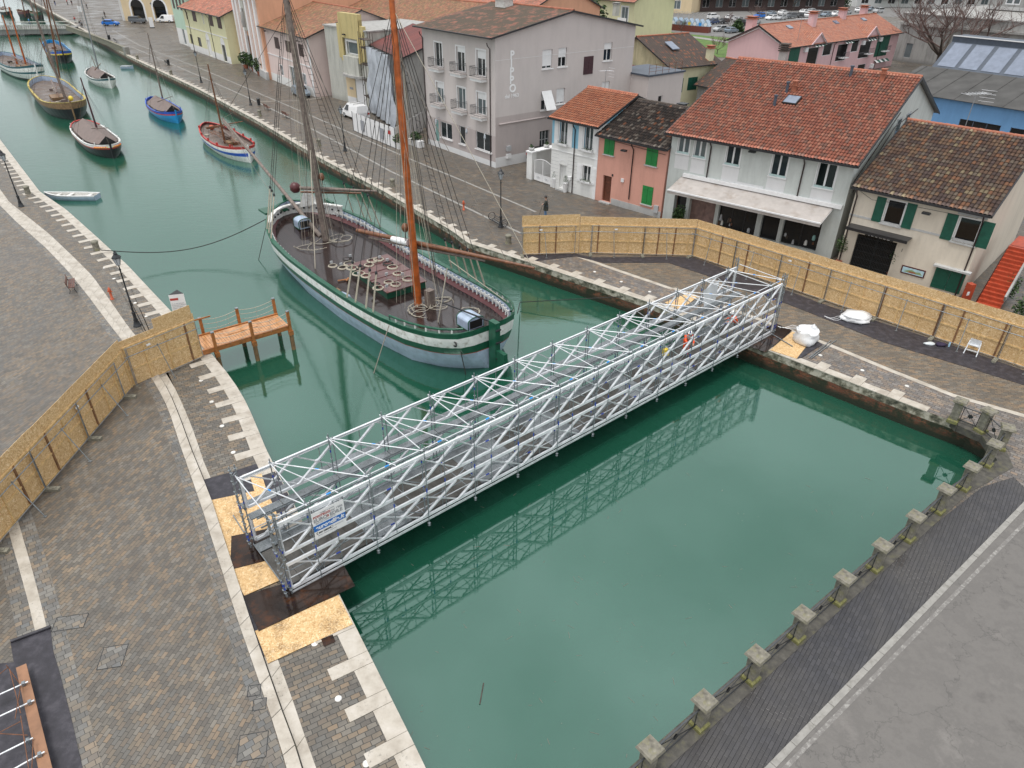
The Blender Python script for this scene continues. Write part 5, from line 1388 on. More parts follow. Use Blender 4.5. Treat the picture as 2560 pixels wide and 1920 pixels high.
side_w = [((1232,432),(1314,588),dict(blind=.86)), ((1371,416),(1438,572),dict(blind=.5, pane='glass_black')), ((1767,372),(1826,520),dict(blind=.36, pane='glass_black')), ((1222,790),(1300,942),dict(blind=.5)),
          ((1354,768),(1422,892),dict(blind=.9)), ((1746,710),(1803,860),dict(blind=.5)), ((1208,1135),(1286,1275),dict(frame='trim_grey', n=3, bars=0, transom=.5))]
for tl, br, kw in side_w: H.win('R', zC(*tl), zC(*br), sill='trim_white' if kw.get('frame') is None else None, depth=.22, **kw)
x0, z0, x1, z1 = H.rect('R', zC(1222,790), zC(1300,942))
m = MB(); O_, ex_, out_, _ = H.fr('R'); m.add([H.S('R', x0, z1, .02), H.S('R', x1, z1, .02), H.S('R', x1+.1, z0+.1, .85), H.S('R', x0+.1, z0+.1, .85)], [(0, 1, 2, 3)]); m.build('tilted_blind', M['trim_white'], H.T)
H.win('R', zC(1592,492), zC(1660,634), shutters='closed', smat='sh_maroon', louver=True)
for x in (.18, H.L-.75): H.pipe('F', x, 11.6)
m = MB()
for zz, x1_ in ((4.35, 11),): m.tube(H.S('R', .4, zz-.05, .1), H.S('R', x1_, zz-.05, .1), .08, n=7)
m.build('horizontal_pipe', M['w_mauve_dk'], H.T)
a_ = H.fz('R', zC(915,1262)); b_ = H.fz('R', zC(943,1300)); H.slab('R', a_[0], b_[0]+.1, b_[1], a_[1], 0, .25, 'trim_grey', 'meter_box')
a_ = H.fz('R', zC(915,1330)); b_ = H.fz('R', zC(943,1362)); H.slab('R', a_[0], b_[0]+.1, b_[1], a_[1], 0, .25, 'trim_white', 'meter_box')
for c, (x, y) in zip('PIPPO', ((950,508), (952,582), (947,652), (946,725), (944,798))):
    q = H.fz('R', zC(x, y)); text_mesh('lettering', c, 1.02, H.S('R', q[0], q[1], .02), H.v, up_, M['banner'], H.T, bold=.035, ext=.015)
q = H.fz('R', zC(905, 852)); text_mesh('lettering', 'dal 1963', .5, H.S('R', q[0], q[1], .02), H.v, up_, M['banner'], H.T, bold=.01, ext=.01, sx=1.05)
H.finish('x', hr=max(14.0, rz_), rp=.5, ov=.8, ou=.35, tile='tile_moss', geo=False, cw=.25, rh=.36, bands=[(.75, 2), (3.95, 1), (99, 0)])
H.slab('R', 0, H.D, 10.2, 10.23, 0, .015, 'w_panel', 'string_course')
for x in (1.6, 7.4, 10.6):
    m = MB(); q = H.S('F', x+1.2, 3.3, .02); m.path([q, q+(-H.v)*.35+V(0, 0, .15), q+(-H.v)*.5+V(0, 0, -.05)], .02, 4); m.lathe([(.04, -.55), (.14, -.35), (.1, -.1), (.03, 0)], q+(-H.v)*.5+V(0, 0, -.05), 6, sm=False); m.build('wall_lantern', M['lampglass'], H.T)
HP = H; hrp = max(14.0, rz_)
q = roofpt(H, zC(900,52), hrp); m = MB(); m.cbox(q+V(0, 0, .25), 1.6, 1.2, .7, math.atan2(H.u.y, H.u.x)); m.cbox(q+V(0, 0, .65), 1.9, 1.5, .1, math.atan2(H.u.y, H.u.x)); m.build('roof_hatch', M['white_dirty'], H.T)
# low annex behind
G = House('flat_annex', 'small flat roofed mauve annex with balcony rail behind the lettered building', HP.P(HP.L-3.0, 19.4, 0), HP.P(HP.L+2.6, 19.4, 0), 6, 7.4, 'w_mauve', 'annex')
x0, z0 = 2.0, 3.2; G.window('R', 2, 3.4, 2.7, 5.2, n=1, pane='glass_black'); G.finish(flat=True, tile='anthracite')
m = MB()
for k in range(6): q = G.P(G.L, k*1.1, 7.58); m.tube(q, q+V(0, 0, 1.0), .025, n=5)
for z in (7.9, 8.25, 8.58): m.tube(G.P(G.L, 0, z), G.P(G.L, 5.5, z), .018, n=5)
m.build('balcony_railing', M['spar_brown'], G.T)
# ---------------------------------------------------------------- blue and white house
bA, bB = at(zC(1297,1612)), at(zC(1712,1745)); bB = at((1487,499))
H = House('townhouse', 'narrow house with light blue upper wall and white grooved lower wall', bA, bB, 10, 6.55, 'w_blue')
H.extra = ['w_white']
for tl, br in (((1386,1035),(1442,1262)), ((1600,1085),(1660,1318))): 
    w_ = H.win('F', zC(*tl), zC(*br), surround='trim_white', sw=.13, shutters='open', smat='trim_white', n=2, bars=5, sill='trim_white', depth=.2)
w_ = H.win('F', zC(1580,1425), zC(1640,1588), surround='trim_white', sw=.12, shutters='open', smat='trim_white', n=2, bars=5, sill='trim_white', depth=.2)
fb = random.Random(3)
for tl, br in (((1386,1035),(1442,1262)), ((1600,1085),(1660,1318)), ((1580,1425),(1640,1588))):
    x0, z0, x1, z1 = H.rect('F', zC(*tl), zC(*br)); b = H.slab('F', x0-.05, x1+.1, z0, z0+.16, .05, .25, 'trim_white', 'flower_box')
    m = MB(); 
    for k in range(90): 
        q = H.S('F', fb.uniform(x0-.1, x1+.15), z0+.16+abs(fb.gauss(0, .12)), fb.uniform(.02, .3)); a = V(fb.uniform(-1, 1), fb.uniform(-1, 1), fb.uniform(-1, 1)).normalized()*.05; c_ = a.cross(V(.3, .5, .9)).normalized()*.035; m.face([q-a, q+c_, q+a, q-c_], fb.choice([0, 1, 1, 2]))
    m.build('flowers', [M['leaf'], M['leaf_dark'], M['flower']], b)
x0, z0 = H.fz('F', zC(1372,1600)); x1, z1 = H.fz('F', zC(1440,1400)); 
H.window('F', x0, .15, x1, 2.35, n=1, pane=M['w_white'], frame='trim_white', fw=.1, name='door', depth=.3)
am, _n = H.arch_top('F', x0, x1, 2.36, w=.12); am.build('door_arch', [M['trim_white'], M['w_white']], H.T)
H.slab('F', x0-.1, x1+.1, 0, .14, 0, .4, 'w_plinth', 'doorstep')
for k in range(9):
    z = .55+.33*k
    if z < 3.5:
        for xa, xb in ((0.02, x0-.14), (x1+.14, H.fz('F', zC(1530,1500))[0]-.05), (H.fz('F', zC(1690,1500))[0]+.05, H.L-.02)):
            if xb > xa: H.slab('F', xa, xb, z, z+.022, 0, .006, 'trim_grey', 'groove')
H.slab('F', 0, H.L, 3.55, 3.62, 0, .05, 'trim_white', 'string_course'); H.slab('F', H.L-.35, H.L, 0, H.h-.05, 0, .03, 'trim_white', 'corner_strip')
q = H.fz('F', zC(1455,1520)); H.slab('F', q[0], q[0]+.42, q[1]-.32, q[1], 0, .16, 'trim_white', 'letter_box')
H.pipe('F', H.fz('F', zC(1515,1200))[0], 6.2)
H.finish('x', hr=8.35, ov=.5, ou=.12, tile='tile_orange', cw=.25, rh=.34, bands=[(3.58, 1), (99, 0)])
for k, (bx_, by_) in enumerate(((1332,1620), (1425,1660))):
    q = at(zC(bx_, by_)); T = thing('potted_shrub', 'tall white pot with a pointed dark shrub %s the arched white door' % ('left of', 'right of')[k], 'potted plant', q)
    m = MB(); m.lathe([(.17, 0), (.2, .2), (.24, .85), (.25, .88), (.2, .9)], q, 12); m.build('pot', M['trim_white'], T)
    m = MB(); rn = random.Random(k)
    for i in range(240):
        zz = rn.random(); r_ = .2*(1-zz)**.6+.03; a = rn.uniform(0, 6.28); c_ = q+V(r_*math.cos(a), r_*math.sin(a), .9+zz*.62); d = V(math.cos(a), math.sin(a), 1).normalized()*.07; e = d.cross(V(0, 0, 1)).normalized()*.022; m.face([c_-e, c_+e, c_+d], rn.randrange(2))
    m.build('foliage', [M['leaf_dark'], M['leaf']], T)
# gate beside it
T = thing('gate_wall', 'low white wall with pots on top joining the blue house to the mauve building', 'wall', at(zC(1120,1540)))
ga, gb = at(zC(1092,1540)), at(zC(1150,1562)); gc = at(zC(1298,1608)); gd_ = (gc-ga).normalized(); gn = Vector((-gd_.y, gd_.x, 0)); 
m = MB(); m.box(ga, gd_*.75, gn*.6, V(0, 0, 2.6)); m.build('pillar', M['w_white'], T); m = MB(); m.box(ga-gd_*.08-gn*.08+V(0, 0, 2.6), gd_*.9, gn*6.4, V(0, 0, .1)); m.build('coping', M['trim_white'], T)
m = MB(); m.box(ga+gn*.6, gd_*.3, gn*5.5, V(0, 0, 2.55)); m.build('side_wall', M['w_white'], T)
for k in range(3):
    q = ga+gd_*.35+gn*(.3+k*2.0)+V(0, 0, 2.7); P2 = thing('planter', ['front', 'middle', 'rear'][k]+' stone pot on top of the low white gate wall', 'pot', q, 'stone pots on the gate wall')
    m = MB(); m.lathe([(.16, 0), (.28, .12), (.30, .26), (.24, .3)], q, 10); m.build('bowl', M['w_plinth'], P2); m = MB(); leafy(m, q+V(0, 0, .42), .2, 50, .07, random.Random(k)); m.build('plant', [M['leaf'], M['leaf_dark']], P2)
T = thing('driveway_gate', 'double white metal gate with vertical bars and arched top beside the blue house', 'gate', gb.lerp(gc, .5))
gl = (gc-gb).length
for k in range(2):
    o = gb+gd_*(gl/2*k)+gn*.15; wl_ = gl/2-.03; m = MB()
    zt = lambda x: 1.95+.3*math.sin(math.pi*((x+gl/2*k)/gl))
    m.bar(o+V(0, 0, .1), o+V(0, 0, zt(0)), .05); m.bar(o+gd_*wl_+V(0, 0, .1), o+gd_*wl_+V(0, 0, zt(wl_)), .05); m.bar(o+V(0, 0, .75), o+gd_*wl_+V(0, 0, .75), .04)
    m.path([o+gd_*(wl_*i/6)+V(0, 0, zt(wl_*i/6)) for i in range(7)], .03, 5)
    m.box(o+V(0, 0, .1), gd_*wl_, gn*.02, V(0, 0, .65))
    for i in range(1, 13): x = wl_*i/13; m.tube(o+gd_*x+V(0, 0, .75), o+gd_*x+V(0, 0, zt(x)), .012, n=4)
    g_ = m.build('gate_leaf', M['trim_white'], T)
    m = MB()
    for sgn in (-1, 1):
        c_ = o+gd_*(wl_/2+sgn*.1)+V(0, 0, .45)-gn*.01; m.path([c_+gd_*.13*math.cos(t*.7)+V(0, 0, .07*math.sin(t*.7)) for t in range(9)], .012, 4, closed=True)
    m.build('knot_ornament', M['trim_grey'], g_)
# ---------------------------------------------------------------- pink house
kA, kB = bB.copy(), at((1650,545.7))
H = House('townhouse', 'salmon pink house with bright green shutters and blackened roof tiles', kA, kB, 10, 5.95, 'w_salmon')
H.extra = ['w_plinth']
for tl, br in (((740,62),(808,240)), ((1105,152),(1178,335)), ((1068,495),(1134,672))): H.win('F', zF(*tl), zF(*br), shutters='closed', smat='sh_green', sill='w_plinth')
x0, z0, x1, z1 = H.rect('F', zF(722,405), zF(768,632)); H.window('F', x0, .12, x1+.1, z1, n=1, frame='wood_door', pane=M['wood_door'], fw=.12, name='door', depth=.22, transom=.72); H.slab('F', x0-.1, x1+.25, 0, .1, 0, .35, 'w_plinth', 'doorstep')
H.slab('F', x1+.25, H.L, 0, .55, 0, .03, 'w_plinth', 'plinth')
H.pipe('F', H.fz('F', zF(975,300))[0], 5.6, .9); H.lamp('F', H.fz('F', zF(930,150))[0], 4.95)
q = H.fz('F', zF(888,450)); m = MB(); m.lathe([(.15, -.06), (.15, .06)], (0, 0, 0), 10); H.slab('F', q[0]-.14, q[0]+.14, q[1]-.16, q[1]+.14, 0, .1, 'trim_white', 'alarm_box')
q = H.fz('F', zF(1178,700)); H.slab('F', q[0]-.22, q[0]+.22, q[1]-.32, q[1]+.32, 0, .12, 'trim_grey', 'meter_box'); q = H.fz('F', zF(800,408)); H.slab('F', q[0]-.08, q[0]+.08, q[1]-.1, q[1]+.1, 0, .03, 'ink_black', 'number_plate')
m = MB(); m.path([H.S('F', .2, 5.55, .05), H.S('F', 3, 5.45, .05), H.S('F', 6.9, 5.3, .05)], .02, 4); m.build('cable', M['iron'], H.T)
H.slab('F', 0, H.L, H.h-.3, H.h-.05, 0, .12, 'w_plinth', 'eave_moulding')
H.finish('x', hr=8.0, ov=.45, ou=.1, tile='tile_black', cw=.24, rh=.4, capmat='bark')
chimney(H, H.P(4.6, 5.4, 7.3), .6, .6, 'bark', 'iron')
# ---------------------------------------------------------------- grey green shop house
gA, gB = at((1655,546)), at((2075,650))
H = House('shop_house', 'large pale grey-green shop house with long red tiled roof and canvas awning', gA, gB, 22.5, 7.35, 'w_greygreen', 'shop')
HG = H; H.extra = ['w_white']
rv, rz2 = H.fz('R', zE(1455,730)); 
for tl, br, pn in (((690,1135),(765,1335),'glass_grey'), ((832,1160),(906,1372),'glass_grey'), ((1108,1225),(1198,1440),'glass'), ((1505,1308),(1600,1540),'glass'), ((1898,1395),(2008,1640),'glass_black')):
    x0, z0, x1, z1 = H.rect('F', zD(*tl), zD(*br)); H.window('F', x0, z0, x1, z1, pane=pn, n=2, fw=.085, depth=.12, surround='trim_white', sw=.07, sill='trim_white')
    H.slab('F', x0-.1, x1+.1, z0-1.25, z0-.14, 0, .012, 'w_panel', 'wall_panel'); H.slab('F', x0-.02, x1+.02, z0, z0+.14, -.02, .03, simple('pale_teal_rail', (.45, .58, .56), .5), 'bottom_rail')
for px_ in ((978,1190), (1783,1360)): H.pipe('F', H.fz('F', zD(*px_))[0], 7.0, 3.9, r=.055)
H.lamp('F', H.fz('F', zD(1350,1240))[0], 6.75)
# awning
c0 = H.fz('F', zF(1415,430)); c1 = H.fz('F', zG(628,790)); zc = 3.95
H.slab('F', c0[0], H.L-.1, zc-.05, zc+.22, 0, .28, 'trim_white', 'cornice')
m = MB(); a0, a1 = H.S('F', c0[0]-.15, zc-.1, .12), H.S('F', H.L-.7, zc-.1, .12); f0, f1 = H.S('F', c0[0]-.25, zc-.75, 2.15), H.S('F', H.L-.75, zc-.75, 2.15)
m.face([a0, f0, f1, a1]); m.face([p-V(0, 0, .02) for p in (a1, f1, f0, a0)]); m.face([f0, f0-V(0, 0, .25), f1-V(0, 0, .25), f1]); o = m.build('awning', M['awning'], H.T)
m = MB(); m.bar(f0+V(0, 0, .02), f1+V(0, 0, .02), .1, .1); m.build('awning_bar', M['trim_white'], o)
for a, b in ((a0, f0), (a1, f1)):
    m = MB(); m.bar(a-V(0, 0, .1), b-V(0, 0, .05), .04); m.build('awning_arm', M['trim_white'], o)
q0 = H.fz('F', zF(1872,458)); q1 = H.fz('F', zF(2090,578)); H.slab('F', q0[0], q1[0], min(q1[1], q0[1]-.9), q0[1], .02, .06, 'w_panel', 'sign_board')
text_mesh('lettering', 'Manicò', .72, H.S('F', q0[0]+.35, q0[1]-.68, .07), H.u, up_, M['ink_black'], H.T, ext=.01, shear=.25, sx=1.0)
# shop front
H.window('F', .9, .1, 2.0, 2.7, n=1, pane='glass_black', frame='wood_door', name='door', depth=.6); H.window('F', 2.3, .15, 4.6, 2.5, n=2, pane=M['pink_door'], frame='pink_door', name='workshop_door', depth=.5)
for xa, xb, nn_ in ((4.9, 8.1, 3), (8.5, 9.9, 1), (10.2, 13.0, 2)): 
    xb = min(xb, H.L-.4)
    if xb > xa+.4: H.window('F', xa, .35, xb, 2.85, n=nn_, pane='glass_black', frame='gutter', name='shop_window', depth=.35)
rs = random.Random(6)
text_mesh('lettering', 'NOLI + DECOR', .22, H.S('F', 11.0, 2.5, -.28), H.u, up_, M['banner'], H.T)
for k in range(16):
    x = rs.choice([5.2, 5.9, 6.6, 7.4, 10.5, 11.2, 11.9, 12.5])+rs.uniform(-.2, .2); q = H.S('F', x, .4+rs.random()*.9, -.3); m = MB(); r_ = rs.uniform(.06, .16); m.lathe([(r_, 0), (r_*rs.uniform(.6, 1.2), r_*2), (r_*.4, r_*3)], q, 8); m.build('display_vase', M[rs.choice(['glass_teal', 'white_dirty', 'spar_brown', 'trim_grey', 'bark'])], H.T)
# side wall with vents
for v0_ in (9.0, 11.6):
    o = H.slab('R', v0_, v0_+1.3, 6.9, 8.7, 0, .04, 'trim_grey', 'window'); H.slab('R', v0_+.12, v0_+1.18, 7.02, 8.58, .04, .05, 'glass_grey', 'pane', o)
for k in range(3): m = MB(); q = H.S('R', 13.5+k*1.6, 6.2, .35); m.cbox(q, .7, 1.0, .8, math.atan2(H.v.y, H.v.x)+1.57); m.build('air_conditioner', M['trim_white'], H.T)
for pts in (((.2, 5.6), (9, 9.2)), ((1.0, 4.9), (8.5, 8.2), (15, 8.6))):
    m = MB(); m.path([H.S('R', x, z, .06) for x, z in pts], .03, 4); m.build('side_pipe', M['pipe'], H.T)
H.finish('x', hr=11.4, rp=.51, ov=.75, ou=.35, tile='tile_red', cw=.235, rh=.42)
hg, rg = 11.4, .51
for p_, w_, h_ in ((zD(1610,800), .28, .72), (zD(1505,915), .26, .72), (zE(710,660), .3, .7)):
    q = roofpt(H, p_, hg, rg); m = MB(); m.tube(q-V(0, 0, .2), q+V(0, 0, h_), .12, n=9); m.lathe([(.16, h_), (.16, h_+.1)], q, 9); m.build('flue', M['anthracite'], H.T)
for p_ in (zD(1675,790), zE(985,690)):
    q = roofpt(H, p_, hg, rg); chimney(H, q, .34, .42, 'terracotta', 'terracotta')
q = H.P(H.L-1.0, 14, 10.0); chimney(H, q, .4, .7, 'terracotta', 'terracotta')
q = H.P(3.3, H.D*rg+.6, hg-.2); m = MB(); m.cbox(q+V(0, 0, .4), .6, .6, 1.3, math.atan2(H.u.y, H.u.x)); o = m.build('chimney', M['w_concrete'], H.T)
for k in range(4): m = MB(); m.cbox(q+V(0, 0, 1.1+.17*k), .8, .8, .09, math.atan2(H.u.y, H.u.x)); m.build('chimney_louvre', M['bark'], o)
skylight(H, zD(1605,850), zD(1710,900), hg, rg, w=1.1, l=1.2)
# bush and trees by the shops
def shrub(q, h, r, label, n=600, seed=1, name='shrub', trunk=.0, size=.07, cat='shrub', pot=True):
    T = thing(name, label, cat, q); m = MB(); rn = random.Random(seed)
    if trunk: 
        mm = MB(); mm.tube(q, q+V(0, 0, trunk+.2), .03, n=5); mm.build('trunk', M['bark'], T)
    if pot:
        mm = MB(); mm.lathe([(.18, 0), (.25, .35), (.22, .38)], q, 10); mm.build('pot', M['terracotta'], T)
    for k in range(5): leafy(m, q+V(rn.uniform(-.3, .3)*r, rn.uniform(-.3, .3)*r, trunk+(h-trunk)*(.3+.13*k)), r*rn.uniform(.6, .9), n//5, size, rn)
    m.build('foliage', [M['leaf'], M['leaf_dark']], T)
shrub(HG.S('F', 1.9, 0, .75), 1.6, .62, 'round green shrub at the left corner of the grey-green shop', 900, 2)
shrub(HG.S('F', HG.L+.75, 0, .6), 2.1, .5, 'small potted olive tree between the two shops', 500, 5, 'potted_tree', 1.0, .05, 'potted plant')
# ---------------------------------------------------------------- cream house with dark green shutters
eA, eB = at((2090,660)), at((2394.5,745))
H = House('cream_shop_house', 'cream house with open dark green shutters and a weathered brown tile roof', eA, eB, 15, 5.95, 'w_cream', 'shop')
HE = H
for tl, br in (((1040,610),(1105,845)), ((1662,760),(1740,1010))):
    x0, z0, x1, z1 = H.rect('F', zG(*tl), zG(*br)); H.window('F', x0, z0, x1+.25, z1, pane='glass_black', n=1, fw=.09, surround='trim_white', sw=.05, shutters='open', smat='sh_dkgreen', sill='w_plinth', depth=.16)
    H.slab('F', x0-.2, x1+.45, z1+.1, H.h-.35, 0, .01, 'trim_grey', 'lintel_panel'); m = MB(); q = H.S('F', (x0+x1)/2+.1, z1+.42, .012)
    m.add([q+H.u*.14*math.cos(t*.6)+V(0, 0, .14*math.sin(t*.6))-H.v*.012 for t in range(10)], [tuple(range(10))]); m.build('round_ornament', M['w_cream'], H.T)
H.slab('F', 0, H.L, 3.72, 3.86, 0, .03, 'w_plinth', 'string_course')
x0, z0, x1, z1 = H.rect('F', zG(715,985), zG(1040,1290)); H.window('F', .9, .1, 3.6, 2.6, n=2, pane='glass_black', frame='iron', name='shop_entrance', depth=.3)
m = MB()
for k in range(26): x = .95+k*.104; m.tube(H.S('F', x, .1, -.04), H.S('F', x, 2.55, -.04), .012, n=4)
for z in (.4, .9, 1.4, 1.9, 2.4): m.tube(H.S('F', .92, z, -.04), H.S('F', 3.58, z, -.04), .012, n=4)
m.build('security_grille', M['iron'], H.T)
m = MB(); m.box(H.S('F', .3, 3.15, 0), H.u*4.1, -H.v*1.0, V(0, 0, .06)); m.box(H.S('F', .3, 3.0, .9), H.u*4.1, -H.v*.08, V(0, 0, .2)); m.build('canopy', M['gutter'], H.T)
H.slab('F', 1.4, 3.3, 2.62, 3.02, .0, .05, 'ink_black', 'sign_board'); text_mesh('lettering', 'MANICO', .38, H.S('F', 1.62, 2.66, .06), H.u, up_, M['banner'], H.T, bold=.012)
q0 = H.fz('F', zG(1165,1175)); q1 = H.fz('F', zG(1345,1300)); o = H.slab('F', q0[0], q1[0], q1[1], q0[1]-.05, 0, .05, 'maroon', 'picture_frame'); H.slab('F', q0[0]+.08, q1[0]-.08, q1[1]+.08, q0[1]-.13, .05, .058, simple('painted_seaside', (.42, .60, .66), .5), 'picture', o)
m = MB(); w_ = q1[0]-q0[0]; zz = q1[1]; pts = [(.12, .2), (.3, .42), (.45, .5), (.62, .38), (.8, .44), (.9, .22)]
m.add([H.S('F', q0[0]+w_*a, zz+.75*b, .061) for a, b in pts], [tuple(range(6))]); m.build('picture_hills', simple('painted_hills', (.25, .33, .16), .6), o)
m = MB(); m.add([H.S('F', q0[0]+w_*a, zz+.75*b, .063) for a, b in ((.3, .2), (.36, .34), (.6, .34), (.66, .2))], [(0, 1, 2, 3)]); m.build('picture_houses', M['terracotta'], o)
x0, z0, x1, z1 = H.rect('F', zG(1465,1195), zG(1590,1440)); H.window('F', x0, .3, x0+1.75, z1, shutters='closed', smat='sh_dkgreen'); H.slab('F', x0-.2, x0+2.05, z1+.08, z1+.2, 0, .4, 'w_plinth', 'small_canopy')
text_mesh('lettering', '1', .32, H.S('F', 3.95, 2.1, .02), H.u, up_, M['ink_black'], H.T)
H.lamp('F', H.fz('F', zG(1410,660))[0], 5.05); H.pipe('F', .18, 5.6); H.pipe('F', H.L-.2, 5.6)
m = MB(); m.path([H.S('F', .3, 5.5, .03), H.S('F', 1.2, 5.1, .03), H.S('F', 3.2, 5.25, .03), H.S('F', 7.7, 5.35, .03)], .012, 4); m.build('cable', M['iron'], H.T)
H.slab('F', 0, H.L, H.h-.28, H.h-.05, 0, .1, 'w_plinth', 'eave_moulding')
H.finish('x', hr=9.0, rp=.52, ov=.5, ou=.2, tile='tile_old', cw=.245, rh=.40)
shrub(at(zG(1045,1290)), 2.0, .45, 'potted round bay tree in front of the black shop grille', 500, 9, 'potted_tree', .9, .05, 'potted plant')
# red stairs and things at the right edge
T = thing('red_staircase', 'steep red painted outdoor staircase at the right edge beside the cream house', 'staircase', at(zG(1830,1520)))
f_ = at(zG(1790,1530)); t_ = at(zG(2090,1010), 3.0); sd = (t_-f_); run = V(sd.x, sd.y, 0); n_ = 15; wdir = HE.u*1.35
for k in range(n_):
    a = f_+run*(k/n_); m = MB(); m.box(V(a.x, a.y, 0 if k < 2 else 3.0*k/n_-.12), wdir, run*(1/n_+.02), V(0, 0, 3.0*(k+1)/n_-(0 if k < 2 else 3.0*k/n_-.12))); m.build('step', M['stair_red'], T)
m = MB(); m.box(f_+run+V(0, 0, 2.85), wdir*1.2, run.normalized()*2.5, V(0, 0, .15)); m.build('landing', M['stair_red'], T)
m = MB(); q = f_+wdir*1.05; m.bar(q+V(0, 0, .9), q+run+V(0, 0, 3.9), .12, .5); m.build('parapet', M['w_concrete'], T)
m = MB(); q = f_-wdir*.04; m.face([q, q+run, q+run+V(0, 0, 3.0), q+V(0, 0, .2)]); m.build('stringer', M['stair_red'], T)
q = at(zG(1700,1500)); T = thing('red_post', 'short red gate pillar with a white label at the foot of the red stairs', 'pillar', q)
m = MB(); m.cbox(q+V(0, 0, .65), .4, .4, 1.3, .3); m.build('pillar_body', M['stair_red'], T); m = MB(); m.cbox(q+V(-.1, -.16, .7)+V(-.06, -.1, 0), .2, .02, .25, .3); m.build('label_plate', M['trim_white'], T)
shrub(at(zG(2040,1480)), 1.6, .7, 'dense green shrub behind the red stairs at the right edge', 700, 12, pot=False)
shrub(HE.P(HE.L+3.6, -.6, 0), 1.4, .6, 'low leafy bush by the wire fence at the right edge', 500, 13, pot=False)
# ---------------------------------------------------------------- boats
def interp(tab, x):
    if x <= tab[0][0]: return tab[0][1]
    for (a, ya), (b, yb) in zip(tab[:-1], tab[1:]):
        if x <= b: return ya+(yb-ya)*(x-a)/(b-a)
    return tab[-1][1]
def hull_mesh(F, L, rb, wb, zr, bands, N=46, zw=ZW, inner=.14, deck=lambda s: 0, pw=1.5):
    """F(s,y,z)->world; rb/wb rail and waterline half-beams; bands=[(fraction, material index)...] from rail down"""
    mb = MB(); ss = [L*(.5-.5*math.cos(math.pi*i/N)) for i in range(N+1)]
    fr = [0.0]
    for f, _ in bands: fr.append(f)
    fine = []; ms = []
    for k, (f, m_) in enumerate(bands):
        n_ = 1 if f-fr[k] < .15 else 3
        for q in range(n_): fine.append(fr[k]+(f-fr[k])*q/n_); ms.append(m_)
    fine.append(fr[-1])
    def pt(s, sd, f):
        R_, W_ = rb(s), wb(s); z = zr(s)+(zw-zr(s))*f
        y = R_+(W_-R_)*(f**pw)+ .10*math.sin(math.pi*min(1, f))*min(1, R_)
        return F(s, sd*max(y, .02), z)
    for sd in (1, -1):
        for i in range(N):
            for k in range(len(fine)-1):
                q = [pt(ss[i], sd, fine[k]), pt(ss[i+1], sd, fine[k]), pt(ss[i+1], sd, fine[k+1]), pt(ss[i], sd, fine[k+1])]
                mb.add(q if sd > 0 else q[::-1], [(0, 1, 2, 3)], ms[k], True)
    return mb, ss
def boat_deck(F, ss, rb, dz, inner):
    mb = MB()
    for a, b in zip(ss[:-1], ss[1:]):
        ya, yb = max(rb(a)-inner, .01), max(rb(b)-inner, .01)
        mb.face([F(a, -ya, dz(a)), F(a, ya, dz(a)), F(b, yb, dz(b)), F(b, -yb, dz(b))])
    return mb
def boat_rail(F, ss, rb, zr, w, t, m=0, dz=None, inner_m=None):
    mb = MB()
    for sd in (1, -1):
        for a, b in zip(ss[:-1], ss[1:]):
            oa, ob = rb(a)+.05, rb(b)+.05; ia, ib = max(rb(a)-w, 0), max(rb(b)-w, 0)
            q = [F(a, sd*oa, zr(a)), F(b, sd*ob, zr(b)), F(b, sd*ib, zr(b)), F(a, sd*ia, zr(a))]
            mb.hexa([p-V(0, 0, t*.3) for p in q]+[p+V(0, 0, t) for p in q], m)
            if dz:
                q2 = [F(a, sd*ia, zr(a)), F(b, sd*ib, zr(b)), F(b, sd*ib, dz(b)), F(a, sd*ia, dz(a))]
                mb.face(q2, inner_m); 
    return mb
# ---- the big schooner
S0 = V(-1.3, 35.3, 0); S1 = V(-18.5, 55.9, 0); SL = (S1-S0).length
su = (S1-S0).normalized(); sv = V(-su.y, su.x, 0)          # +sv: port, towards the near quay
if sv.x > 0: sv = -sv
def sp(s, y, z): return S0+su*s+sv*y+V(0, 0, z)
RB = [(0, .05), (.03, 1.2), (.25, 2.0), (1, 2.65), (2, 3.1), (3.5, 3.5), (6, 3.82), (10, 4.02), (14, 4.08), (18, 4.12), (21, 3.95), (23, 3.45), (24.5, 2.8), (25.7, 1.9), (26.5, .95), (SL, .04)]
WB = [(0, .03), (.3, .5), (.8, 1.2), (1.8, 2.15), (3.6, 3.1), (6.4, 3.55), (11, 3.85), (16, 3.75), (20, 3.3), (22.5, 2.5), (24.3, 1.4), (25.6, .6), (SL, .02)]
rb_ = lambda s: interp(RB, s); wb_ = lambda s: interp(WB, s)
zr_ = lambda s: 0.75+0.75*(abs(s-12)/12)**2.2
dz_ = lambda s: zr_(s)-.78-.0*s
SH = thing('sailing_ship', 'large two masted wooden sailing ship with green and white rails and an orange mainmast', 'sailing ship', sp(13, 0, ZW))
mb, ss = hull_mesh(sp, SL, rb_, wb_, zr_, [(.10, 0), (.33, 1), (.50, 0), (.515, 2), (1.12, 3)], pw=1.7)
mb.build('hull', [M['hull_green'], M['hull_white'], M['hull_red'], M['hull_blue']], SH)
mb = boat_deck(sp, ss, rb_, dz_, .3); dk_ = mb.build('deck', M['ship_deck'], SH)
t_ = M['ship_deck'].node_tree
for n_ in t_.nodes:
    if n_.type == 'MAPPING': n_.inputs['Rotation'].default_value = (0, 0, -math.atan2(su.y, su.x)); break
mb = boat_rail(sp, ss, rb_, zr_, .26, .07, 0, dz_, 1); mb.build('cap_rail', [M['hull_green'], M['hull_blue']], SH)
mb = MB()
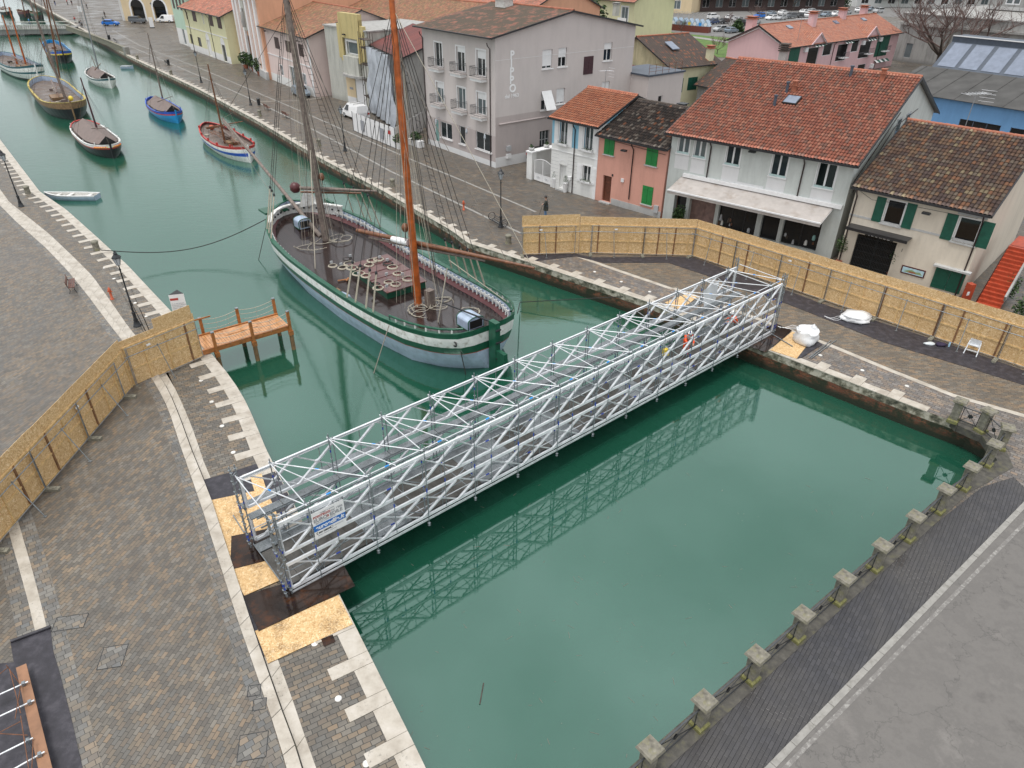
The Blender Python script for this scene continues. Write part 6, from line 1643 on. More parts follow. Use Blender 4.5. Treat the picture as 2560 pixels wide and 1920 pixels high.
for sd in (1, -1):
    for a, b in zip(ss[:-1], ss[1:]):
        ia, ib = max(rb_(a)-.27, 0), max(rb_(b)-.27, 0); ja_, jb_ = max(rb_(a)-.62, 0), max(rb_(b)-.62, 0)
        mb.face([sp(a, sd*ia, dz_(a)+.22), sp(b, sd*ib, dz_(b)+.22), sp(b, sd*jb_, dz_(b)+.015), sp(a, sd*ja_, dz_(a)+.015)])
mb.build('waterway', M['maroon'], SH)
s = 1.2
while s < 25.5:
    for sd in (1, -1):
        m = MB(); y = sd*(rb_(s)-.31); m.box(sp(s, y, dz_(s)+.2), su*.10, sv*-.09*sd, V(0, 0, .5)); m.build('stanchion', M['hull_white'], SH)
    s += .50
for sd in (1, -1):
    m = MB()
    for k in (.42,):
        pts = [sp(s_, sd*(rb_(s_)-.36), dz_(s_)+k+.1) for s_ in [1.5+i*.8 for i in range(29)]]
        for a, b in zip(pts[:-1], pts[1:]): m.bar(a, b, .05, .14)
    m.build('inner_rail', M['hull_white'], SH)
# aft raised rail
m = MB()
pts = [sp(s_, (rb_(s_)-.1), zr_(s_)+.32) for s_ in (5.0, 4.2, 3.2, 2.2, 1.2, .5, .2)]
m.path([pts[0]-V(0, 0, .3)]+pts, .07, 6); pts2 = [sp(s_, -(rb_(s_)-.1), zr_(s_)+.32) for s_ in (5.0, 4.2, 3.2, 2.2, 1.2, .5, .2)]; m2 = MB(); m2.path([pts2[0]-V(0, 0, .3)]+pts2, .07, 6)
m.build('stern_handrail', M['hull_green'], SH); m2.build('stern_handrail', M['hull_green'], SH)
for s_ in (4.4, 3.6, 2.8, 2.0, 1.2, .6):
    for sd in (1, -1): m = MB(); q = sp(s_, sd*(rb_(s_)-.1), zr_(s_)); m.tube(q, q+V(0, 0, .3), .06, n=6); m.build('rail_post', M['hull_white'], SH)
# rudder, tiller, stem
m = MB(); m.box(sp(-.12, -.17, ZW-1.0), su*-.62, sv*.34, V(0, 0, 4.2)); m.box(sp(-.7, -.13, ZW-1.0), su*-.75, sv*.26, V(0, 0, 2.5)); ru = m.build('rudder', M['hull_green'], SH)
m = MB()
for z in (-.3, .7, 1.5): m.box(sp(-.1, -.16, z), su*-.75, sv*.32, V(0, 0, .07))
m.build('rudder_strap', M['iron'], ru)
m = MB(); m.tube(sp(-.4, 0, 1.85), sp(5.3, -.2, .95), .06, .04, n=6); m.build('tiller', M['iron'], SH)
m = MB(); m.path([sp(SL+.02, 0, ZW-.5), sp(SL+.1, 0, 0), sp(SL+.25, 0, 1.4), sp(SL+.4, 0, 2.3)], .17, 6); m.build('stem_post', M['hull_green'], SH)
m = MB(); m.box(sp(SL-.9, .35, 1.45), su*1.4, sv*1.9, V(0, 0, .16)); m.build('cathead', M['hull_green'], SH); m = MB(); m.box(sp(SL-2.6, -2.9, 1.6), su*1.3, sv*.25, V(0, 0, .35)); m.build('cathead', M['hull_green'], SH)
# bow bulwark arch with scroll ornament
m = MB()
arc = [(SL-3.6, 3.05), (SL-2.4, 2.45), (SL-1.3, 1.55), (SL-.75, .8), (SL-.6, 0), (SL-.75, -.8), (SL-1.3, -1.55), (SL-2.4, -2.45), (SL-3.6, -3.05)]
for (a, ya), (b, yb) in zip(arc[:-1], arc[1:]): m.face([sp(a, ya, 1.0), sp(b, yb, 1.0), sp(b, yb, 1.75), sp(a, ya, 1.75)]); m.bar(sp(a, ya, 1.78), sp(b, yb, 1.78), .3, .1)
m.build('bow_bulwark', M['hull_white'], SH)
for (a, ya), (b, yb) in zip(arc[1:-1], arc[2:]):
    for q in (.25, .7): m = MB(); c_ = sp(a+(b-a)*q-.03, ya+(yb-ya)*q, 1.42); m.lathe([(.08, -.06), (.1, 0), (.08, .06)], c_, 6); m.build('bow_ornament', M['iron'], SH)
# companionways
def companion(s, y, w, l, label_part, rot=0):
    m = MB(); c = sp(s, y, dz_(s)+.02); N = 8
    o = [(-w/2, 0), (-w/2, .55)]+[(-w/2*math.cos(math.pi*k/N), .55+.24*math.sin(math.pi*k/N)) for k in range(1, N)]+[(w/2, .55), (w/2, 0)]
    P_ = lambda x, a, z: c+su*a+sv*x+V(0, 0, z)
    m.face([P_(x, -l/2, z) for x, z in o], 0); m.face([P_(x, l/2, z) for x, z in o[::-1]], 0)
    for (x0, z0), (x1, z1) in zip(o[:-1], o[1:]): m.face([P_(x0, -l/2, z0), P_(x0, l/2, z0), P_(x1, l/2, z1), P_(x1, -l/2, z1)], 0)
    r = m.build('companionway', M['hull_blue'], SH)
    m = MB()
    for a in (-l/2, l/2): m.path([P_(x, a, z) for x, z in o], .035, 5)
    for x in (-w/2, w/2): m.bar(P_(x, -l/2, .03), P_(x, l/2, .03), .06)
    m.build('green_frame', M['hull_green'], r)
    m = MB(); m.box(P_(-w/2+.12, -l/2-.012, .1), sv*(w-.24), su*.02, V(0, 0, .5)); m.box(P_(-w/2-.01, -l/2+.1, .1), su*(l-.2), sv*.02, V(0, 0, .42)); m.build('door', M['black'], r)
companion(23.7, .25, 1.05, .95, ''); companion(2.35, -.35, 1.15, 1.15, '')
# hatch
m = MB(); ha = [(9.4, 1.2), (15.0, .9), (15.0, -2.2), (9.4, -1.8)]
zh = .52; q = [sp(a, b, 0) for a, b in ha]; m.prism([xy(p) for p in q], -.05, zh-.06); hh_ = m.build('hatch_coaming', M['hull_green'], SH)
cc = sum((p for p in q), V(0, 0, 0))/4; m = MB(); m.prism([xy(cc+(p-cc)*1.04) for p in q], zh-.06, zh); m.build('hatch_cover', M['hatch'], hh_)
m = MB()
for k in range(1, 5): m.bar(sp(9.4+1.12*k, 1.15, zh+.012), sp(9.4+1.12*k, -2.0, zh+.012), .05, .03)
m.build('hatch_batten', M['maroon'], hh_)
# masts
def mast_line(base_px, top_px, ztop, zb=-.05):
    P0 = at(base_px, zb); q = plane_at(top_px, P0, V(0, 1, 0)); d = (q-P0).normalized(); return P0, P0+d*((ztop-P0.z)/d.z), d
MP, MT, md = mast_line((1046,765), (979,0), 19.5)
m = MB(); m.tube(MP, MP+(MT-MP)*.75, .25, .20, n=14); m.tube(MP+(MT-MP)*.75, MT, .19, .12, n=10); mm_ = m.build('mainmast', M['mast_orange'], SH)
m = MB(); q = MP+V(-.1, -.15, 0); m.cbox(sp(6.85, -.45, .55), .5, .45, 1.15, .9); m.build('mast_bitt', M['mast_grey'], SH)
FP, FT, fd_ = mast_line((817,612), (715,0), 20.5)
m = MB(); m.tube(FP, FP+(FT-FP)*.75, .27, .21, n=14); m.tube(FP+(FT-FP)*.75, FT, .2, .13, n=10); m.build('foremast', M['mast_grey'], SH)
def on_mast(P0, px_): return plane_at(px_, P0, V(0, 1, 0))
bz = on_mast(MP, (1033,610)).z
def spar(a, b, za, zb, r0, r1, mat, name, dz=0, n=9):
    A_, B_ = at(a, za), at(b, zb); m = MB(); m.tube(A_, A_.lerp(B_, .45), r0*.8, r0, n=n); m.tube(A_.lerp(B_, .45), B_, r0, r1, n=n); return m.build(name, M[mat], SH), A_, B_
spar(zH(835,540), zH(2200,830), bz+.1, bz-.4, .16, .08, 'spar_brown', 'boom'); spar(zH(930,595), zH(1820,775), bz-.25, bz-.5, .11, .06, 'mast_grey', 'gaff')
sw_, a_, b_ = spar(zH(1105,605), zH(1228,635), bz+.07, bz+.05, .21, .2, 'fabric_white', 'furled_sail')
fz_ = on_mast(FP, (800,478)).z
spar(zH(345,212), zH(990,240), fz_, fz_, .15, .06, 'mast_grey', 'fore_boom'); spar(zH(400,245), zH(870,255), fz_-.25, fz_-.3, .09, .06, 'spar_brown', 'fore_gaff')
m = MB(); m.blob(at(zH(362,212), fz_), .42, .42, .42, n=10); m.build('furled_bundle', M['maroon'], SH)
# crutch under the fore boom
m = MB(); q = sp(25.3, -1.2, 1.7); m.add([q-sv*.9, q+sv*.9, q+sv*.15+V(0, 0, 1.5), q-sv*.15+V(0, 0, 1.5)], [(0, 1, 2, 3)]); m.build('boom_crutch', M['hull_white'], SH)
# bowsprit
pa = at(zH(560,590), .4); bn_ = plane_at((556,296), pa, sv); m = MB(); m.tube(pa, bn_, .17, .09, n=10); m.build('bowsprit', M['mast_grey'], SH)
# rigging
def rope(a, b, r, mat, name='rope', sag=0.0, n=8):
    m = MB()
    if sag: m.path([a.lerp(b, i/n)-V(0, 0, sag*math.sin(math.pi*i/n)) for i in range(n+1)], r, 4)
    else: m.tube(a, b, r, n=4)
    return m.build(name, M[mat], SH)
def mh(P, T, z): return P+(T-P)*((z-P.z)/(T.z-P.z))
def shrouds(P, T, ss_, sd, ztop, rat=True, tack=2.4):
    low = [sp(s_, sd*(rb_(s_)-.05), zr_(s_)+.1) for s_ in ss_]; top = mh(P, T, ztop)
    ends = []
    for i, a in enumerate(low):
        b = top+V(.1*(i-1), .1*sd, 0); L_ = (b-a).length; k = a+(b-a)*(tack/L_); 
        m = MB()
        for o in (-.07, 0, .07): m.tube(a+su*o, k+su*o*.8, .022, n=4)
        m.build('shroud_tackle', M['rope'], SH); rope(k, b, .018, 'rope_dark', 'shroud')
        m = MB(); m.blob(k, .09, .09, .14, n=6, k=4); m.build('deadeye', M['iron'], SH); ends.append((k, b))
    if rat and len(ends) > 1:
        z = 3.2
        while z < ztop-1.5:
            f = lambda e: e[0].lerp(e[1], (z-e[0].z)/(e[1].z-e[0].z))
            m = MB(); m.tube(f(ends[0]), f(ends[1]), .014, n=4); m.build('ratline', M['rope_dark'], SH); z += .42
shrouds(MP, MT, (9.6, 8.6, 7.4, 6.6), 1, 16.5, False); shrouds(MP, MT, (9.3, 8.3, 7.2, 6.2, 5.2), -1, 16.5, True)
shrouds(FP, FT, (22.9, 22.2, 21.3), 1, 17, True, 3.2); shrouds(FP, FT, (22.4, 21.2, 20.2, 19.0), -1, 17, True, 2.6)
rr = random.Random(2)
for P, T, n_ in ((MP, MT, 20), (FP, FT, 18)):
    for k in range(n_):
        a = P+V(rr.uniform(-1.5, 1.5), rr.uniform(-1.4, 1.4), rr.uniform(.2, 1.0)); b = mh(P, T, rr.choice([12, 14, 16, 18]))+V(rr.uniform(-.35, .35), rr.uniform(-.2, .2), 0)
        rope(a, b, .013, rr.choice(['rope', 'rope_grey', 'rope', 'rope_dark']), 'halyard')
rope(bn_, mh(FP, FT, 16), .02, 'rope_dark', 'forestay'); rope(bn_, mh(FP, FT, 12), .014, 'rope_grey', 'forestay'); rope(bn_, sp(25.5, 1, 1.6), .015, 'rope_grey', 'bobstay')
rope(sp(18.5, .2, .3), mh(MP, MT, 17), .02, 'rope_dark', 'stay'); rope(mh(FP, FT, 18), mh(MP, MT, 18), .02, 'rope_dark', 'stay')
rope(sp(16.8, 2.7, .1), mh(FP, FT, 7.5), .03, 'rope', 'sheet'); rope(sp(4.2, .8, .0), at(zH(1530,830), bz-.4), .035, 'rope', 'sheet'); rope(sp(2.2, -3.0, 1.3), at(zH(1545,770), bz-.3), .03, 'rope', 'sheet')
rope(at(zH(2190,828), bz-.4), mh(MP, MT, 17), .02, 'rope', 'topping_lift'); rope(at(zH(1985,770), bz-.3), mh(MP, MT, 15), .02, 'rope_grey', 'topping_lift'); rope(at(zH(980,238), fz_), mh(FP, FT, 16), .02, 'rope_grey', 'topping_lift')
rope(at(zH(350,212), fz_), mh(FP, FT, 17), .018, 'rope_grey', 'topping_lift')
for px_ in (zH(1205,520), zH(565,130)):
    q = on_mast(MP if px_[0] > 900 else FP, px_); m = MB(); m.blob(q, .22, .22, .3, n=8, k=5); m.build('pulley_block', M['spar_brown'], SH)
    m = MB(); m.tube(q-V(0, 0, .3), q-V(0, 0, 1.2), .03, n=5); m.build('hook', M['iron'], SH)
# tangled lines lying on deck
def tangle(c, r, n, mat='rope', seed=1, name='loose_line'):
    rn = random.Random(seed); m = MB(); z0 = c.z
    for k in range(n):
        a = rn.uniform(0, 6.28); pts = []; x, y = 0, 0; h_ = rn.uniform(0, 6.28); w_ = rn.uniform(1.5, 3.5)
        for i in range(26):
            h_ += rn.uniform(-.1, .5)*w_*.3; x += .14*math.cos(h_); y += .14*math.sin(h_)
            l_ = math.hypot(x, y)
            if l_ > r: x *= .9; y *= .9
            pts.append(c+V(x, y, .02+.01*k))
        m.path(pts, .018, 4)
    return m.build(name, M[mat], SH)
tangle(sp(20.7, .9, dz_(20.7)), 1.5, 6, seed=2); tangle(sp(20.3, -1.2, dz_(20.3)+.1), .9, 5, seed=3); tangle(sp(6.3, .1, dz_(6.3)+.02), 1.3, 9, seed=4); tangle(sp(6.6, -1.2, dz_(6.6)), .8, 4, seed=5); tangle(sp(4.2, -1.4, dz_(4)), .7, 3, seed=6)
for (a, b), z, l in (((zH(770,770), 0), .0, 0),): pass
cr = random.Random(8)
spots = [(760,765), (780,798), (725,830), (800,832), (650,815), (860,830), (850,875), (930,808), (955,775), (1003,765), (1075,797), (1110,825), (1150,875), (1232,915), (905,893), (975,958), (1080,940), (1135,958), (1000,985)]
for i, p_ in enumerate(spots):
    on = i not in (0, 1, 2, 4); z = zh+.02 if on else .03
    q = at(zH(*p_), z); m = MB(); r_ = cr.uniform(.32, .44)
    for k in range(3):
        m.path([q+V((r_-.03*k)*math.cos(t*.48)+.02*math.sin(3*t), (r_-.03*k)*math.sin(t*.48), .02+.025*k+.01*math.sin(t)) for t in range(13)], .022, 4, closed=True)
    single('rope_coil', m, M['rope' if i % 5 else 'rope_dark'], ('coil of rope lying on the ship\'s maroon hatch cover' if on else 'coil of rope lying on the ship\'s deck beside the hatch'), 'rope coil', group='rope coils on the hatch of the ship' if on else 'rope coils on the deck of the ship')
for i, p_ in enumerate([(785,735), (640,785), (715,800), (1010,745), (1070,765), (1063,875), (1185,875), (1065,968), (1630,1160), (850,870)]):
    q = at(zH(*p_), zh+.25 if i not in (0, 1, 2, 8) else .2); m = MB(); m.cbox(q, .2, .08, .18, .6); m.tube(q-V(0, 0, .2), q, .02, n=4)
    single('flood_light', m, [M['trim_grey']], 'small grey flood light standing among the rope coils on the ship', 'light', group='small flood lights on the ship')
m = MB(); m.blob(at(zH(715,1055), .15), .65, .45, .35, jit=.06, n=10, k=6); single('pale_bundle', m, M['hull_blue'], 'pale blue covered bundle on the port side deck of the ship', 'bundle')
m = MB(); m.cbox(at(zH(655,1010), .12), .9, .5, .12, .7); single('deck_crate', m, M['boat_brown'], 'flat brown crate on the ship\'s port deck beside the pale bundle', 'crate')
for i, (p_, w_, h_, a) in enumerate((((740,920), .9, .12, .4), ((545,945), .5, .3, 1.0), ((590,950), .3, .15, 1.4))):
    m = MB(); m.cbox(at(zH(*p_), .06), w_, h_, .06, a); m.cbox(at(zH(*p_), .10)+V(.2, .1, 0), w_*.6, h_*.8, .05, a+1.1) if i == 0 else None
    single('timber_offcut', m, M['orange_wood'], ['crossed orange timber offcuts on the ship deck left of the hatch', 'larger orange timber offcut by the ship\'s port rail', 'smaller orange timber offcut by the ship\'s port rail'][i], 'timber offcut')
# mooring lines
def mooring(pts, r, label, mat='rope_dark'):
    m = MB(); m.path(pts, r, 5); single('mooring_line', m, M[mat], label, 'mooring line')
b1 = at(zI(870,985), .3); bw = sp(25.2, 2.2, 1.5)
mooring([b1.lerp(bw, i/16)-V(0, 0, 1.25*math.sin(math.pi*i/16)) for i in range(17)], .035, 'long dark chain sagging from the near quay bollard to the big ship bow')
mooring([sp(24.2, 3.0, 1.2)+V(-.1*i, -.1*i, -.31*i) for i in range(9)], .025, 'dark line dropping from the port bow of the big ship into the water')
q = at(zH(960,1655), ZW-.1); mooring([sp(4.6, 3.9, .9), q], .03, 'grey line running from the port quarter of the big ship into the water', 'rope_grey')
mooring([sp(.4, 1.9, .9), sp(.2, 1.6, -1.4)], .03, 'short dark line hanging from the stern hawse hole of the big ship')
mooring([sp(1.0, -2.9, 1.0).lerp(at(zF(0,1505), -.9), i/8) for i in range(9)]+[at(zN(200,420), .0)], .03, 'thin dark line from the starboard stern of the big ship to the far quay')
m = MB(); m.path([sp(.45, 2.0, .85)+sv*.14+su*.14*math.cos(t*.7)+V(0, 0, .14*math.sin(t*.7)) for t in range(9)], .05, 5, closed=True); m.build('hawse_ring', M['black'], SH)
# ---- smaller boats
def boat(name, label, cat, stern, bow, Bf, bands, mats, rail_m, zr0=-.35, rise=.5, full=3.0, masts=(), tent=None, extra=None, deckm='boat_deck', fine_bow=False, group='historic boats moored in the canal', railw=.12, inm=None, zref=ZW, dk=.28):
    A_, B_ = at(stern, zref), at(bow, zref); A_.z = B_.z = 0; L = (B_-A_).length; u = (B_-A_).normalized(); v = V(-u.y, u.x, 0)
    F = lambda s, y, z: A_+u*s+v*y+V(0, 0, z); Bm = L*Bf/2
    T = thing(name, label, cat, F(L/2, 0, ZW), group)
    def rb(s):
        t = min(max(s/L, 0), 1); x = abs(2*t-1)**full; b = Bm*(1-x)**(.62)
        if fine_bow and t > .6: b *= 1-.25*((t-.6)/.4)**2
        return max(b, .03)
    wb = lambda s: max(rb(s)*(.86-.35*abs(2*s/L-1)**4), .02)
    zr = lambda s: zr0+rise*(abs(2*s/L-1)**2.2)*(1.25 if s > L/2 else .9)
    dz = lambda s: zr(s)-dk
    mb, ss = hull_mesh(F, L, rb, wb, zr, bands, N=26); mb.build('hull', [M[x] for x in mats], T)
    boat_deck(F, ss, rb, dz, railw).build('deck', M[deckm], T)
    boat_rail(F, ss, rb, zr, railw, .05, 0, dz, 1).build('rail', [M[rail_m], M[inm or mats[0]]], T)
    m = MB(); m.path([F(L+.0, 0, ZW-.2), F(L+.05, 0, -.6), F(L+.12, 0, zr(L)+.25)], .11, 5); m.build('stem_post', M[mats[-1] if extra is None else extra], T)
    m = MB(); m.box(F(-.08, -.05, ZW-.3), u*-.35, v*.1, V(0, 0, zr(0)-ZW+.3)); m.build('rudder', M[mats[0]], T)
    for (bp_, tp_, r_, mt_, ht) in masts:
        P0 = at(bp_, dz(L/2)); q = plane_at(tp_, P0, V(0, 1, 0)); d = (q-P0).normalized()
        P1 = q if ht is None else P0+d*((ht-P0.z)/d.z)
        m = MB(); m.tube(P0, P1, r_, r_*.55, n=8); m.build('mast', M[mt_], T)
        for s_, sd in ((.35, 1), (.5, 1), (.35, -1), (.5, -1)):
            m = MB(); a = F(L*s_, sd*rb(L*s_), zr(L*s_)); m.tube(a, P0.lerp(P1, .86), .014, n=3); m.build('shroud', M['rope_dark'], T)
        for s_ in (.03, .97):
            m = MB(); m.tube(F(L*s_, 0, zr(L*s_)+.1), P0.lerp(P1, .93), .014, n=3); m.build('stay', M['rope_grey'], T)
        for k in range(3):
            m = MB(); m.tube(P0+V(.25*(k-1), .2, .5), P0.lerp(P1, .9-.1*k)+V(.05*k, 0, 0), .011, n=3); m.build('halyard', M['rope'], T)
    rq = random.Random(len(label))
    if L > 7:
        for k in range(3): m = MB(); s_ = L*(.28+.2*k)+rq.uniform(-.3, .3); m.cbox(F(s_, rq.uniform(-.3, .3)*Bm, dz(s_)+.15), rq.uniform(.5, 1.1), rq.uniform(.4, .9), .35, math.atan2(u.y, u.x)+rq.uniform(-.3, .3)); m.build('deck_box', M[rq.choice(['boat_brown', 'tarp', 'bark', 'spar_brown'])], T)
        m = MB(); m.tube(F(L*.2, .25*Bm, zr(L/2)+.5), F(L*.8, -.2*Bm, zr(L/2)+.75), .09, .05, n=6); m.build('stowed_spar', M['spar_brown'], T)
        m = MB(); m.tube(F(L*.24, .2*Bm, zr(L/2)+.62), F(L*.7, -.15*Bm, zr(L/2)+.8), .15, .12, n=7); m.build('furled_sail', M['tarp'], T)
    for k in range(3): 
        a_ = F(L*rq.uniform(.15, .3), rq.uniform(-.5, .5)*Bm, zr(L/2)+.15); b_2 = F(L*rq.uniform(.6, .85), rq.uniform(-.5, .5)*Bm, zr(L/2)+.2); m = MB(); m.tube(a_, b_2, .05, .03, n=5); m.build('oar', M['spar_brown'], T)
    for k in range(4):
        c_ = F(L*rq.uniform(.2, .85), rq.uniform(-.6, .6)*Bm, dz(L/2)+.1); m = MB(); m.path([c_+V(.25*math.cos(t*.8), .25*math.sin(t*.8), .03*t*.3) for t in range(9)], .05, 4); m.build('deck_rope', M['rope'], T)
    for s_ in (.12, .3, .7, .9):
        for sd in (1, -1): m = MB(); c_ = F(L*s_, sd*(rb(L*s_)-.05), zr(L*s_)+.02); m.tube(c_, c_+V(0, 0, .28), .05, n=6); m.build('cleat_post', M[rail_m], T)
    if tent:
        t0, t1, hgt = tent; m = MB(); K = 7
        for k in range(K):
            a = L*(t0+(t1-t0)*k/K); b = L*(t0+(t1-t0)*(k+1)/K); ha_ = hgt*(1-.12*math.sin(k)); hb_ = hgt*(1-.12*math.sin(k+1))
            for sd in (1, -1):
                q = [F(a, 0, zr(a)+ha_), F(b, 0, zr(b)+hb_), F(b, sd*(rb(b)*.86-.05), zr(b)+.12), F(a, sd*(rb(a)*.86-.05), zr(a)+.12)]
                m.face(q if sd < 0 else q[::-1])
        m.build('tent_cover', M['tarp'], T)
        a = L*t1; m = MB(); m.face([F(a-.05, rb(a)-.2, zr(a)+.06), F(a-.05, -rb(a)+.2, zr(a)+.06), F(a-.05, 0, zr(a)+hgt-.1)]); m.build('tent_opening', M['black'], T)
    return T, F, L, rb, zr, u, v
def bspar(T, a, b, za, zb, r, mt, name='spar'):
    m = MB(); m.tube(at(a, za), at(b, zb), r, r*.6, n=7); m.build(name, M[mt], T)
T, F, L, rb, zr, u, v = boat('sailing_boat', 'white sailing boat with red rails and a blue stripe, nearest to the big ship', 'sailing boat', zA(1800,1165), zA(2165,1405), .26,
    [(.14, 0), (.40, 1), (.62, 2), (1.1, 1)], ['red_paint', 'hull_white', 'boat_blue2'], 'red_paint', -.15, .5, 2.6, [(zA(1945,1240), zA(1795,555), .13, 'spar_brown', None)], extra='white_paint', inm='maroon')
z_ = plane_at(zA(1915,1085), at(zA(1945,1240), -.4), V(0, 1, 0)).z
bspar(T, zA(1780,1105), zA(2095,1050), z_, z_, .09, 'spar_brown', 'yard'); bspar(T, zA(1785,1112), zA(2010,1080), z_-.2, z_-.2, .07, 'spar_brown', 'boom'); bspar(T, zA(1920,1045), zA(2230,1405), 2.6, -.2, .1, 'mast_grey', 'lowered_spar')
m = MB(); m.cbox(F(L*.62, 0, -.2), 1.5, 1.1, .25, math.atan2(u.y, u.x)); m.build('hatch', M['boat_brown'], T)
for k in range(5):
    for sd in (1, -1): m = MB(); s_ = L*(.12+.19*k); m.cbox(F(s_, sd*(rb(s_)-.02), zr(s_)+.15), .16, .16, .3); m.build('rail_head', M['red_paint'], T)
m = MB(); m.blob(F(L*.15, 0, .1), .35, .3, .3, jit=.1); m.build('orange_buoy', M['rust_red'], T)
boat('sailing_boat', 'bright blue sailing boat under a brown tent cover in the middle of the canal', 'sailing boat', zA(1325,915), zA(1540,1065), .25, [(.18, 0), (.30, 1), (1.1, 2)], ['boat_blue2', 'hull_red', 'boat_blue'], 'boat_blue2', -.3, .4, 2.6,
     [(zA(1410,870), zA(1275,285), .12, 'mast_grey', None)], (.22, .9, .9), 'boat_blue')
q = [o for o in bpy.data.objects if o.name.startswith('sailing_boat')][-1]
bspar(q, zA(1360,880), zA(1490,830), .8, .8, .07, 'mast_grey', 'yard')
T, F, L, rb, zr, u, v = boat('sailing_boat', 'black and white sailing boat with a red and yellow scalloped bow band and tent cover', 'sailing boat', zA(715,1135), zA(985,1370), .235, [(.20, 0), (.30, 1), (1.1, 2)], ['hull_white', 'hull_red', 'boat_black'], 'hull_white', -.2, .35, 3.4,
     [(zA(865,1195), zA(695,670), .13, 'sh_maroon', None)], (.18, .93, .95), 'boat_black')
for k in range(14):
    s_ = L*(.90+.0072*k)
    for sd in (1, -1): m = MB(); m.blob(F(s_, sd*(rb(s_)+.04), zr(s_)-.2-.04*(k % 2)), .09, .09, .06, n=6, k=4); m.build('scallop_ornament', M['boat_yellow' if k % 2 else 'hi_vis'], T)
m = MB(); m.path([F(L*t_, sd_*(rb(L*t_)-.05), zr(L*t_)+.06) for t_, sd_ in ((.2, 1), (.1, 1), (.04, 1), (.01, 0), (.04, -1), (.1, -1), (.2, -1))], .09, 5); m.build('stern_rail', M['red_paint'], T)
bspar(T, zA(790,1110), zA(935,1105), 1.0, 1.0, .07, 'mast_grey', 'yard')
boat('sailing_boat', 'small white sailing boat with tented brown cover near the dinghy', 'sailing boat', zA(800,660), zA(965,765), .235, [(.2, 0), (1.0, 1), (1.12, 2)], ['boat_teal', 'hull_white', 'maroon'], 'hull_white', -.25, .45, 2.8,
     [(zA(862,640), zA(695,-20), .12, 'galv', 17), (zA(840,610), zA(785,475), .06, 'spar_brown', None)], (.2, .85, .95), 'white_paint')
q = [o for o in bpy.data.objects if o.name.startswith('sailing_boat')][-1]; bspar(q, zA(820,605), zA(870,548), .8, 2.2, .08, 'spar_brown', 'gaff')
T, F, L, rb, zr, u, v = boat('sailing_boat', 'broad black and brown cargo boat with yellow sides and two tall bare masts', 'sailing boat', zA(395,775), zA(655,1040), .205, [(.30, 0), (.36, 1), (1.1, 2)], ['boat_brown', 'boat_brown', 'boat_black'], 'boat_ochre', .35, .55, 4.2,
     [(zA(575,880), zA(255,0), .2, 'mast_grey', 18), (zA(545,775), zA(340,330), .15, 'spar_brown', None), (zA(520,690), zA(400,0), .14, 'spar_brown', 16)], None, 'boat_brown', inm='hull_blue', railw=.2, dk=.7)
m = MB(); m.cbox(F(L*.55, 0, zr(L*.5)-.45), 3.2, 2.0, .35, math.atan2(u.y, u.x)); m.build('hatch', M['boat_brown'], T); m = MB(); m.blob(F(L*.93, .4, zr(L)+.2), .35, .35, .35); m.build('yellow_buoy', M['boat_yellow'], T)
T, F, L, rb, zr, u, v = boat('sailing_boat', 'white boat with dark stripes and two brown masts at the left edge', 'sailing boat', zA(50,560), zA(345,705), .21, [(.12, 0), (.40, 1), (.52, 0), (.86, 1), (1.1, 2)], ['boat_teal', 'hull_white', 'boat_black'], 'boat_teal', .35, .8, 3.0,
     [(zA(150,555), zA(20,130), .17, 'mast_orange', None), (zA(232,580), zA(75,60), .17, 'mast_orange', None)], None, 'white_paint', inm='hull_blue', railw=.2, dk=.6)
m = MB(); m.cbox(F(L*.6, 0, zr(L*.5)-.3), 2.6, 1.6, .4, math.atan2(u.y, u.x)); m.build('hatch', M['boat_brown'], T)
boat('sailing_boat', 'blue boat with a black and yellow stern moored farthest by the stone bridge', 'sailing boat', zA(455,430), zA(570,550), .175, [(.18, 0), (.30, 1), (1.1, 2)], ['boat_blue2', 'boat_yellow', 'boat_black'], 'boat_blue', .2, .6, 4.0,
     [(zA(545,460), zA(415,0), .16, 'spar_brown', 17), (zA(485,375), zA(375,0), .14, 'spar_brown', 15)], None, 'boat_black', inm='boat_blue', dk=.6)
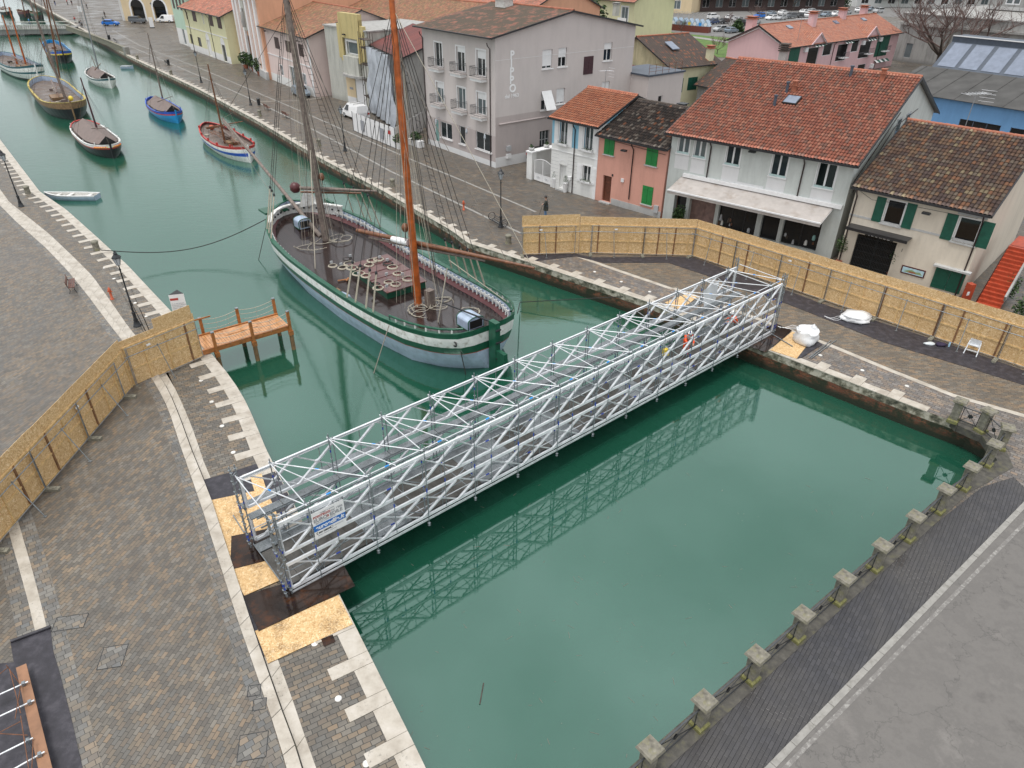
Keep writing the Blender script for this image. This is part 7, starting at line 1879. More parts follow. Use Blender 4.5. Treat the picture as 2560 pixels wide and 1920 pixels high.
for nm, lb, a, b, Bf in (('rowing_boat', 'small grey dinghy tied to the far quay', zA(1050,592), zA(1155,592), .42), ('rowing_boat', 'white rowing boat with bench seats moored at the near quay', zI(850,545), zI(400,540), .26)):
    A_, B_ = at(a, ZW), at(b, ZW); A_.z = B_.z = 0; L = (B_-A_).length; u = (B_-A_).normalized(); v = V(-u.y, u.x, 0)
    F = (lambda A_, u, v: lambda s, y, z: A_+u*s+v*y+V(0, 0, z))(A_, u, v); Bm = L*Bf/2
    rb = lambda s: max(Bm*(1-max(0, (s/L-.45)/.55)**2.4)*(.86+.14*min(1, s/L*3)), .03)
    T = thing(nm, lb, 'rowing boat', F(L/2, 0, ZW)); zr = lambda s: -.80+.18*max(0, (s/L-.6)/.4)**2
    mb, ss = hull_mesh(F, L, rb, lambda s: rb(s)*.82, zr, [(.2, 0), (1.1, 1)], N=14, pw=1.0); q = [F(0, rb(0), zr(0)), F(0, -rb(0), zr(0)), F(0, -rb(0)*.82, ZW-.05), F(0, rb(0)*.82, ZW-.05)]; mb.face(q, 1)
    grey = 'grey' in lb; mb.build('hull', [M['trim_white' if not grey else 'trim_grey'], M['hull_blue']], T)
    boat_deck(F, ss, rb, lambda s: -1.12, .06).build('floor', M['white_dirty' if not grey else 'hull_blue'], T)
    boat_rail(F, ss, rb, zr, .09, .03, 0, lambda s: -1.12, 1).build('gunwale', [M['trim_white'], M['white_dirty' if not grey else 'hull_blue']], T)
    for f_ in ((.12, .5, .72) if not grey else (.3, .65)):
        s_ = L*f_; m = MB(); m.box(F(s_, -rb(s_)+.06, -.92), u*.32, v*(2*rb(s_)-.12), V(0, 0, .05)); m.build('bench_seat', M['white_dirty'], T)
# ---------------------------------------------------------------- far row of buildings along the promenade
rnd = random.Random(21)
# stepped art deco front
dA, dB = V(-27.2, 110.6, 0), at(zB(1508,945)); H = House('cinema_building', 'stepped grey stone and ochre front with a curved balcony behind the ship rigging', dA, dB, 14, 9.6, 'w_stoneblock', 'building')
H.extra = ['w_ochre', 'w_sand']
x0, z0, x1, z1 = H.rect('F', zB(1265,355), zB(1370,480)); H.window('F', x0, z0, x1, z1, n=1, pane='glass_grey', surround='trim_white', sw=.22, depth=.3, fw=.1)
cx = (x0+x1)/2
H.finish(flat=True, tile='w_concrete', bands=[(99, 0)])
for xa, xb, zt, o in ((cx-2.5, cx+2.5, 10.9, .35), (cx-3.3, cx+3.3, 10.2, .2)):
    H.slab('F', xa, x0-.5, 5.6 if o > .3 else 5.9, zt, -.3, o, 'w_ochre', 'ochre_pier'); H.slab('F', x1+.5, xb, 5.6 if o > .3 else 5.9, zt, -.3, o, 'w_ochre', 'ochre_pier')
H.slab('F', cx-2.5, cx+2.5, z1+.45, 11.6, -.3, .32, 'w_ochre', 'ochre_crown'); H.slab('F', x0-.5, x1+.5, 3.9, z0-.25, 0, .5, 'w_stoneblock', 'balcony_front')
m = MB(); N = 10
for k in range(N):
    a0, a1 = math.pi*k/N, math.pi*(k+1)/N; f = lambda a, z: H.S('F', cx-2.7*math.cos(a), z, .0+1.1*math.sin(a))
    m.face([f(a0, 3.7), f(a1, 3.7), f(a1, 4.0), f(a0, 4.0)]); m.face([f(a0, 4.0), f(a1, 4.0), H.S('F', cx, 4.0, 0)]); m.face([f(a0, 3.7), f(a1, 3.7), H.S('F', cx, 3.7, 0)])
m.build('curved_canopy', M['w_concrete'], H.T)
H.slab('F', cx-2.5, cx-.2, .9, 3.7, 0, .05, 'w_sand', 'ochre_panel'); H.slab('F', cx+.1, cx+2.3, .1, 3.5, .0, .06, 'trim_white', 'door'); H.slab('F', cx-2.5, cx-.2, 0, .9, 0, .06, 'w_panel', 'plinth')
q = H.fz('F', zB(1285,780)); H.slab('F', cx-1.7, cx-.8, 1.9, 2.2, .06, .09, 'ink_grey', 'name_plate'); H.lamp('F', cx-1.1, 8.9)
for k in range(22):
    z = .5+.42*k
    for xa, xb in ((.03, cx-3.35), (cx+3.35, H.L-.03)):
        if xb > xa: H.slab('F', xa, xb, z, z+.02, 0, .006, 'trim_grey', 'stone_joint')
# pink house with hip like roof
A_, B_ = at(zB(615,685)), at(zB(1000,840)); H = House('pale_pink_house', 'pale pink house with brown shutters and tan tiled roof seen behind the foremast', A_, B_, 17, 8.2, 'w_palepink')
H.extra = ['w_white']
for tl, br in (((640,318),(690,425)), ((735,348),(788,455)), ((848,378),(900,492))): H.win('F', zB(*tl), zB(*br), shutters='closed', smat='sh_brown', louver=True)
H.win('F', zB(690,560), zB(728,660), n=2, pane='glass_grey', surround='trim_white'); H.win('F', zB(772,570), zB(840,760), n=2, pane='glass_grey', name='door', surround='trim_white'); H.win('F', zB(885,635), zB(925,740), n=2, pane='glass_grey', surround='trim_white')
H.slab('F', 0, H.L, 4.0, 4.15, 0, .06, 'trim_white', 'string_course'); H.slab('F', H.L-.5, H.L, 0, 8, 0, .05, 'trim_white', 'corner_strip'); H.lamp('F', 2.2, 7.4); H.lamp('F', H.L-3.5, 7.2)
H.finish('x', hr=11.2, rp=.5, ov=.7, ou=.5, tile='tile_tan', geo=False, cw=.3, rh=.42, bands=[(.8, 1), (99, 0)])
# church front
A_, B_ = at(zB(370,545)), at(zB(600,690)); H = House('church', 'church front with white pilasters, peach bays and a statue niche', A_, B_, 24, 14.5, 'w_peach', 'church')
for x in (.1, .24, .40, .60, .76, .92): H.slab('F', H.L*x-.6, H.L*x+.6, 0, 12.4, 0, .35, 'trim_white', 'pilaster')
H.slab('F', -.3, H.L+.3, 12.4, 13.2, 0, .7, 'trim_white', 'cornice'); H.slab('F', -.2, H.L+.2, 0, 1.2, 0, .45, 'w_plinth', 'plinth')
H.window('F', H.L*.46-.8, 1.2, H.L*.46+1.5, 5.6, n=1, pane=M['sh_brown'], frame='trim_white', name='door', depth=.4)
H.slab('F', H.L*.46-.9, H.L*.46+1.5, 6.4, 11.0, 0, .3, 'w_stoneblock', 'niche'); m = MB(); q = H.S('F', H.L*.5, 7.0, .5); m.lathe([(.35, 0), (.45, .8), (.35, 1.6), (.4, 2.1), (.15, 2.5), (.2, 2.8), (.05, 3.0)], q, 8); m.build('statue', M['w_concrete'], H.T)
H.finish('y', hr=17, ov=.3, tile='tile_orgf', geo=False)
# yellow house
A_, B_ = at(zA(1648,425)), at(zA(2005,556)); H = House('yellow_house', 'pale yellow house with dark shutters and arched white doors by the promenade', A_, B_, 12, 8.2, 'w_lemon')
H.extra = ['w_white']
for tl, br in (((1600,80),(1622,165)), ((1655,92),(1703,188)), ((1800,125),(1848,228)), ((1870,145),(1922,250))): H.win('F', zA(*tl), zA(*br), shutters='closed', smat='sh_brown', louver=False)
H.win('F', zA(1742,112), zA(1768,210), n=2, pane='glass_grey', surround='trim_white')
for tl, br in (((1636,292),(1676,385)), ((1704,318),(1748,408))): H.win('F', zA(*tl), zA(*br), n=1, pane='glass', frame='sh_brown')
for xx in ((1815,495), (1940,525)):
    x0, _ = H.fz('F', zA(*xx)); H.window('F', x0, .1, x0+1.9, 3.0, n=1, pane='glass' if xx[0] > 1900 else M['w_white'], frame='trim_white', name='door', surround='trim_white', sw=.25); am, _n = H.arch_top('F', x0, x0+1.9, 3.0, w=.25); am.build('door_arch', [M['trim_white'], M['w_white']], H.T)
H.slab('F', 0, H.L, 4.3, 4.45, 0, .06, 'trim_white', 'string_course'); H.pipe('F', 3.0, 7.6); H.pipe('F', 16.8, 7.6)
H.finish('x', hr=10.6, ov=.8, ou=.4, tile='tile_redf', geo=False, cw=.3, rh=.4, bands=[(1.2, 1), (99, 0)])
# mint and white building next to it
H2 = House('mint_house', 'mint green and white building between the yellow house and the arcade', H.P(-11.5, 1.0, 0), H.P(-.2, 1.0, 0), 12, 11, 'w_mint'); H2.extra = ['w_white']
for k in range(4): H2.window('F', 1.4+2.6*k, 7.0, 2.6+2.6*k, 9.0, shutters='closed', smat='sh_brown')
H2.window('F', 4, .2, 5.6, 3.2, n=1, pane='glass_grey'); H2.window('F', 8, .9, 9.2, 3.0, n=1, pane='glass_grey')
H2.finish('x', hr=13.5, tile='tile_redf', geo=False, bands=[(4.3, 1), (99, 0)])
# cream arcade building
A_, B_ = V(-109.5, 219.5, 0), V(-78, 216.0, 0); H = House('arcade_building', 'cream building with white rimmed arches at the far end of the promenade', A_, B_, 15, 10.5, 'w_sand', 'building'); H.extra = ['w_peach']
for pxx in (1218, 1407):
    x0, _ = H.fz('F', zA(pxx-55, 190)); x1, _ = H.fz('F', zA(pxx+50, 190)); H.window('F', x0, .05, x1, 3.6, n=1, pane='glass_black', frame='sh_brown', name='archway', depth=.6, fw=.05)
    am, _n = H.arch_top('F', x0, x1, 3.6, w=.5); am.build('arch_rim', [M['trim_white'], M['glass_black']], H.T)
    for xx in (x0-.5, x1): H.slab('F', xx, xx+.5, 0, 3.6, 0, .03, 'trim_white', 'arch_jamb')
for k in range(7): H.window('F', 2+4.2*k, 7.3, 3.4+4.2*k, 9.3, n=2, pane='glass_grey', surround='trim_white')
H.slab('F', 0, H.L, 6.1, 6.4, 0, .15, 'trim_white', 'string_course'); H.slab('F', 0, H.L, 9.7, 9.95, 0, .2, 'trim_white', 'cornice')
H.finish('x', hr=13, tile='tile_orgf', geo=False)
A_ = V(-121, 243, 0); H2 = House('cafe_row', 'row of low white and dark shop fronts receding behind the blue car', A_, V(-110.2, 219.5, 0), 12, 8.5, 'w_white', 'shop row')
for k in range(7): H2.window('F', .8+3.6*k, .1, 3.4+3.6*k, 3.2, n=2, pane='glass_black', frame='iron')
for k in range(6): H2.window('F', 1.8+3.8*k, 5.2, 3.2+3.8*k, 7.2, n=2, pane='glass_grey')
H2.finish('x', hr=10.5, tile='tile_redf', geo=False)
# building wrapped in sheeting with scaffolding
A_, B_ = at(zB(1512,945))+V(.3, .1, 0), V(-10.6, 84.4, 0)+V(-.3, .6, 0); 
H = House('wrapped_building', 'building wrapped in grey white sheeting with scaffolding beside the mauve building', A_, A_+(B_-A_).normalized()*13.5, 12, 8.2, 'w_concrete', 'building')
H.finish('x', hr=10.4, ov=.3, tile='tile_dkred', geo=False, cw=.35, rh=5, gutter=False, caps=False)
m = MB(); N = 26; Zs = 12; vs = []
for j in range(Zs+1):
    for i in range(N+1): vs.append(H.S('F', H.L*(.20+.80*i/N), .3+8.1*j/Zs, 1.5+.22*math.sin(i*1.1+j*.4)+.16*math.sin(i*2.7-j)))
m.add(vs, [(j*(N+1)+i, j*(N+1)+i+1, (j+1)*(N+1)+i+1, (j+1)*(N+1)+i) for j in range(Zs) for i in range(N)], 0, True); m.build('sheeting', M['sheet_grey'], H.T)
m = MB()
for x in (0.1, 1.3, 2.6): m.tube(H.S('F', x, 0, 1.7), H.S('F', x, 9.8, 1.7), .04, n=5); m.tube(H.S('F', x, 0, .5), H.S('F', x, 9.8, .5), .04, n=5)
for z in (2, 4, 6, 8, 9): m.tube(H.S('F', 0, z, 1.7), H.S('F', 2.7, z, 1.7), .03, n=4); m.box(H.S('F', 0, z-.06, .5), H.u*2.6, -H.v*1.2, V(0, 0, .05)); m.tube(H.S('F', 0, z-1, 1.7), H.S('F', 2.6, z+.6, 1.7), .025, n=4)
for x in (H.L-3, H.L-.3): m.tube(H.S('F', x, 8, 1.0), H.S('F', x, 11, 1.0), .04, n=4)
for z in (9, 10, 10.9): m.tube(H.S('F', H.L-4, z, 1), H.S('F', H.L-.3, z, 1), .03, n=4)
m.build('scaffolding', M['bark'], H.T)
T = thing('site_fence', 'white panelled site fence in front of the wrapped building', 'fence', at(zB(1600,1240)))
fp = [at(zB(*p)) for p in ((1330,1130), (1370,1150), (1690,1285), (1930,1130))]
for a, b in zip(fp[:-1], fp[1:]):
    L = (b-a).length; k = max(1, round(L/1.1)); d = (b-a)/k; n = V(-d.y, d.x, 0).normalized()*.04
    for i in range(k):
        m = MB(); m.box(a+d*i+d*.02+V(0, 0, .08), d*.95, n, V(0, 0, 2.15)); m.build('white_panel', M['trim_white'], T); m = MB(); m.tube(a+d*i-n*.5, a+d*i-n*.5+V(0, 0, 2.3), .03, n=5); m.build('fence_post', M['iron'], T)
for c_ in (.1, .62): q = fp[1].lerp(fp[2], c_)-V(.02, .06, -.5); m = MB(); e = (fp[2]-fp[1]).normalized(); m.box(q, e*.9, V(-e.y, e.x, 0)*-.02, V(0, 0, 1.2)); m.build('notice_board', M['ink_grey'], T)
q = fp[1].lerp(fp[2], .88)+V(-.05, -.12, 1.6); m = MB(); m.lathe([(.22, -.01), (.22, .01)], (0, 0, 0), 10); m.cbox(q, .4, .03, .4, -.7); m.build('red_sign', M['red_paint'], T)
for p_, l_ in ((zB(1870,1260), 'long white planter with a leafy shrub by the mauve building'), (zB(1720,1280), 'short white planter with a thin shrub at the corner of the white site fence')):
    q = at(p_); T = thing('planter', l_, 'planter', q); m = MB(); m.cbox(q+V(0, 0, .35), 2.2 if 'long' in l_ else 1.0, .7, .7, -.85); m.build('trough', M['trim_white'], T); m = MB(); leafy(m, q+V(0, 0, 1.1), .7, 260, .12, rnd, squash=.7); m.build('foliage', [M['leaf'], M['leaf_dark']], T)
for i, pz_ in enumerate(((400,590), (450,600), (470,615), (520,650))):
    q = at(zB(*pz_)); T = thing('potted_shrub', ['first', 'second', 'third', 'fourth'][i]+' dark shrub in a terracotta pot in front of the church, from the left', 'potted plant', q, 'potted shrubs by the church')
    m = MB(); m.lathe([(.35, 0), (.5, .6)], q, 10); m.build('pot', M['terracotta'], T); m = MB(); leafy(m, q+V(0, 0, 1.7), 1.1, 320, .2, rnd); m.build('foliage', [M['leaf_dark'], M['leaf']], T)
# ---------------------------------------------------------------- vehicles
def car(name, label, cat, p, rz, paint, kind='hatch', group=None, simple_=False):
    T = local_thing(name, label, cat, group); Lc, Wc = (4.1, 1.7) if kind != 'van' else (4.7, 1.9)
    prof = {'hatch': [(-2.0, .35), (-2.05, .8), (-1.9, 1.0), (-1.35, 1.42), (.25, 1.45), (.95, .98), (1.85, .82), (2.05, .6), (2.05, .35)],
            'suv': [(-2.15, .4), (-2.2, 1.1), (-2.05, 1.72), (.35, 1.75), (.95, 1.15), (1.95, 1.05), (2.15, .8), (2.15, .4)],
            'van': [(-2.3, .35), (-2.35, 1.0), (-2.25, 1.85), (.7, 1.88), (1.35, 1.2), (2.15, 1.0), (2.3, .7), (2.3, .35)]}[kind]
    n = len(prof); m = MB(); w0, w1 = Wc/2, Wc/2-.16
    def yw(z): return w0 if z <= 1.02 else w0-(z-1.02)*.32
    for sd in (1, -1):
        f = [V(x, sd*yw(z), z) for x, z in prof]; m.face(f if sd < 0 else f[::-1])
    for (xa, za), (xb, zb) in zip(prof, prof[1:]+prof[:1]): m.add([V(xa, -yw(za), za), V(xa, yw(za), za), V(xb, yw(zb), zb), V(xb, -yw(zb), zb)], [(0, 1, 2, 3)])
    m.build('body', paint, T)
    zt = max(z for _, z in prof); top = [(x, z) for x, z in prof if z > zt-.05]; xb_, xf_ = top[0][0], top[1][0]
    m = MB(); zb = 1.03 if kind != 'suv' else 1.18
    for sd in (1, -1):
        g = [V(xb_-.18, sd*(yw(zb)+.012), zb), V(xf_+.5, sd*(yw(zb)+.012), zb), V(xf_+.05, sd*(yw(zt)+.03), zt-.1), V(xb_+.08, sd*(yw(zt)+.03), zt-.1)]
        if kind == 'van': g[0].x = .1; g[3].x = .1
        m.face(g if sd < 0 else g[::-1])
    i1 = prof.index(top[1]); a, b = prof[i1], prof[i1+1]; l = lambda t: (a[0]+(b[0]-a[0])*t+.02, a[1]+(b[1]-a[1])*t+.02)
    m.face([V(l(.9)[0], -w1, l(.9)[1]), V(l(.9)[0], w1, l(.9)[1]), V(l(.12)[0], w1-.06, l(.12)[1]), V(l(.12)[0], -w1+.06, l(.12)[1])])
    i0 = prof.index(top[0]); a2, b2 = prof[i0], prof[i0-1]; l2 = lambda t: (a2[0]+(b2[0]-a2[0])*t-.02, a2[1]+(b2[1]-a2[1])*t+.02)
    if kind != 'van': m.face([V(l2(.12)[0], -w1+.06, l2(.12)[1]), V(l2(.12)[0], w1-.06, l2(.12)[1]), V(l2(.85)[0], w1, l2(.85)[1]), V(l2(.85)[0], -w1, l2(.85)[1])])
    m.build('windows', M['glass_black'], T)
    for x in (-1.3, 1.3):
        for sd in (1, -1):
            m = MB(); m.tube(V(x, sd*(w0-.2), .32), V(x, sd*(w0+.02), .32), .33, n=12); w_ = m.build('wheel', M['rubber'], T)
            m = MB(); m.tube(V(x, sd*(w0-.1), .32), V(x, sd*(w0+.035), .32), .19, n=8); m.build('rim', M['trim_grey'], w_)
    if not simple_:
        for sd in (1, -1):
            xf = prof[-2][0] if kind != 'x' else 2
            m = MB(); m.cbox((xf-.05, sd*(w0-.25), .68), .14, .34, .16); m.build('headlight', M['lampglass'], T); m = MB(); m.cbox((prof[1][0]+.03, sd*(w0-.2), .85), .12, .25, .2); m.build('tail_light', M['red_paint'], T)
    T.location = p; T.rotation_euler = (0, 0, rz); return T
PT = {k: simple('car_'+k, c, .22, .3 if k in ('silver', 'greyblue') else 0, var=.05) for k, c in dict(white=(.78, .78, .78), blue=(.02, .16, .55), grey=(.13, .14, .15), silver=(.48, .49, .50), black=(.02, .02, .022), navy=(.03, .05, .12), greyblue=(.22, .27, .32), red=(.4, .03, .03)).items()}
car('parked_car', 'bright blue hatchback crossing the far promenade', 'car', at(zA(962,222)), R(2), PT['blue'])
car('parked_car', 'dark grey boxy off-road car parked in front of the cream arcade', 'car', at(zA(1195,200)), R(-2), PT['grey'], 'suv')
car('parked_van', 'white delivery van beside the second arch of the cream arcade', 'van', at(zA(1440,193)), R(178), PT['white'], 'van')
car('parked_car', 'silver grey car parked by the pale pink house behind the foremast', 'car', at(zB(875,830)), R(-58), PT['greyblue'])
Tv = car('parked_van', 'small white van with roof bars parked in front of the ochre and stone front', 'van', at(zB(1345,1020)), R(128), PT['white'], 'van')
for x in (-1.2, -.2): m = MB(); m.tube(V(x, -.75, 1.98), V(x, .75, 1.98), .03, n=5); m.build('roof_bar', M['black'], Tv)
car('parked_car', 'black car hidden behind the low white gate wall', 'car', at(zC(1080,1400))+V(2.2, .8, 0), R(40), PT['black'])
spots_ = [((540,212), 'white', 'hatch', 'white car at the left end of the car park beside the recycling containers'), ((968,210), 'navy', 'hatch', 'dark blue car just right of the recycling containers'),
 ((1060,205), 'black', 'hatch', 'black car second right of the recycling containers'), ((1130,172), 'white', 'hatch', 'white car behind the black car in the car park'), ((1035,272), 'silver', 'hatch', 'silver car with dark roof nearest the lawn'),
 ((1132,285), 'greyblue', 'hatch', 'blue grey car nearest the lawn beside the silver car'), ((1200,192), 'silver', 'hatch', 'silver car behind the small bare tree in the car park'), ((1255,222), 'black', 'suv', 'tall dark car in the second row of the car park'),
 ((1340,205), 'silver', 'hatch', 'pale silver car left of the pink house chimney'), ((1372,160), 'blue', 'suv', 'bright blue tall car behind the pink house chimney'), ((975,165), 'white', 'suv', 'white tall car behind the recycling containers'), ((1480,172), 'white', 'hatch', 'white car above the left end of the pink row roof'),
 ((1560,172), 'silver', 'hatch', 'silver car above the pink row roof, second along'), ((1640,160), 'grey', 'suv', 'grey tall car above the pink row roof, third along'), ((1720,152), 'black', 'hatch', 'black car above the pink row roof, fourth along'), ((1800,150), 'white', 'hatch', 'white car left of the tall pink chimney'),
 ((1870,140), 'silver', 'suv', 'silver tall car behind the tall pink chimney'), ((1950,142), 'greyblue', 'hatch', 'blue grey car right of the tall pink chimney'), ((2030,138), 'white', 'hatch', 'white car right of the blue grey one behind the chimney'), ((1830,112), 'silver', 'hatch', 'silver car in the rear row near the green awning'), ((1760,120), 'white', 'hatch', 'white car in the rear row left of the green awning'),
 ((1480,135), 'greyblue', 'hatch', 'grey blue car in the rear row by the bare trees'), ((1580,128), 'white', 'hatch', 'white car in the rear row by the bare trees'), ((2130,120), 'silver', 'hatch', 'silver car in the rear row at the foot of the second pink chimney'), ((2240,105), 'white', 'hatch', 'white car at the right end of the car park'), ((2330,95), 'greyblue', 'hatch', 'grey blue car at the far right end of the car park'), ((2400,112), 'silver', 'suv', 'silver tall car beside the big bare tree')]
for p_, c_, k_, l_ in spots_: car('parked_car', l_, 'car', at(zD(*p_)), R(random.choice([40, 222, 48, 215])), PT[c_], k_, 'cars in the car park', True)
# recycling containers
for i in range(7):
    q = at(zD(625+46*i, 262+(i*4))); T = thing('recycling_container', ['first', 'second', 'third', 'fourth', 'fifth', 'sixth', 'seventh'][i]+' house shaped recycling container from the left', 'container', q, 'house shaped recycling containers')
    e = V(.86, -.5, 0); f = V(.5, .86, 0); w_ = 1.0; P_ = lambda x, y, z: q+e*x+f*y+V(0, 0, z)
    m = MB(); m.box(P_(-w_, 0, 0), e*2*w_, f*2.4, V(0, 0, 1.5)); m.build('brown_base', M['sh_maroon'] if False else simple('container_brown', (.16, .045, .03), .6), T) if i == 0 else m.build('brown_base', bpy.data.materials['container_brown'], T)
    m = MB(); 
    if i == 0: simple('container_blue', (.36, .46, .56), .5)
    for y in (0, 2.4): m.face([P_(-w_, y, 1.5), P_(w_, y, 1.5), P_(0, y, 3.1)])
    m.face([P_(-w_, 0, 1.5), P_(0, 0, 3.1), P_(0, 2.4, 3.1), P_(-w_, 2.4, 1.5)]); m.face([P_(w_, 0, 1.5), P_(0, 0, 3.1), P_(0, 2.4, 3.1), P_(w_, 2.4, 1.5)]); m.build('blue_gable', bpy.data.materials['container_blue'], T)
    m = MB(); m.add([P_(.42*math.cos(t*.6), -.02, 1.95+.42*math.sin(t*.6)) for t in range(10)], [tuple(range(10))]); m.build('round_disc', M[['trim_white', 'trim_white', 'glass_teal', 'boat_yellow', 'trim_white', 'clamp_light', 'trim_white'][i]], T)
    m = MB(); m.path([P_(-.3, 1.2, 3.0), P_(-.5, 1.2, 4.2), P_(.4, 1.2, 4.6)], .05, 4); m.path([P_(.3, 1.2, 3.0), P_(.2, 1.2, 4.0), P_(.9, 1.2, 4.4)], .05, 4); m.build('lifting_frame', M['trim_grey'], T)
# ---------------------------------------------------------------- houses behind
# yellow stained house with dark roof
H = House('yellow_house', 'yellow house with a stained gable wall and dark brown mossy roof', V(13.2, 113.0, 0), V(20.7, 101.5, 0), 9.2, 6.0, 'w_yellow_stained', u=None)
HY = H
for tl, br in (((598,690),(705,795)), ((765,672),(828,770))): H.win('R', zD(*tl), zD(*br), shutters='closed', smat='sh_dkgreen', louver=True)
H.slab('R', 0, H.D, 0, 5.9, 0, .02, 'w_yellow', 'clean_wall'); H.pipe('R', .3, 5.6)
H.finish('y', hr=8.9, ov=.5, ou=.4, tile='tile_brn', geo=False, cw=.3, rh=.4)
q = H.P(H.L/2+1.8, 6.6, 8.0); chimney(H, H.P(H.L-.6, 7.8, 6.6), .8, 1.1, 'w_yellow')
m = MB(); up = (-H.u*(H.L/2)+V(0, 0, 2.9)).normalized(); c_ = H.P(H.L-2.9, 2.9, 7.55); m.box(c_, H.v*1.3, up*1.9, V(0, 0, .1)); m.build('skylight', M['glass_sky'], H.T)
H2 = House('low_annex', 'low white annex with a dark red tiled roof beside the yellow house', H.P(-1.8, -5.2, 0), H.P(H.L-1.2, -5.2, 0), 5.0, 3.6, 'w_white', 'annex'); H2.finish('x', hr=5.3, rp=.99, ov=.3, tile='tile_dkred', geo=False, cw=.3, rh=.35, caps=False)
H3 = House('dark_roof_house', 'low house with dark brown roof between the yellow house and the long red roof', H.P(H.L+1.6, 4, 0), H.P(H.L+11, 4, 0), 10, 3.9, 'w_concrete'); H3.finish('x', hr=6.6, ov=.5, tile='tile_brn', geo=False)
# yellow house behind the mauve building
B_ = at((1579,96)); H = House('yellow_villa', 'yellow villa with orange roof and chimneys rising behind the mauve building', B_-V(.6, -.8, 0)*20, B_, 14, 8.3, 'w_lemon')
H.window('F', H.L-4.2, 3.4, H.L-2.0, 6.6, n=2, pane='glass_grey', surround='trim_white', sw=.3); H.slab('F', H.L-4.6, H.L-1.6, 3.2, 3.4, 0, .9, 'trim_white', 'balcony_slab'); H.slab('F', H.L-4.6, H.L-1.6, 3.4, 4.3, .82, .86, 'trim_white', 'balcony_railing')
H.finish('x', hr=12.0, ov=1.0, ou=.8, tile='tile_orgf', geo=False, cw=.4, rh=.5)
for x in (6.5, 16.0): chimney(H, roofpt(H, (1240 if x < 8 else 1540, 30), 12.0), 1.2, 1.6, 'w_stoneblock', 'w_concrete')
m = MB(); q = H.P(11.5, 2.2, 10.4); m.cbox(q, 3.4, 2.2, 2.0, math.atan2(H.u.y, H.u.x)); o = m.build('roof_plant', M['galv'], H.T); m = MB(); m.cbox(H.P(14.0, 1.6, 10.0), 2, 2, 1.4, math.atan2(H.u.y, H.u.x)); m.build('roof_duct', M['anthracite'], o)
# orange and terracotta blocks at the top left of centre
H = House('orange_house', 'orange rendered house with rusty tiled roof behind the sheeted building', V(-30, 131, 0), V(-6, 101+6, 0), 15, 9.4, 'w_peach'); H.window('F', 4, 6.6, 5.2, 8.4); H.window('F', 9, 6.6, 10.2, 8.4); H.finish('x', hr=12.2, ov=.6, tile='tile_tan', geo=False)
H = House('orange_tower_house', 'tall orange house wall rising at the top behind the pale pink house', V(-48, 148, 0), V(-36, 132, 0), 14, 14, 'w_peach'); H.window('F', 12, 9, 13.4, 11.4, shutters='closed', smat='sh_brown'); H.finish('x', hr=17, tile='tile_redf', geo=False)
H = House('peach_house', 'peach house with a green scaffold tube at the top behind the mauve roof', V(-9, 128, 0), V(2, 114, 0), 14, 11.5, 'w_peach'); H.window('F', 10, 8.5, 11.3, 10.2, shutters='closed', smat='sh_brown'); H.window('F', 14, 8.5, 15.3, 10.2, shutters='closed', smat='sh_brown')
H.finish('x', hr=14.5, tile='tile_redf', geo=False)
# long pink row
A_ = V(36.6, 133.3, 0); B_ = V(43.84, 124.6, 0); H = House('pink_row_house', 'long pink house row with white trimmed gables, balconies and orange tiled roof', A_, B_, 38.5, 6.0, 'w_pink', 'house row')
for tl, br, k in (((1645,418),(1705,540),1), ((1805,415),(1865,560),0), ((1940,380),(1990,475),2)): H.win('R', zD(*tl), zD(*br), **(dict(shutters='closed', smat='sh_dkgreen') if k == 1 else dict(pane='glass_black', n=1, fw=.08, surround='trim_white' if k == 2 else None)))
for tl, br, k in (((610,385),(665,520),0), ((735,350),(770,445),2), ((808,360),(865,495),0), ((955,320),(1015,475),1), ((780,560),(825,640),0)): H.win('R', zE(*tl), zE(*br), **(dict(shutters='closed', smat='sh_dkgreen') if k == 1 else dict(pane='glass_black', n=1, fw=.08, surround='trim_white' if k == 2 else None)))
for tl, w_ in (((385,395), 85), ((650,368), 70), ((845,345), 75), ((912,530), 110)):
    a = H.fz('R', zE(*tl)); b = H.fz('R', zE(tl[0]+w_, tl[1]-15)); m = MB(); xa, xb = a[0], b[0]; zz = (a[1]+b[1])/2
    for i in range(6): x = xa+(xb-xa)*i/6; m.face([H.S('R', x, zz+.25, .05), H.S('R', x+(xb-xa)/6, zz+.25, .05), H.S('R', x+(xb-xa)/6, zz-.15, .7), H.S('R', x, zz-.15, .7)], i % 2)
    m.build('striped_awning', [M['trim_white'], M['sh_dkgreen']], H.T)
for c_ in ((630,500), (845,480), (985,470)):
    a = H.fz('R', zE(*c_)); H.slab('R', a[0]-.9, a[0]+1.2, 2.9, 3.05, 0, .8, 'trim_white', 'balcony_slab'); m = MB()
    for i in range(9): x = a[0]-.9+2.1*i/8; m.tube(H.S('R', x, 3.05, .78), H.S('R', x, 3.9, .78), .02, n=4)
    m.tube(H.S('R', a[0]-.9, 3.9, .78), H.S('R', a[0]+1.2, 3.9, .78), .03, n=4); m.build('balcony_railing', M['iron_grey'], H.T)
for c_ in ((318,428), (815,368), (965,338), (885,568)): a = H.fz('R', zE(*c_)); H.slab('R', a[0]-.4, a[0]+.5, a[1]-.35, a[1]+.35, 0, .4, 'trim_white', 'air_conditioner')
for x in (.4, 14.8, 31.5): H.pipe('R', x, 5.7)
H.finish('y', hr=8.6, ov=.5, ou=.4, tile='tile_orgf', geo=False, cw=.35, rh=.45)
m = MB(); g = [(0, H.h), (H.L/2, 8.6), (H.L, H.h)]
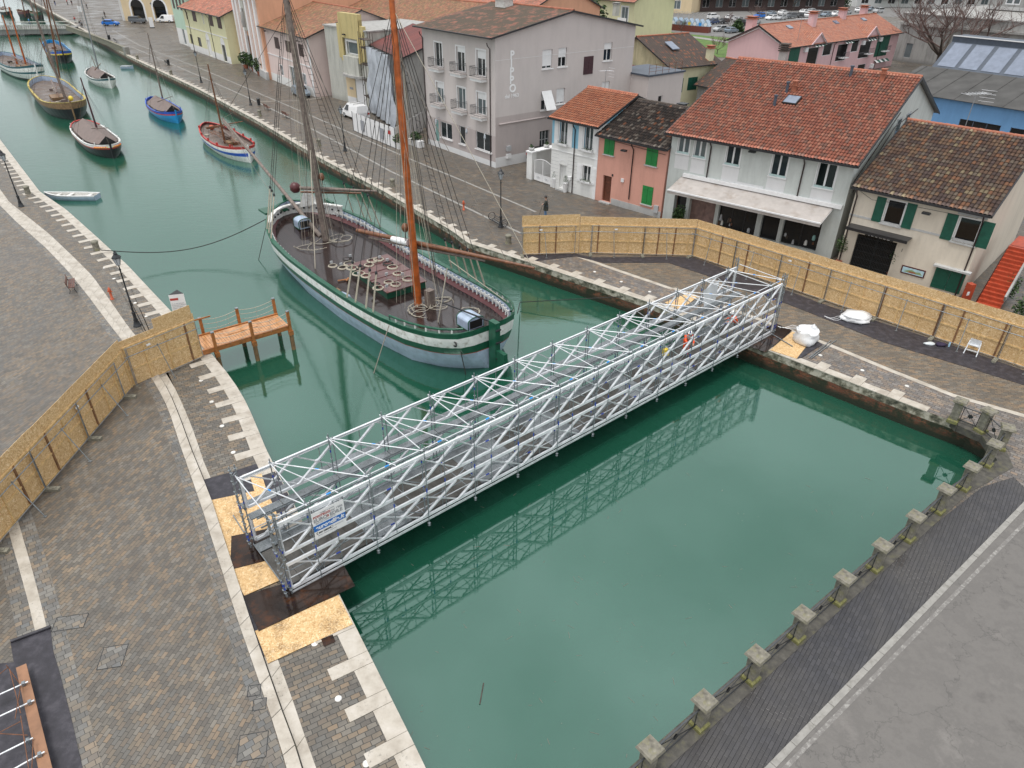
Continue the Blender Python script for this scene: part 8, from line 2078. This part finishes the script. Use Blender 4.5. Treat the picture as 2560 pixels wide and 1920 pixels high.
for (xa, za), (xb, zb) in zip(g[:-1], g[1:]): m.bar(H.S('F', xa-(.4 if xa == 0 else 0), za-.35+(-.2 if xa == 0 else 0), .04), H.S('F', xb+(.4 if xb > H.L-1 else 0), zb-.35+(-.2 if xb > H.L-1 else 0), .04), .08, .5, up=H.v)
m.build('gable_trim', M['trim_white'], H.T)
for pxa in (zE(440,300), zE(910,250)):
    q = H.fz('R', pxa)[0]; m = MB(); hw = 2.3; zt = 7.5; zb = 6.0
    m.face([H.S('R', q-hw, zb-.1, .25), H.S('R', q+hw, zb-.1, .25), H.S('R', q, zt, .25)], 0)
    for s_ in (-1, 1):
        f = [H.S('R', q+s_*(hw+.3), zb-.25, .4), H.S('R', q, zt+.1, .4), H.S('R', q, zt+.1, -3.6), H.S('R', q+s_*(hw+.3), zb-.25, .4-.6)]
        uv = [(0, 0), (0, 6), (10, 6), (1.5, 0)]; m.face(f if s_ > 0 else f[::-1], 1, False, uv if s_ > 0 else uv[::-1])
        m.bar(H.S('R', q+s_*(hw+.35), zb-.35, .42), H.S('R', q, zt+.02, .42), .06, .25, up=H.u)
    d_ = m.build('dormer_gable', [M['w_pink'], M['tile_orgf']], H.T); m = MB()
    for s_ in (-1, 1): m.bar(H.S('R', q+s_*(hw+.2), zb-.45, .36), H.S('R', q, zt-.12, .36), .05, .32, up=H.u)
    m.build('gable_trim', M['trim_white'], d_)
for yy, xx in ((13.5, .62), (25.5, .52), (35, .44)): chimney(H, H.P(H.L*xx, yy, 8.0), 1.1, 1.8, 'w_pink')
chimney(H, H.P(H.L*.2, 2.5, 7.0), 1.3, 2.2, 'w_pink')
for yy in (6.0, 21, 31):
    m = MB(); m.box(H.P(H.L*.66, yy, 7.85), H.v*1.2, (-H.u+V(0, 0, .43)).normalized()*.9, V(0, 0, .15)); m.build('skylight', M['glass_sky'], H.T)
# blue industrial hall with glass roof band
IU = V(.6, -.8, 0); IV = V(.8, .6, 0); I0 = V(50.62, 85.11, 0)-IU*8.6
H = House('blue_hall', 'blue industrial hall with dark felt roof and a sloping band of rooflights', I0, I0+IU*46, 30, 5.0, 'w_industrial', 'hall', u=IU, L=46)
for k in range(7): H.window('F', 9.5+5.4*k, 1.2, 13.9+5.4*k, 3.2, n=3, pane='glass_black', frame='anthracite')
H.finish(flat=True, tile='roof_felt')
P_ = lambda x, y, z: H.P(x, y, z)
m = MB(); m.add([P_(-.2, -.5, 5.1), P_(46, -.5, 5.1), P_(46, 7.8, 7.1), P_(-.2, 7.8, 7.1)], [(0, 1, 2, 3)]); m.add([P_(-.2, -.5, 5.1), P_(-.2, 7.8, 7.1), P_(-.2, 7.8, 5.0)], [(0, 1, 2)]); 
for k in range(18): m.bar(P_(.5+2.6*k, -.4, 5.15), P_(.5+2.6*k, 7.7, 7.13), .06, .03)
m.build('felt_roof', M['roof_felt'], H.T)
m = MB(); m.add([P_(1.0, 7.8, 7.0), P_(46, 7.8, 7.0), P_(46, 11.4, 9.9), P_(1.0, 11.4, 9.9)], [(0, 1, 2, 3)]); m.box(P_(1.0, 11.2, 9.2), IU*45, IV*3.2, V(0, 0, 1.2)); m.add([P_(1, 7.8, 5), P_(1, 11.4, 5), P_(1, 11.4, 9.9), P_(1, 7.8, 7.0)], [(0, 1, 2, 3)]); m.build('rooflight_frame', M['anthracite'], H.T)
for k in range(17):
    x = 1.5+2.6*k; m = MB(); n_ = (IV*3.6+V(0, 0, 2.9)).normalized(); nn = IU.cross(n_)*.04
    if nn.z < 0: nn = -nn
    m.face([p+nn for p in (P_(x, 8.1, 7.25), P_(x+2.1, 8.1, 7.25), P_(x+2.1, 11.1, 9.65), P_(x, 11.1, 9.65))]); m.build('rooflight', M['glass_sky'], H.T)
m = MB(); m.box(P_(9, 14.4, 9.0), IU*37, IV*12, V(0, 0, 1.1)); m.build('upper_roof', M['roof_felt'], H.T)
m = MB(); m.bar(P_(1, 11.15, 10.43), P_(46, 11.15, 10.43), .12, .1); m.build('white_edge', M['trim_white'], H.T)
# concrete complex behind
CA = V(77, 157, 0)
H = House('concrete_building', 'large stained grey concrete building with terraces behind the blue hall', CA, CA+IU*70, 45, 8.5, 'w_concrete', 'building', u=IU, L=70)
for k in range(9): H.window('F', 14+6*k, 5.2, 19+6*k, 5.9, n=1, pane='glass_black', frame='w_concrete')
H.window('F', 2.2, .8, 3.6, 3.4, n=1, pane='glass_grey', frame='trim_grey')
H.slab('F', 0, H.L, 6.6, 7.0, 0, .5, 'w_concrete', 'ledge'); H.finish(flat=True, tile='w_concrete')
H2 = House('concrete_block', 'upper concrete block with a white framed window strip at the top right', H.P(6, 22, 0), H.P(72, 22, 0), 25, 16.5, 'w_concrete', 'building')
for k in range(11): H2.window('F', 3+3.6*k, 9.9, 5.8+3.6*k, 13.0, n=2, pane='glass_black' if k % 3 else 'glass_grey', frame='trim_white', fw=.22)
H2.slab('F', 0, H2.L, 13.6, 14.3, 0, 1.2, 'w_concrete', 'ledge'); H2.slab('F', 0, H2.L, 8.9, 9.5, 0, .5, 'w_plinth', 'ledge'); H2.finish(flat=True, tile='w_concrete')
# top edge buildings
for nm, lb, a, b, h, mt, tl_ in (('beige_house', 'beige house with small windows at the top behind the yellow villa', (46, 268), (58, 262), 16, 'w_sand', 'tile_redf'),
        ('arcade_terrace', 'long dark brown building with a verandah behind the recycling containers', (62, 272), (118, 286), 9, 'sh_brown', 'tile_brn'),
        ('white_villa', 'white villa with terraces and a green awning behind the car park', (128, 300), (185, 300), 15, 'w_white', 'tile_redf'),
        ('grey_block', 'grey block at the top right behind the big bare tree', (175, 275), (240, 240), 17, 'w_stoneblock', 'roof_felt')):
    H = House(nm, lb, a, b, 14, h, mt if mt in M else 'w_white', 'building'); k = 0
    while 3+5*k < H.L-3:
        for z in ((1.2, 5.2) if h < 12 else (1.2, 5.4, 9.6)): H.window('F', 2+5*k, z, 4.6+5*k, z+2.4, n=2, pane='glass_black' if (k+int(z)) % 2 else 'glass_grey', surround='trim_white' if nm != 'arcade_terrace' else None)
        k += 1
    if nm == 'white_villa':
        for z in (4.3, 8.6): H.slab('F', 0, H.L, z, z+.9, 0, 2.0, 'trim_white', 'terrace')
        H.slab('F', 8, 22, 3.0, 3.4, 0, 3.2, 'sh_green', 'green_awning')
    if nm == 'arcade_terrace': H.slab('F', 0, H.L, 3.9, 4.3, 0, 3.0, 'spar_brown', 'verandah_roof')
    H.finish('x', hr=h+3, ov=1, tile=tl_ if 'tile' in tl_ else 'tile_brn', geo=False, cw=.4, rh=.5)
# ---------------------------------------------------------------- trees and hedges
def bare_tree(q, h, spread, label, seed, n1=7, twigs=5, r0=None, name='bare_tree', lean=0.0, upness=.5):
    rn = random.Random(seed); T = thing(name, label, 'tree', q); r0 = r0 or h*.035; mt = MB(); mc = MB(); th = h*.22
    mt.tube(q-V(0, 0, .2), q+V(0, 0, th), r0*1.2, r0, n=8)
    def branch(a, d, L, r, lv):
        pts = [a]; p = a
        for i in range(3):
            d = (d+V(rn.uniform(-.22, .22), rn.uniform(-.22, .22), rn.uniform(-.05, .18))).normalized(); p = p+d*L/3; pts.append(p)
        m = mt if lv == 0 else mc
        for i in range(3): m.tube(pts[i], pts[i+1], r*(1-.25*i), r*(.75-.22*i), n=5 if lv < 2 else 3, cap=False)
        if lv < 3:
            for k in range([4, 5, twigs][lv]):
                t = rn.uniform(.3, 1); i = min(2, int(t*3)); c = pts[i].lerp(pts[i+1], t*3-i)
                nd = (d*.75+V(rn.uniform(-1, 1), rn.uniform(-1, 1), rn.uniform(-.25, .75))).normalized(); branch(c, nd, L*rn.uniform(.5, .72), max(r*.48, .018), lv+1)
    for k in range(n1):
        a = 6.283*k/n1+rn.uniform(-.3, .3); d = V(math.cos(a)*spread, math.sin(a)*spread, upness+rn.uniform(-.1, .35)).normalized(); branch(q+V(0, 0, th*rn.uniform(.8, 1)), d, h*.48, r0*.6, 0)
    mt.build('trunk', M['bark'], T); mc.build('crown', M['twig'], T); return T
bare_tree(V(78, 141, 0), 15.5, 1.3, 'large spreading bare tree in front of the grey concrete building', 3, 9, 6, .5)
for i, (p_, h, l) in enumerate((((1118,78), 9, 'reddish bare tree right of the dark verandah building'), ((1292,72), 9, 'reddish bare tree in the middle behind the car park'), ((1432,75), 9, 'reddish bare tree left of the white villa'), ((1668,95), 10, 'bare tree before the green awning of the white villa'),
        ((1120,262), 4.5, 'small bare tree beside the silver car near the lawn'), ((1340,190), 5, 'slim bare street tree among the parked cars'), ((1010,470), 4, 'thin sapling on the lawn'), ((700,285), 3.5, 'thin bare sapling before the recycling containers'), ((2050,60), 11, 'bare tree at the top beside the white villa'), ((1880,70), 10, 'pale bare tree in front of the white villa terraces'))):
    bare_tree(at(zD(*p_)), h, .8, l, 20+i, 5, 4, h*.018)
def leafy_tree(q, h, r, label, seed, trunk=2.0, n=2200, size=.3, name='evergreen_tree'):
    rn = random.Random(seed); T = thing(name, label, 'tree', q); m = MB(); m.tube(q, q+V(0, 0, h*.6), .25, .12, n=7)
    for k in range(6): a = k*1.05; m.tube(q+V(0, 0, trunk), q+V(math.cos(a)*r*.6, math.sin(a)*r*.6, h*.65), .09, .03, n=4)
    m.build('trunk', M['bark'], T); m = MB()
    for k in range(14):
        a = rn.uniform(0, 6.28); z = rn.uniform(trunk, h*.92); rr_ = r*(1-.55*(z-trunk)/(h-trunk)); leafy(m, q+V(math.cos(a)*rr_*rn.uniform(.1, .8), math.sin(a)*rr_*rn.uniform(.1, .8), z), r*rn.uniform(.35, .6), n//14, size, rn)
    m.build('crown', [M['leaf_dark'], M['leaf']], T)
for i, (p_, h, r, l) in enumerate((((335,215), 7, 3.0, 'dark evergreen tree beside the yellow villa'), ((300,60), 12, 5, 'tall dark evergreen behind the yellow villa roof'), ((1560,60), 9, 5, 'green tree at the top behind the car park'), ((1230,45), 8, 5, 'dark green tree at the top between the bare trees'), ((1180,275), 2.2, 2.0, 'brown hedge bush by the parked cars near the pink gable'), ((2080,75), 7, 4, 'green hedge tree right of the green awning'))):
    leafy_tree(at(zD(*p_)), h, r, l, 50+i, .5 if h < 3 else 1.6)
leafy_tree(V(-4, 140, 0), 13, 5, 'dark conifer at the top between the mauve roof and the peach house', 71, size=.35); leafy_tree(V(12, 150, 0), 14, 6, 'dark broad tree at the top behind the mauve roof', 72, size=.35)
T = thing('hedge', 'clipped dark green hedge between the pink row and the blue hall', 'hedge', V(52, 110, 0)); m = MB(); rn = random.Random(5)
a, b = at(zE(880,640)), at(zE(1250,640)); a = V(48, 108, 0); b = V(57, 103, 0)
for k in range(16): leafy(m, a.lerp(b, k/15)+V(0, 0, 1.4), 1.6, 190, .16, rn, squash=.9)
m.build('foliage', [M['leaf'], M['leaf_dark']], T); m = MB(); m.bar(a+V(0, 0, 1.1), b+V(0, 0, 1.1), 2.2, 2.2); m.build('hedge_core', M['leaf_dark'], T)
# picket fence and tv aerials
T = thing('picket_fence', 'pale picket fence behind the recycling containers', 'fence', at(zD(500,200))); a, b = at(zD(420,185)), at(zD(660,185)); m = MB()
for k in range(50): q = a.lerp(b, k/49); m.box(q, V(.1, .02, 0), V(0, .03, 0), V(0, 0, 1.3))
m.bar(a+V(0, 0, .9), b+V(0, 0, .9), .05, .1); m.bar(a+V(0, 0, .35), b+V(0, 0, .35), .05, .1); m.build('pickets', M['w_plinth'], T)
def aerial(P0, h, sc, label):
    T = thing('tv_aerial', label, 'aerial', P0); m = MB(); m.tube(P0, P0+V(0, 0, h), .03, n=5); m.build('mast', M['galv_dull'], T); m = MB(); c = P0+V(0, 0, h-.1)
    m.tube(c-V(.8*sc, .3*sc, 0), c+V(.8*sc, .3*sc, 0), .018, n=4)
    for k in range(7): q = c+V(.8*sc, .3*sc, 0)*((k-3)/3); m.tube(q-V(-.1, .35, .0)*sc, q+V(-.1, .35, 0)*sc, .012, n=4)
    for k in range(4): m.tube(c+V(.3*sc, .1*sc, -.5+.25*k), c+V(.9*sc, -.5*sc, -.5+.25*k), .012, n=4)
    m.build('elements', M['alu'], T)
aerial(V(33.6, 54.5, 8.4), 2.6, 1.2, 'white grid tv aerial in front of the blue wall above the weathered roof'); aerial(V(8.4, 70.2, 7.6), 2.4, .8, 'slim tv aerial behind the blackened roof'); aerial(V(46.5, 128, 6.0), 3.8, 1.5, 'tall tv aerial mast in front of the long pink row')
# ---------------------------------------------------------------- stone bridge and parapet far left
T = thing('stone_bridge', 'low stone bridge with a pale balustrade crossing the far end of the canal', 'bridge', V(-125, 194, 0))
a, b = V(-158, 186, 0), V(-112.5, 196.5, 0); d = (b-a).normalized(); n = V(-d.y, d.x, 0); L = (b-a).length
m = MB(); m.box(a+V(0, 0, -.9), d*L, n*9, V(0, 0, 1.0)); m.build('bridge_deck', M['w_concrete'], T)
m = MB(); m.box(a+n*-.1+V(0, 0, .1), d*L, n*.4, V(0, 0, .2)); m.build('base_course', M['w_stoneblock'], T)
for o in (0, 8.4):
    m = MB(); m.box(a+n*(o-.12)+V(0, 0, 1.0), d*L, n*.45, V(0, 0, .16)); m.build('coping', M['w_stoneblock'], T)
for k in range(96):
    q = a+d*(L*(k+.5)/96)+n*.08; m = MB()
    if k % 12 == 0: m.cbox(q+V(0, 0, .6), .5, .4, 1.0, math.atan2(d.y, d.x))
    else: m.lathe([(.09, .28), (.07, .4), (.13, .6), (.06, .85), (.09, 1.0)], q, 6)
    m.build('baluster' if k % 12 else 'pier', M['w_stoneblock'], T)
m = MB(); pw_ = [at(zA(575,262)), at(zA(760,330)), at(zA(940,400)), at(zA(1100,470))]
T = thing('quay_parapet', 'long low stone parapet on the far quay with moss streaks', 'parapet', pw_[1])
for a, b in zip(pw_[:-1], pw_[1:]): d = (b-a).normalized(); n = V(d.y, -d.x, 0)*-1; m.box(a, b-a, n*.45, V(0, 0, 1.0)); m.box(a-n*.06+V(0, 0, 1.0), b-a, n*.57, V(0, 0, .14))
m.build('wall', M['post_stone'], T); m = MB(); m.cbox(pw_[-1]+V(0, 0, .65), .9, .9, 1.4, .9); m.build('end_pier', M['kerb'], T)
for i, (p_, l_, mt) in enumerate((((60,130), 'white far boat beyond the stone bridge', 'hull_white'), ((220,150), 'dark red far boat beyond the stone bridge', 'maroon'), ((330,165), 'dark green far boat beyond the stone bridge', 'hull_green'))):
    q = at(zA(*p_), ZW); boat('far_boat', l_, 'sailing boat', zA(p_[0]-45, p_[1]-6), zA(p_[0]+45, p_[1]+6), .32, [(.4, 0), (1.1, 1)], [mt, 'boat_black'], 'boat_brown', .3, .5, 3, [(zA(p_[0], p_[1]-4), zA(p_[0]-40, -30), .14, 'spar_brown', 16)], group='boats beyond the stone bridge')
T = thing('information_board', 'tall narrow white board by the zebra crossing near the cream arcade', 'sign', at(zA(1318,240))); q = at(zA(1318,242)); m = MB(); m.cbox(q+V(0, 0, 1.3), 1.0, .3, 2.3, .3); m.build('board', M['trim_white'], T); m = MB(); m.cbox(q+V(0, 0, .1), 1.2, .6, .2, .3); m.build('foot', M['iron'], T)
T = thing('information_board', 'blue and white pole sign near the far parapet', 'sign', at(zA(735,240))); q = at(zA(735,240)); m = MB(); m.tube(q, q+V(0, 0, 5), .06, n=6); m.build('pole', M['galv'], T); m = MB(); m.cbox(q+V(0, -.1, 4.3), .9, .08, 1.3, 0); m.build('board', M['trim_white'], T)
mz = MB(); za, zb_ = at(zA(860,245)), at(zA(1160,248))
for k in range(8): q = za.lerp(zb_, k/7); mz.face([q+V(-.5, -1.2, .02), q+V(.4, -1.2, .02), q+V(.9, 1.5, .02), q+V(0, 1.5, .02)])
struct('zebra_crossing', mz, M['road_line'])
# ---------------------------------------------------------------- people
def person(name_label, p, rz, coat, legs, h=1.74, hat=None, pose='stand', helmet=None, group=None, prop=None, boots='black'):
    """one continuous skinned body; clothing shells as children"""
    T = local_thing('person', name_label, 'person', group); k = h/1.74
    J = {'pel': (0, 0, .93), 'ch': (0, .0, 1.22), 'nk': (0, .02, 1.46), 'hd': (0, .04, 1.56), 'ht': (0, .03, 1.70),
         'sl': (.18, .0, 1.41), 'sr': (-.18, 0, 1.41), 'hl': (.10, 0, .90), 'hr': (-.10, 0, .90), 'kl': (.11, .02, .49), 'kr': (-.11, .04, .49), 'al': (.12, -.02, .09), 'ar': (-.12, .05, .09), 'fl': (.13, .13, .04), 'fr': (-.13, .2, .04)}
    if pose == 'stand': J.update(el=(.25, .02, 1.14), wl=(.2, .24, 1.04), er=(-.25, .0, 1.14), wr=(-.16, .26, 1.08))
    elif pose == 'work': J.update(ch=(0, .12, 1.20), nk=(0, .22, 1.41), hd=(0, .29, 1.49), ht=(0, .33, 1.62), sl=(.19, .17, 1.36), sr=(-.19, .17, 1.36), el=(.26, .34, 1.14), wl=(.15, .56, 1.12), er=(-.26, .32, 1.12), wr=(-.14, .55, 1.05))
    else: J.update(el=(.24, -.02, 1.13), wl=(.25, .06, .88), er=(-.24, .02, 1.13), wr=(-.25, .1, .88))
    E_ = [('pel', 'ch'), ('ch', 'nk'), ('nk', 'hd'), ('hd', 'ht'), ('ch', 'sl'), ('sl', 'el'), ('el', 'wl'), ('ch', 'sr'), ('sr', 'er'), ('er', 'wr'), ('pel', 'hl'), ('hl', 'kl'), ('kl', 'al'), ('al', 'fl'), ('pel', 'hr'), ('hr', 'kr'), ('kr', 'ar'), ('ar', 'fr')]
    Rr = dict(pel=.135, ch=.15, nk=.055, hd=.088, ht=.075, sl=.075, sr=.075, el=.05, er=.05, wl=.032, wr=.032, hl=.095, hr=.095, kl=.062, kr=.062, al=.045, ar=.045, fl=.04, fr=.04)
    def skin(nm, keys, grow, mat, edges, sub=1, par=T):
        me = bpy.data.meshes.new(nm); ks = list(keys); me.from_pydata([tuple(c*k for c in J[x]) for x in ks], [(ks.index(a), ks.index(b)) for a, b in edges], [])
        o = bpy.data.objects.new(nm, me); COL.objects.link(o); md = o.modifiers.new('skin', 'SKIN'); 
        for i, x in enumerate(ks):
            r = Rr[x]*grow.get(x, 1)*k; me.skin_vertices[0].data[i].radius = (r, r*.85); me.skin_vertices[0].data[i].use_root = (i == 0)
        o.modifiers.new('sub', 'SUBSURF').render_levels = sub; me.materials.append(mat); o.parent = par
        dg = bpy.context.evaluated_depsgraph_get(); dg.update(); bm_ = bpy.data.meshes.new_from_object(o.evaluated_get(dg)); bm_.materials.clear(); bm_.materials.append(mat)
        for pl_ in bm_.polygons: pl_.use_smooth = True
        o.modifiers.clear(); o.data = bm_; return o
    me0 = bpy.data.meshes.new('t'); 
    body = skin('body', J.keys(), {}, M['skin'], E_)
    # face and hands
    hd = Vector(J['hd'])*k; ht = Vector(J['ht'])*k; fwv = V(0, 1, -.15 if pose == 'work' else 0).normalized()
    c = hd.lerp(ht, .45); m = MB(); m.blob(c+fwv*.088, .016, .03, .03, n=6, k=4); m.build('nose', M['skin'], T)
    for s in (-1, 1):
        m = MB(); m.blob(c+fwv*.075+V(.032*s, 0, .025), .012, .01, .009, n=6, k=4); m.build('eye', M['ink_black'], T); m = MB(); m.blob(c+V(.088*s, 0, .0), .012, .022, .032, n=6, k=4); m.build('ear', M['skin'], T)
    m = MB(); m.tube(c+fwv*.082+V(-.022, 0, -.04), c+fwv*.082+V(.022, 0, -.04), .006, n=4); m.build('mouth', M['red_paint'], T)
    for s, w_, e_ in (('l', 'wl', 'el'), ('r', 'wr', 'er')):
        a = Vector(J[w_])*k; d = (a-Vector(J[e_])*k).normalized(); m = MB(); sdv = d.cross(V(0, 0, 1)).normalized(); m.bar(a, a+d*.09, .075, .03)
        for f in range(4): o_ = sdv*(.03-.02*f); l_ = (.07, .08, .075, .06)[f]; m.path([a+d*.085+o_, a+d*(.085+l_*.5)+o_-V(0, 0, .008), a+d*(.085+l_*.85)+o_-V(0, 0, .03)], .0095, 5)
        m.path([a+d*.03+sdv*.035, a+d*.06+sdv*.06, a+d*.09+sdv*.062-V(0, 0, .01)], .011, 5); m.build('hand', M['skin'], T)
    # jacket and trousers
    up_e = [e for e in E_ if e[0] in ('pel', 'ch', 'sl', 'sr', 'el', 'er') and e[1] in ('ch', 'sl', 'sr', 'el', 'er', 'wl', 'wr')]
    keys = ['pel', 'ch', 'sl', 'sr', 'el', 'er', 'wl', 'wr']; skin('jacket', keys, dict(pel=1.28, ch=1.2, sl=1.28, sr=1.28, el=1.35, er=1.35, wl=1.35, wr=1.35), coat, [e for e in up_e if e[0] != 'nk'])
    keys = ['pel', 'hl', 'hr', 'kl', 'kr', 'al', 'ar']; skin('trousers', keys, dict(pel=1.06, hl=1.15, hr=1.15, kl=1.25, kr=1.25, al=1.4, ar=1.4), legs, [e for e in E_ if e[0] in ('pel', 'hl', 'hr', 'kl', 'kr') and e[1] in keys])
    if legs == M['jeans']: m = MB(); m.lathe([(.22, .58), (.215, .8), (.205, .95), (.185, 1.08), (.16, 1.16)], (0, 0, 0), 12); m.build('coat_skirt', coat, T)
    for f_, a_ in (('fl', 'al'), ('fr', 'ar')):
        q = (Vector(J[a_])*.4+Vector(J[f_])*.6)*k; m = MB(); m.blob(V(q.x, q.y-.02, .055), .055, .15, .055, n=8, k=5); m.build('shoe', M[boots], T)
    top = ht+V(0, 0, .02)
    m = MB(); m.blob(c.lerp(ht, .35)-fwv*.015, .098, .11, .1, n=10, k=6); m.build('hair', M['spar_brown'] if helmet or hat else M['bark'], T)
    if helmet: m = MB(); m.lathe([(.155, 0), (.13, .01), (.125, .07), (.09, .13), (.02, .15)], c.lerp(ht, .55), 12); m.build('helmet', helmet, T)
    if hat: m = MB(); m.lathe([(.112, 0), (.11, .06), (.07, .1), (.02, .11)], c.lerp(ht, .6), 12); m.box(c.lerp(ht, .6)+V(-.07, .07, 0), V(.14, 0, 0), V(0, .11, 0), V(0, 0, .015)); m.build('cap', hat, T)
    T.location = p; T.rotation_euler = (0, 0, rz); return T
person('man in dark coat and cap with a stick behind the raised hoarding', at((1364,542)), R(80), M['coat'], M['jeans'], 1.78, hat=M['black'])
q = at((1364,542)); T = thing('walking_stick', 'thin black stick held down by the man in the dark coat', 'stick', q); m = MB(); m.tube(q+V(-.30, -.1, 1.05), q+V(-.62, -.28, .02), .016, n=5); m.build('shaft', M['black'], T)
hv = M['hi_vis']
wk = bp(24.6, 1.5, .26); person('worker in orange suit and white helmet bending inside the far half of the footbridge', wk, BY+R(150), hv, hv, 1.76, pose='work', helmet=M['white_paint'])
wk = bp(28.6, 1.0, .26); person('worker in orange jacket and white helmet near the far end of the footbridge', wk, BY+R(40), hv, M['galv_dull'], 1.74, pose='work', helmet=M['white_paint'])
m = MB(); m.cbox(bp(23.6, 2.1, .6), .35, .25, .4, .5); single('yellow_box', m, M['boat_yellow'], 'small yellow box beside the orange worker on the footbridge', 'box')
far = [((480,45), 'coat', 'navy'), ((585,40), 'red_paint', 'black'), ((625,45), 'coat', 'maroon'), ((700,235), 'coat', 'ink_grey'), ((715,240), 'ink_grey', 'black'), ((755,75), 'coat', 'black'), ((910,150), 'black', 'coat'), ((262,215), 'boat_blue', 'navy'), ((655,200), 'red_paint', 'ink_grey')]
lab = ['person in dark coat walking at the top left of the far promenade', 'person in red top on the far promenade by the masts', 'person in dark coat with maroon trousers on the far promenade', 'person in dark clothes left of the pole sign by the parapet', 'person in grey jacket right beside the parapet pole sign', 'person in black near the white shop row', 'person standing behind the blue car', 'person in blue jacket sitting on the far stone bridge', 'person in red near the foot of the far parapet']
for (p_, c_, l_), lb in zip(far, lab): person(lb, at(zA(*p_)), random.uniform(0, 6), M[c_], M[l_], 1.72, pose='relax', group='people on the far promenade')
# ---------------------------------------------------------------- camera, light, world
cam = bpy.data.cameras.new('camera'); co = bpy.data.objects.new('camera', cam); COL.objects.link(co)
cam.sensor_fit = 'HORIZONTAL'; cam.sensor_width = 36.0; cam.lens = 36.0*CF/2560.0; cam.clip_start = .1; cam.clip_end = 3000
co.matrix_world = Matrix(((_rt.x, _up.x, -_fw.x, 0), (_rt.y, _up.y, -_fw.y, 0), (_rt.z, _up.z, -_fw.z, CH), (0, 0, 0, 1)))
scene.camera = co
SUN_EL, SUN_AZ = R(76), R(215)      # azimuth measured clockwise from +Y
w = bpy.data.worlds.new('World'); scene.world = w; w.use_nodes = True
nt = w.node_tree; nt.nodes.clear()
sky = nt.nodes.new('ShaderNodeTexSky'); sky.sky_type = 'NISHITA'; sky.sun_disc = False
sky.sun_elevation = SUN_EL; sky.sun_rotation = SUN_AZ; sky.air_density = 1.0; sky.dust_density = 9.0; sky.ozone_density = 1.0
hs = nt.nodes.new('ShaderNodeHueSaturation'); hs.inputs['Saturation'].default_value = .30; hs.inputs['Value'].default_value = 1.0
bg = nt.nodes.new('ShaderNodeBackground'); bg.inputs['Strength'].default_value = .15
wo = nt.nodes.new('ShaderNodeOutputWorld')
mx = nt.nodes.new('ShaderNodeMixRGB'); mx.inputs[0].default_value = .72; mx.inputs[2].default_value = (8.3, 8.6, 8.9, 1)   # even cloud layer over the clear-sky model
nt.links.new(sky.outputs[0], hs.inputs['Color']); nt.links.new(hs.outputs[0], mx.inputs[1]); nt.links.new(mx.outputs[0], bg.inputs['Color'])
tc = nt.nodes.new('ShaderNodeTexCoord'); cl = nt.nodes.new('ShaderNodeTexNoise'); cl.inputs['Scale'].default_value = 2.6; cl.inputs['Detail'].default_value = 5; cl.inputs['Roughness'].default_value = .5
mp = nt.nodes.new('ShaderNodeMapping'); mp.inputs['Scale'].default_value = (1, 1, 1.8); nt.links.new(tc.outputs['Generated'], mp.inputs['Vector']); nt.links.new(mp.outputs[0], cl.inputs['Vector'])
mr = nt.nodes.new('ShaderNodeMapRange'); mr.inputs[1].default_value = .32; mr.inputs[2].default_value = .68; mr.inputs[3].default_value = .76; mr.inputs[4].default_value = 1.2; nt.links.new(cl.outputs[0], mr.inputs[0])
sc_ = nt.nodes.new('ShaderNodeVectorMath'); sc_.operation = 'SCALE'; nt.links.new(mx.outputs[0], sc_.inputs[0]); nt.links.new(mr.outputs[0], sc_.inputs['Scale']); nt.links.new(sc_.outputs[0], bg.inputs['Color']); nt.links.new(bg.outputs[0], wo.inputs['Surface'])
sd = bpy.data.lights.new('sun', 'SUN'); sd.energy = 1.75; sd.angle = R(16); sd.color = (1, .97, .93)
so = bpy.data.objects.new('sun', sd); COL.objects.link(so)
d = Vector((math.sin(SUN_AZ)*math.cos(SUN_EL), math.cos(SUN_AZ)*math.cos(SUN_EL), math.sin(SUN_EL)))
so.rotation_euler = d.to_track_quat('Z', 'Y').to_euler(); so.location = (0, 0, 60)
scene.view_settings.view_transform = 'Standard'; scene.view_settings.look = 'None'; scene.view_settings.exposure = 0; scene.view_settings.gamma = 1
for o in list(bpy.data.objects):
    if '_w' in o: del o['_w']
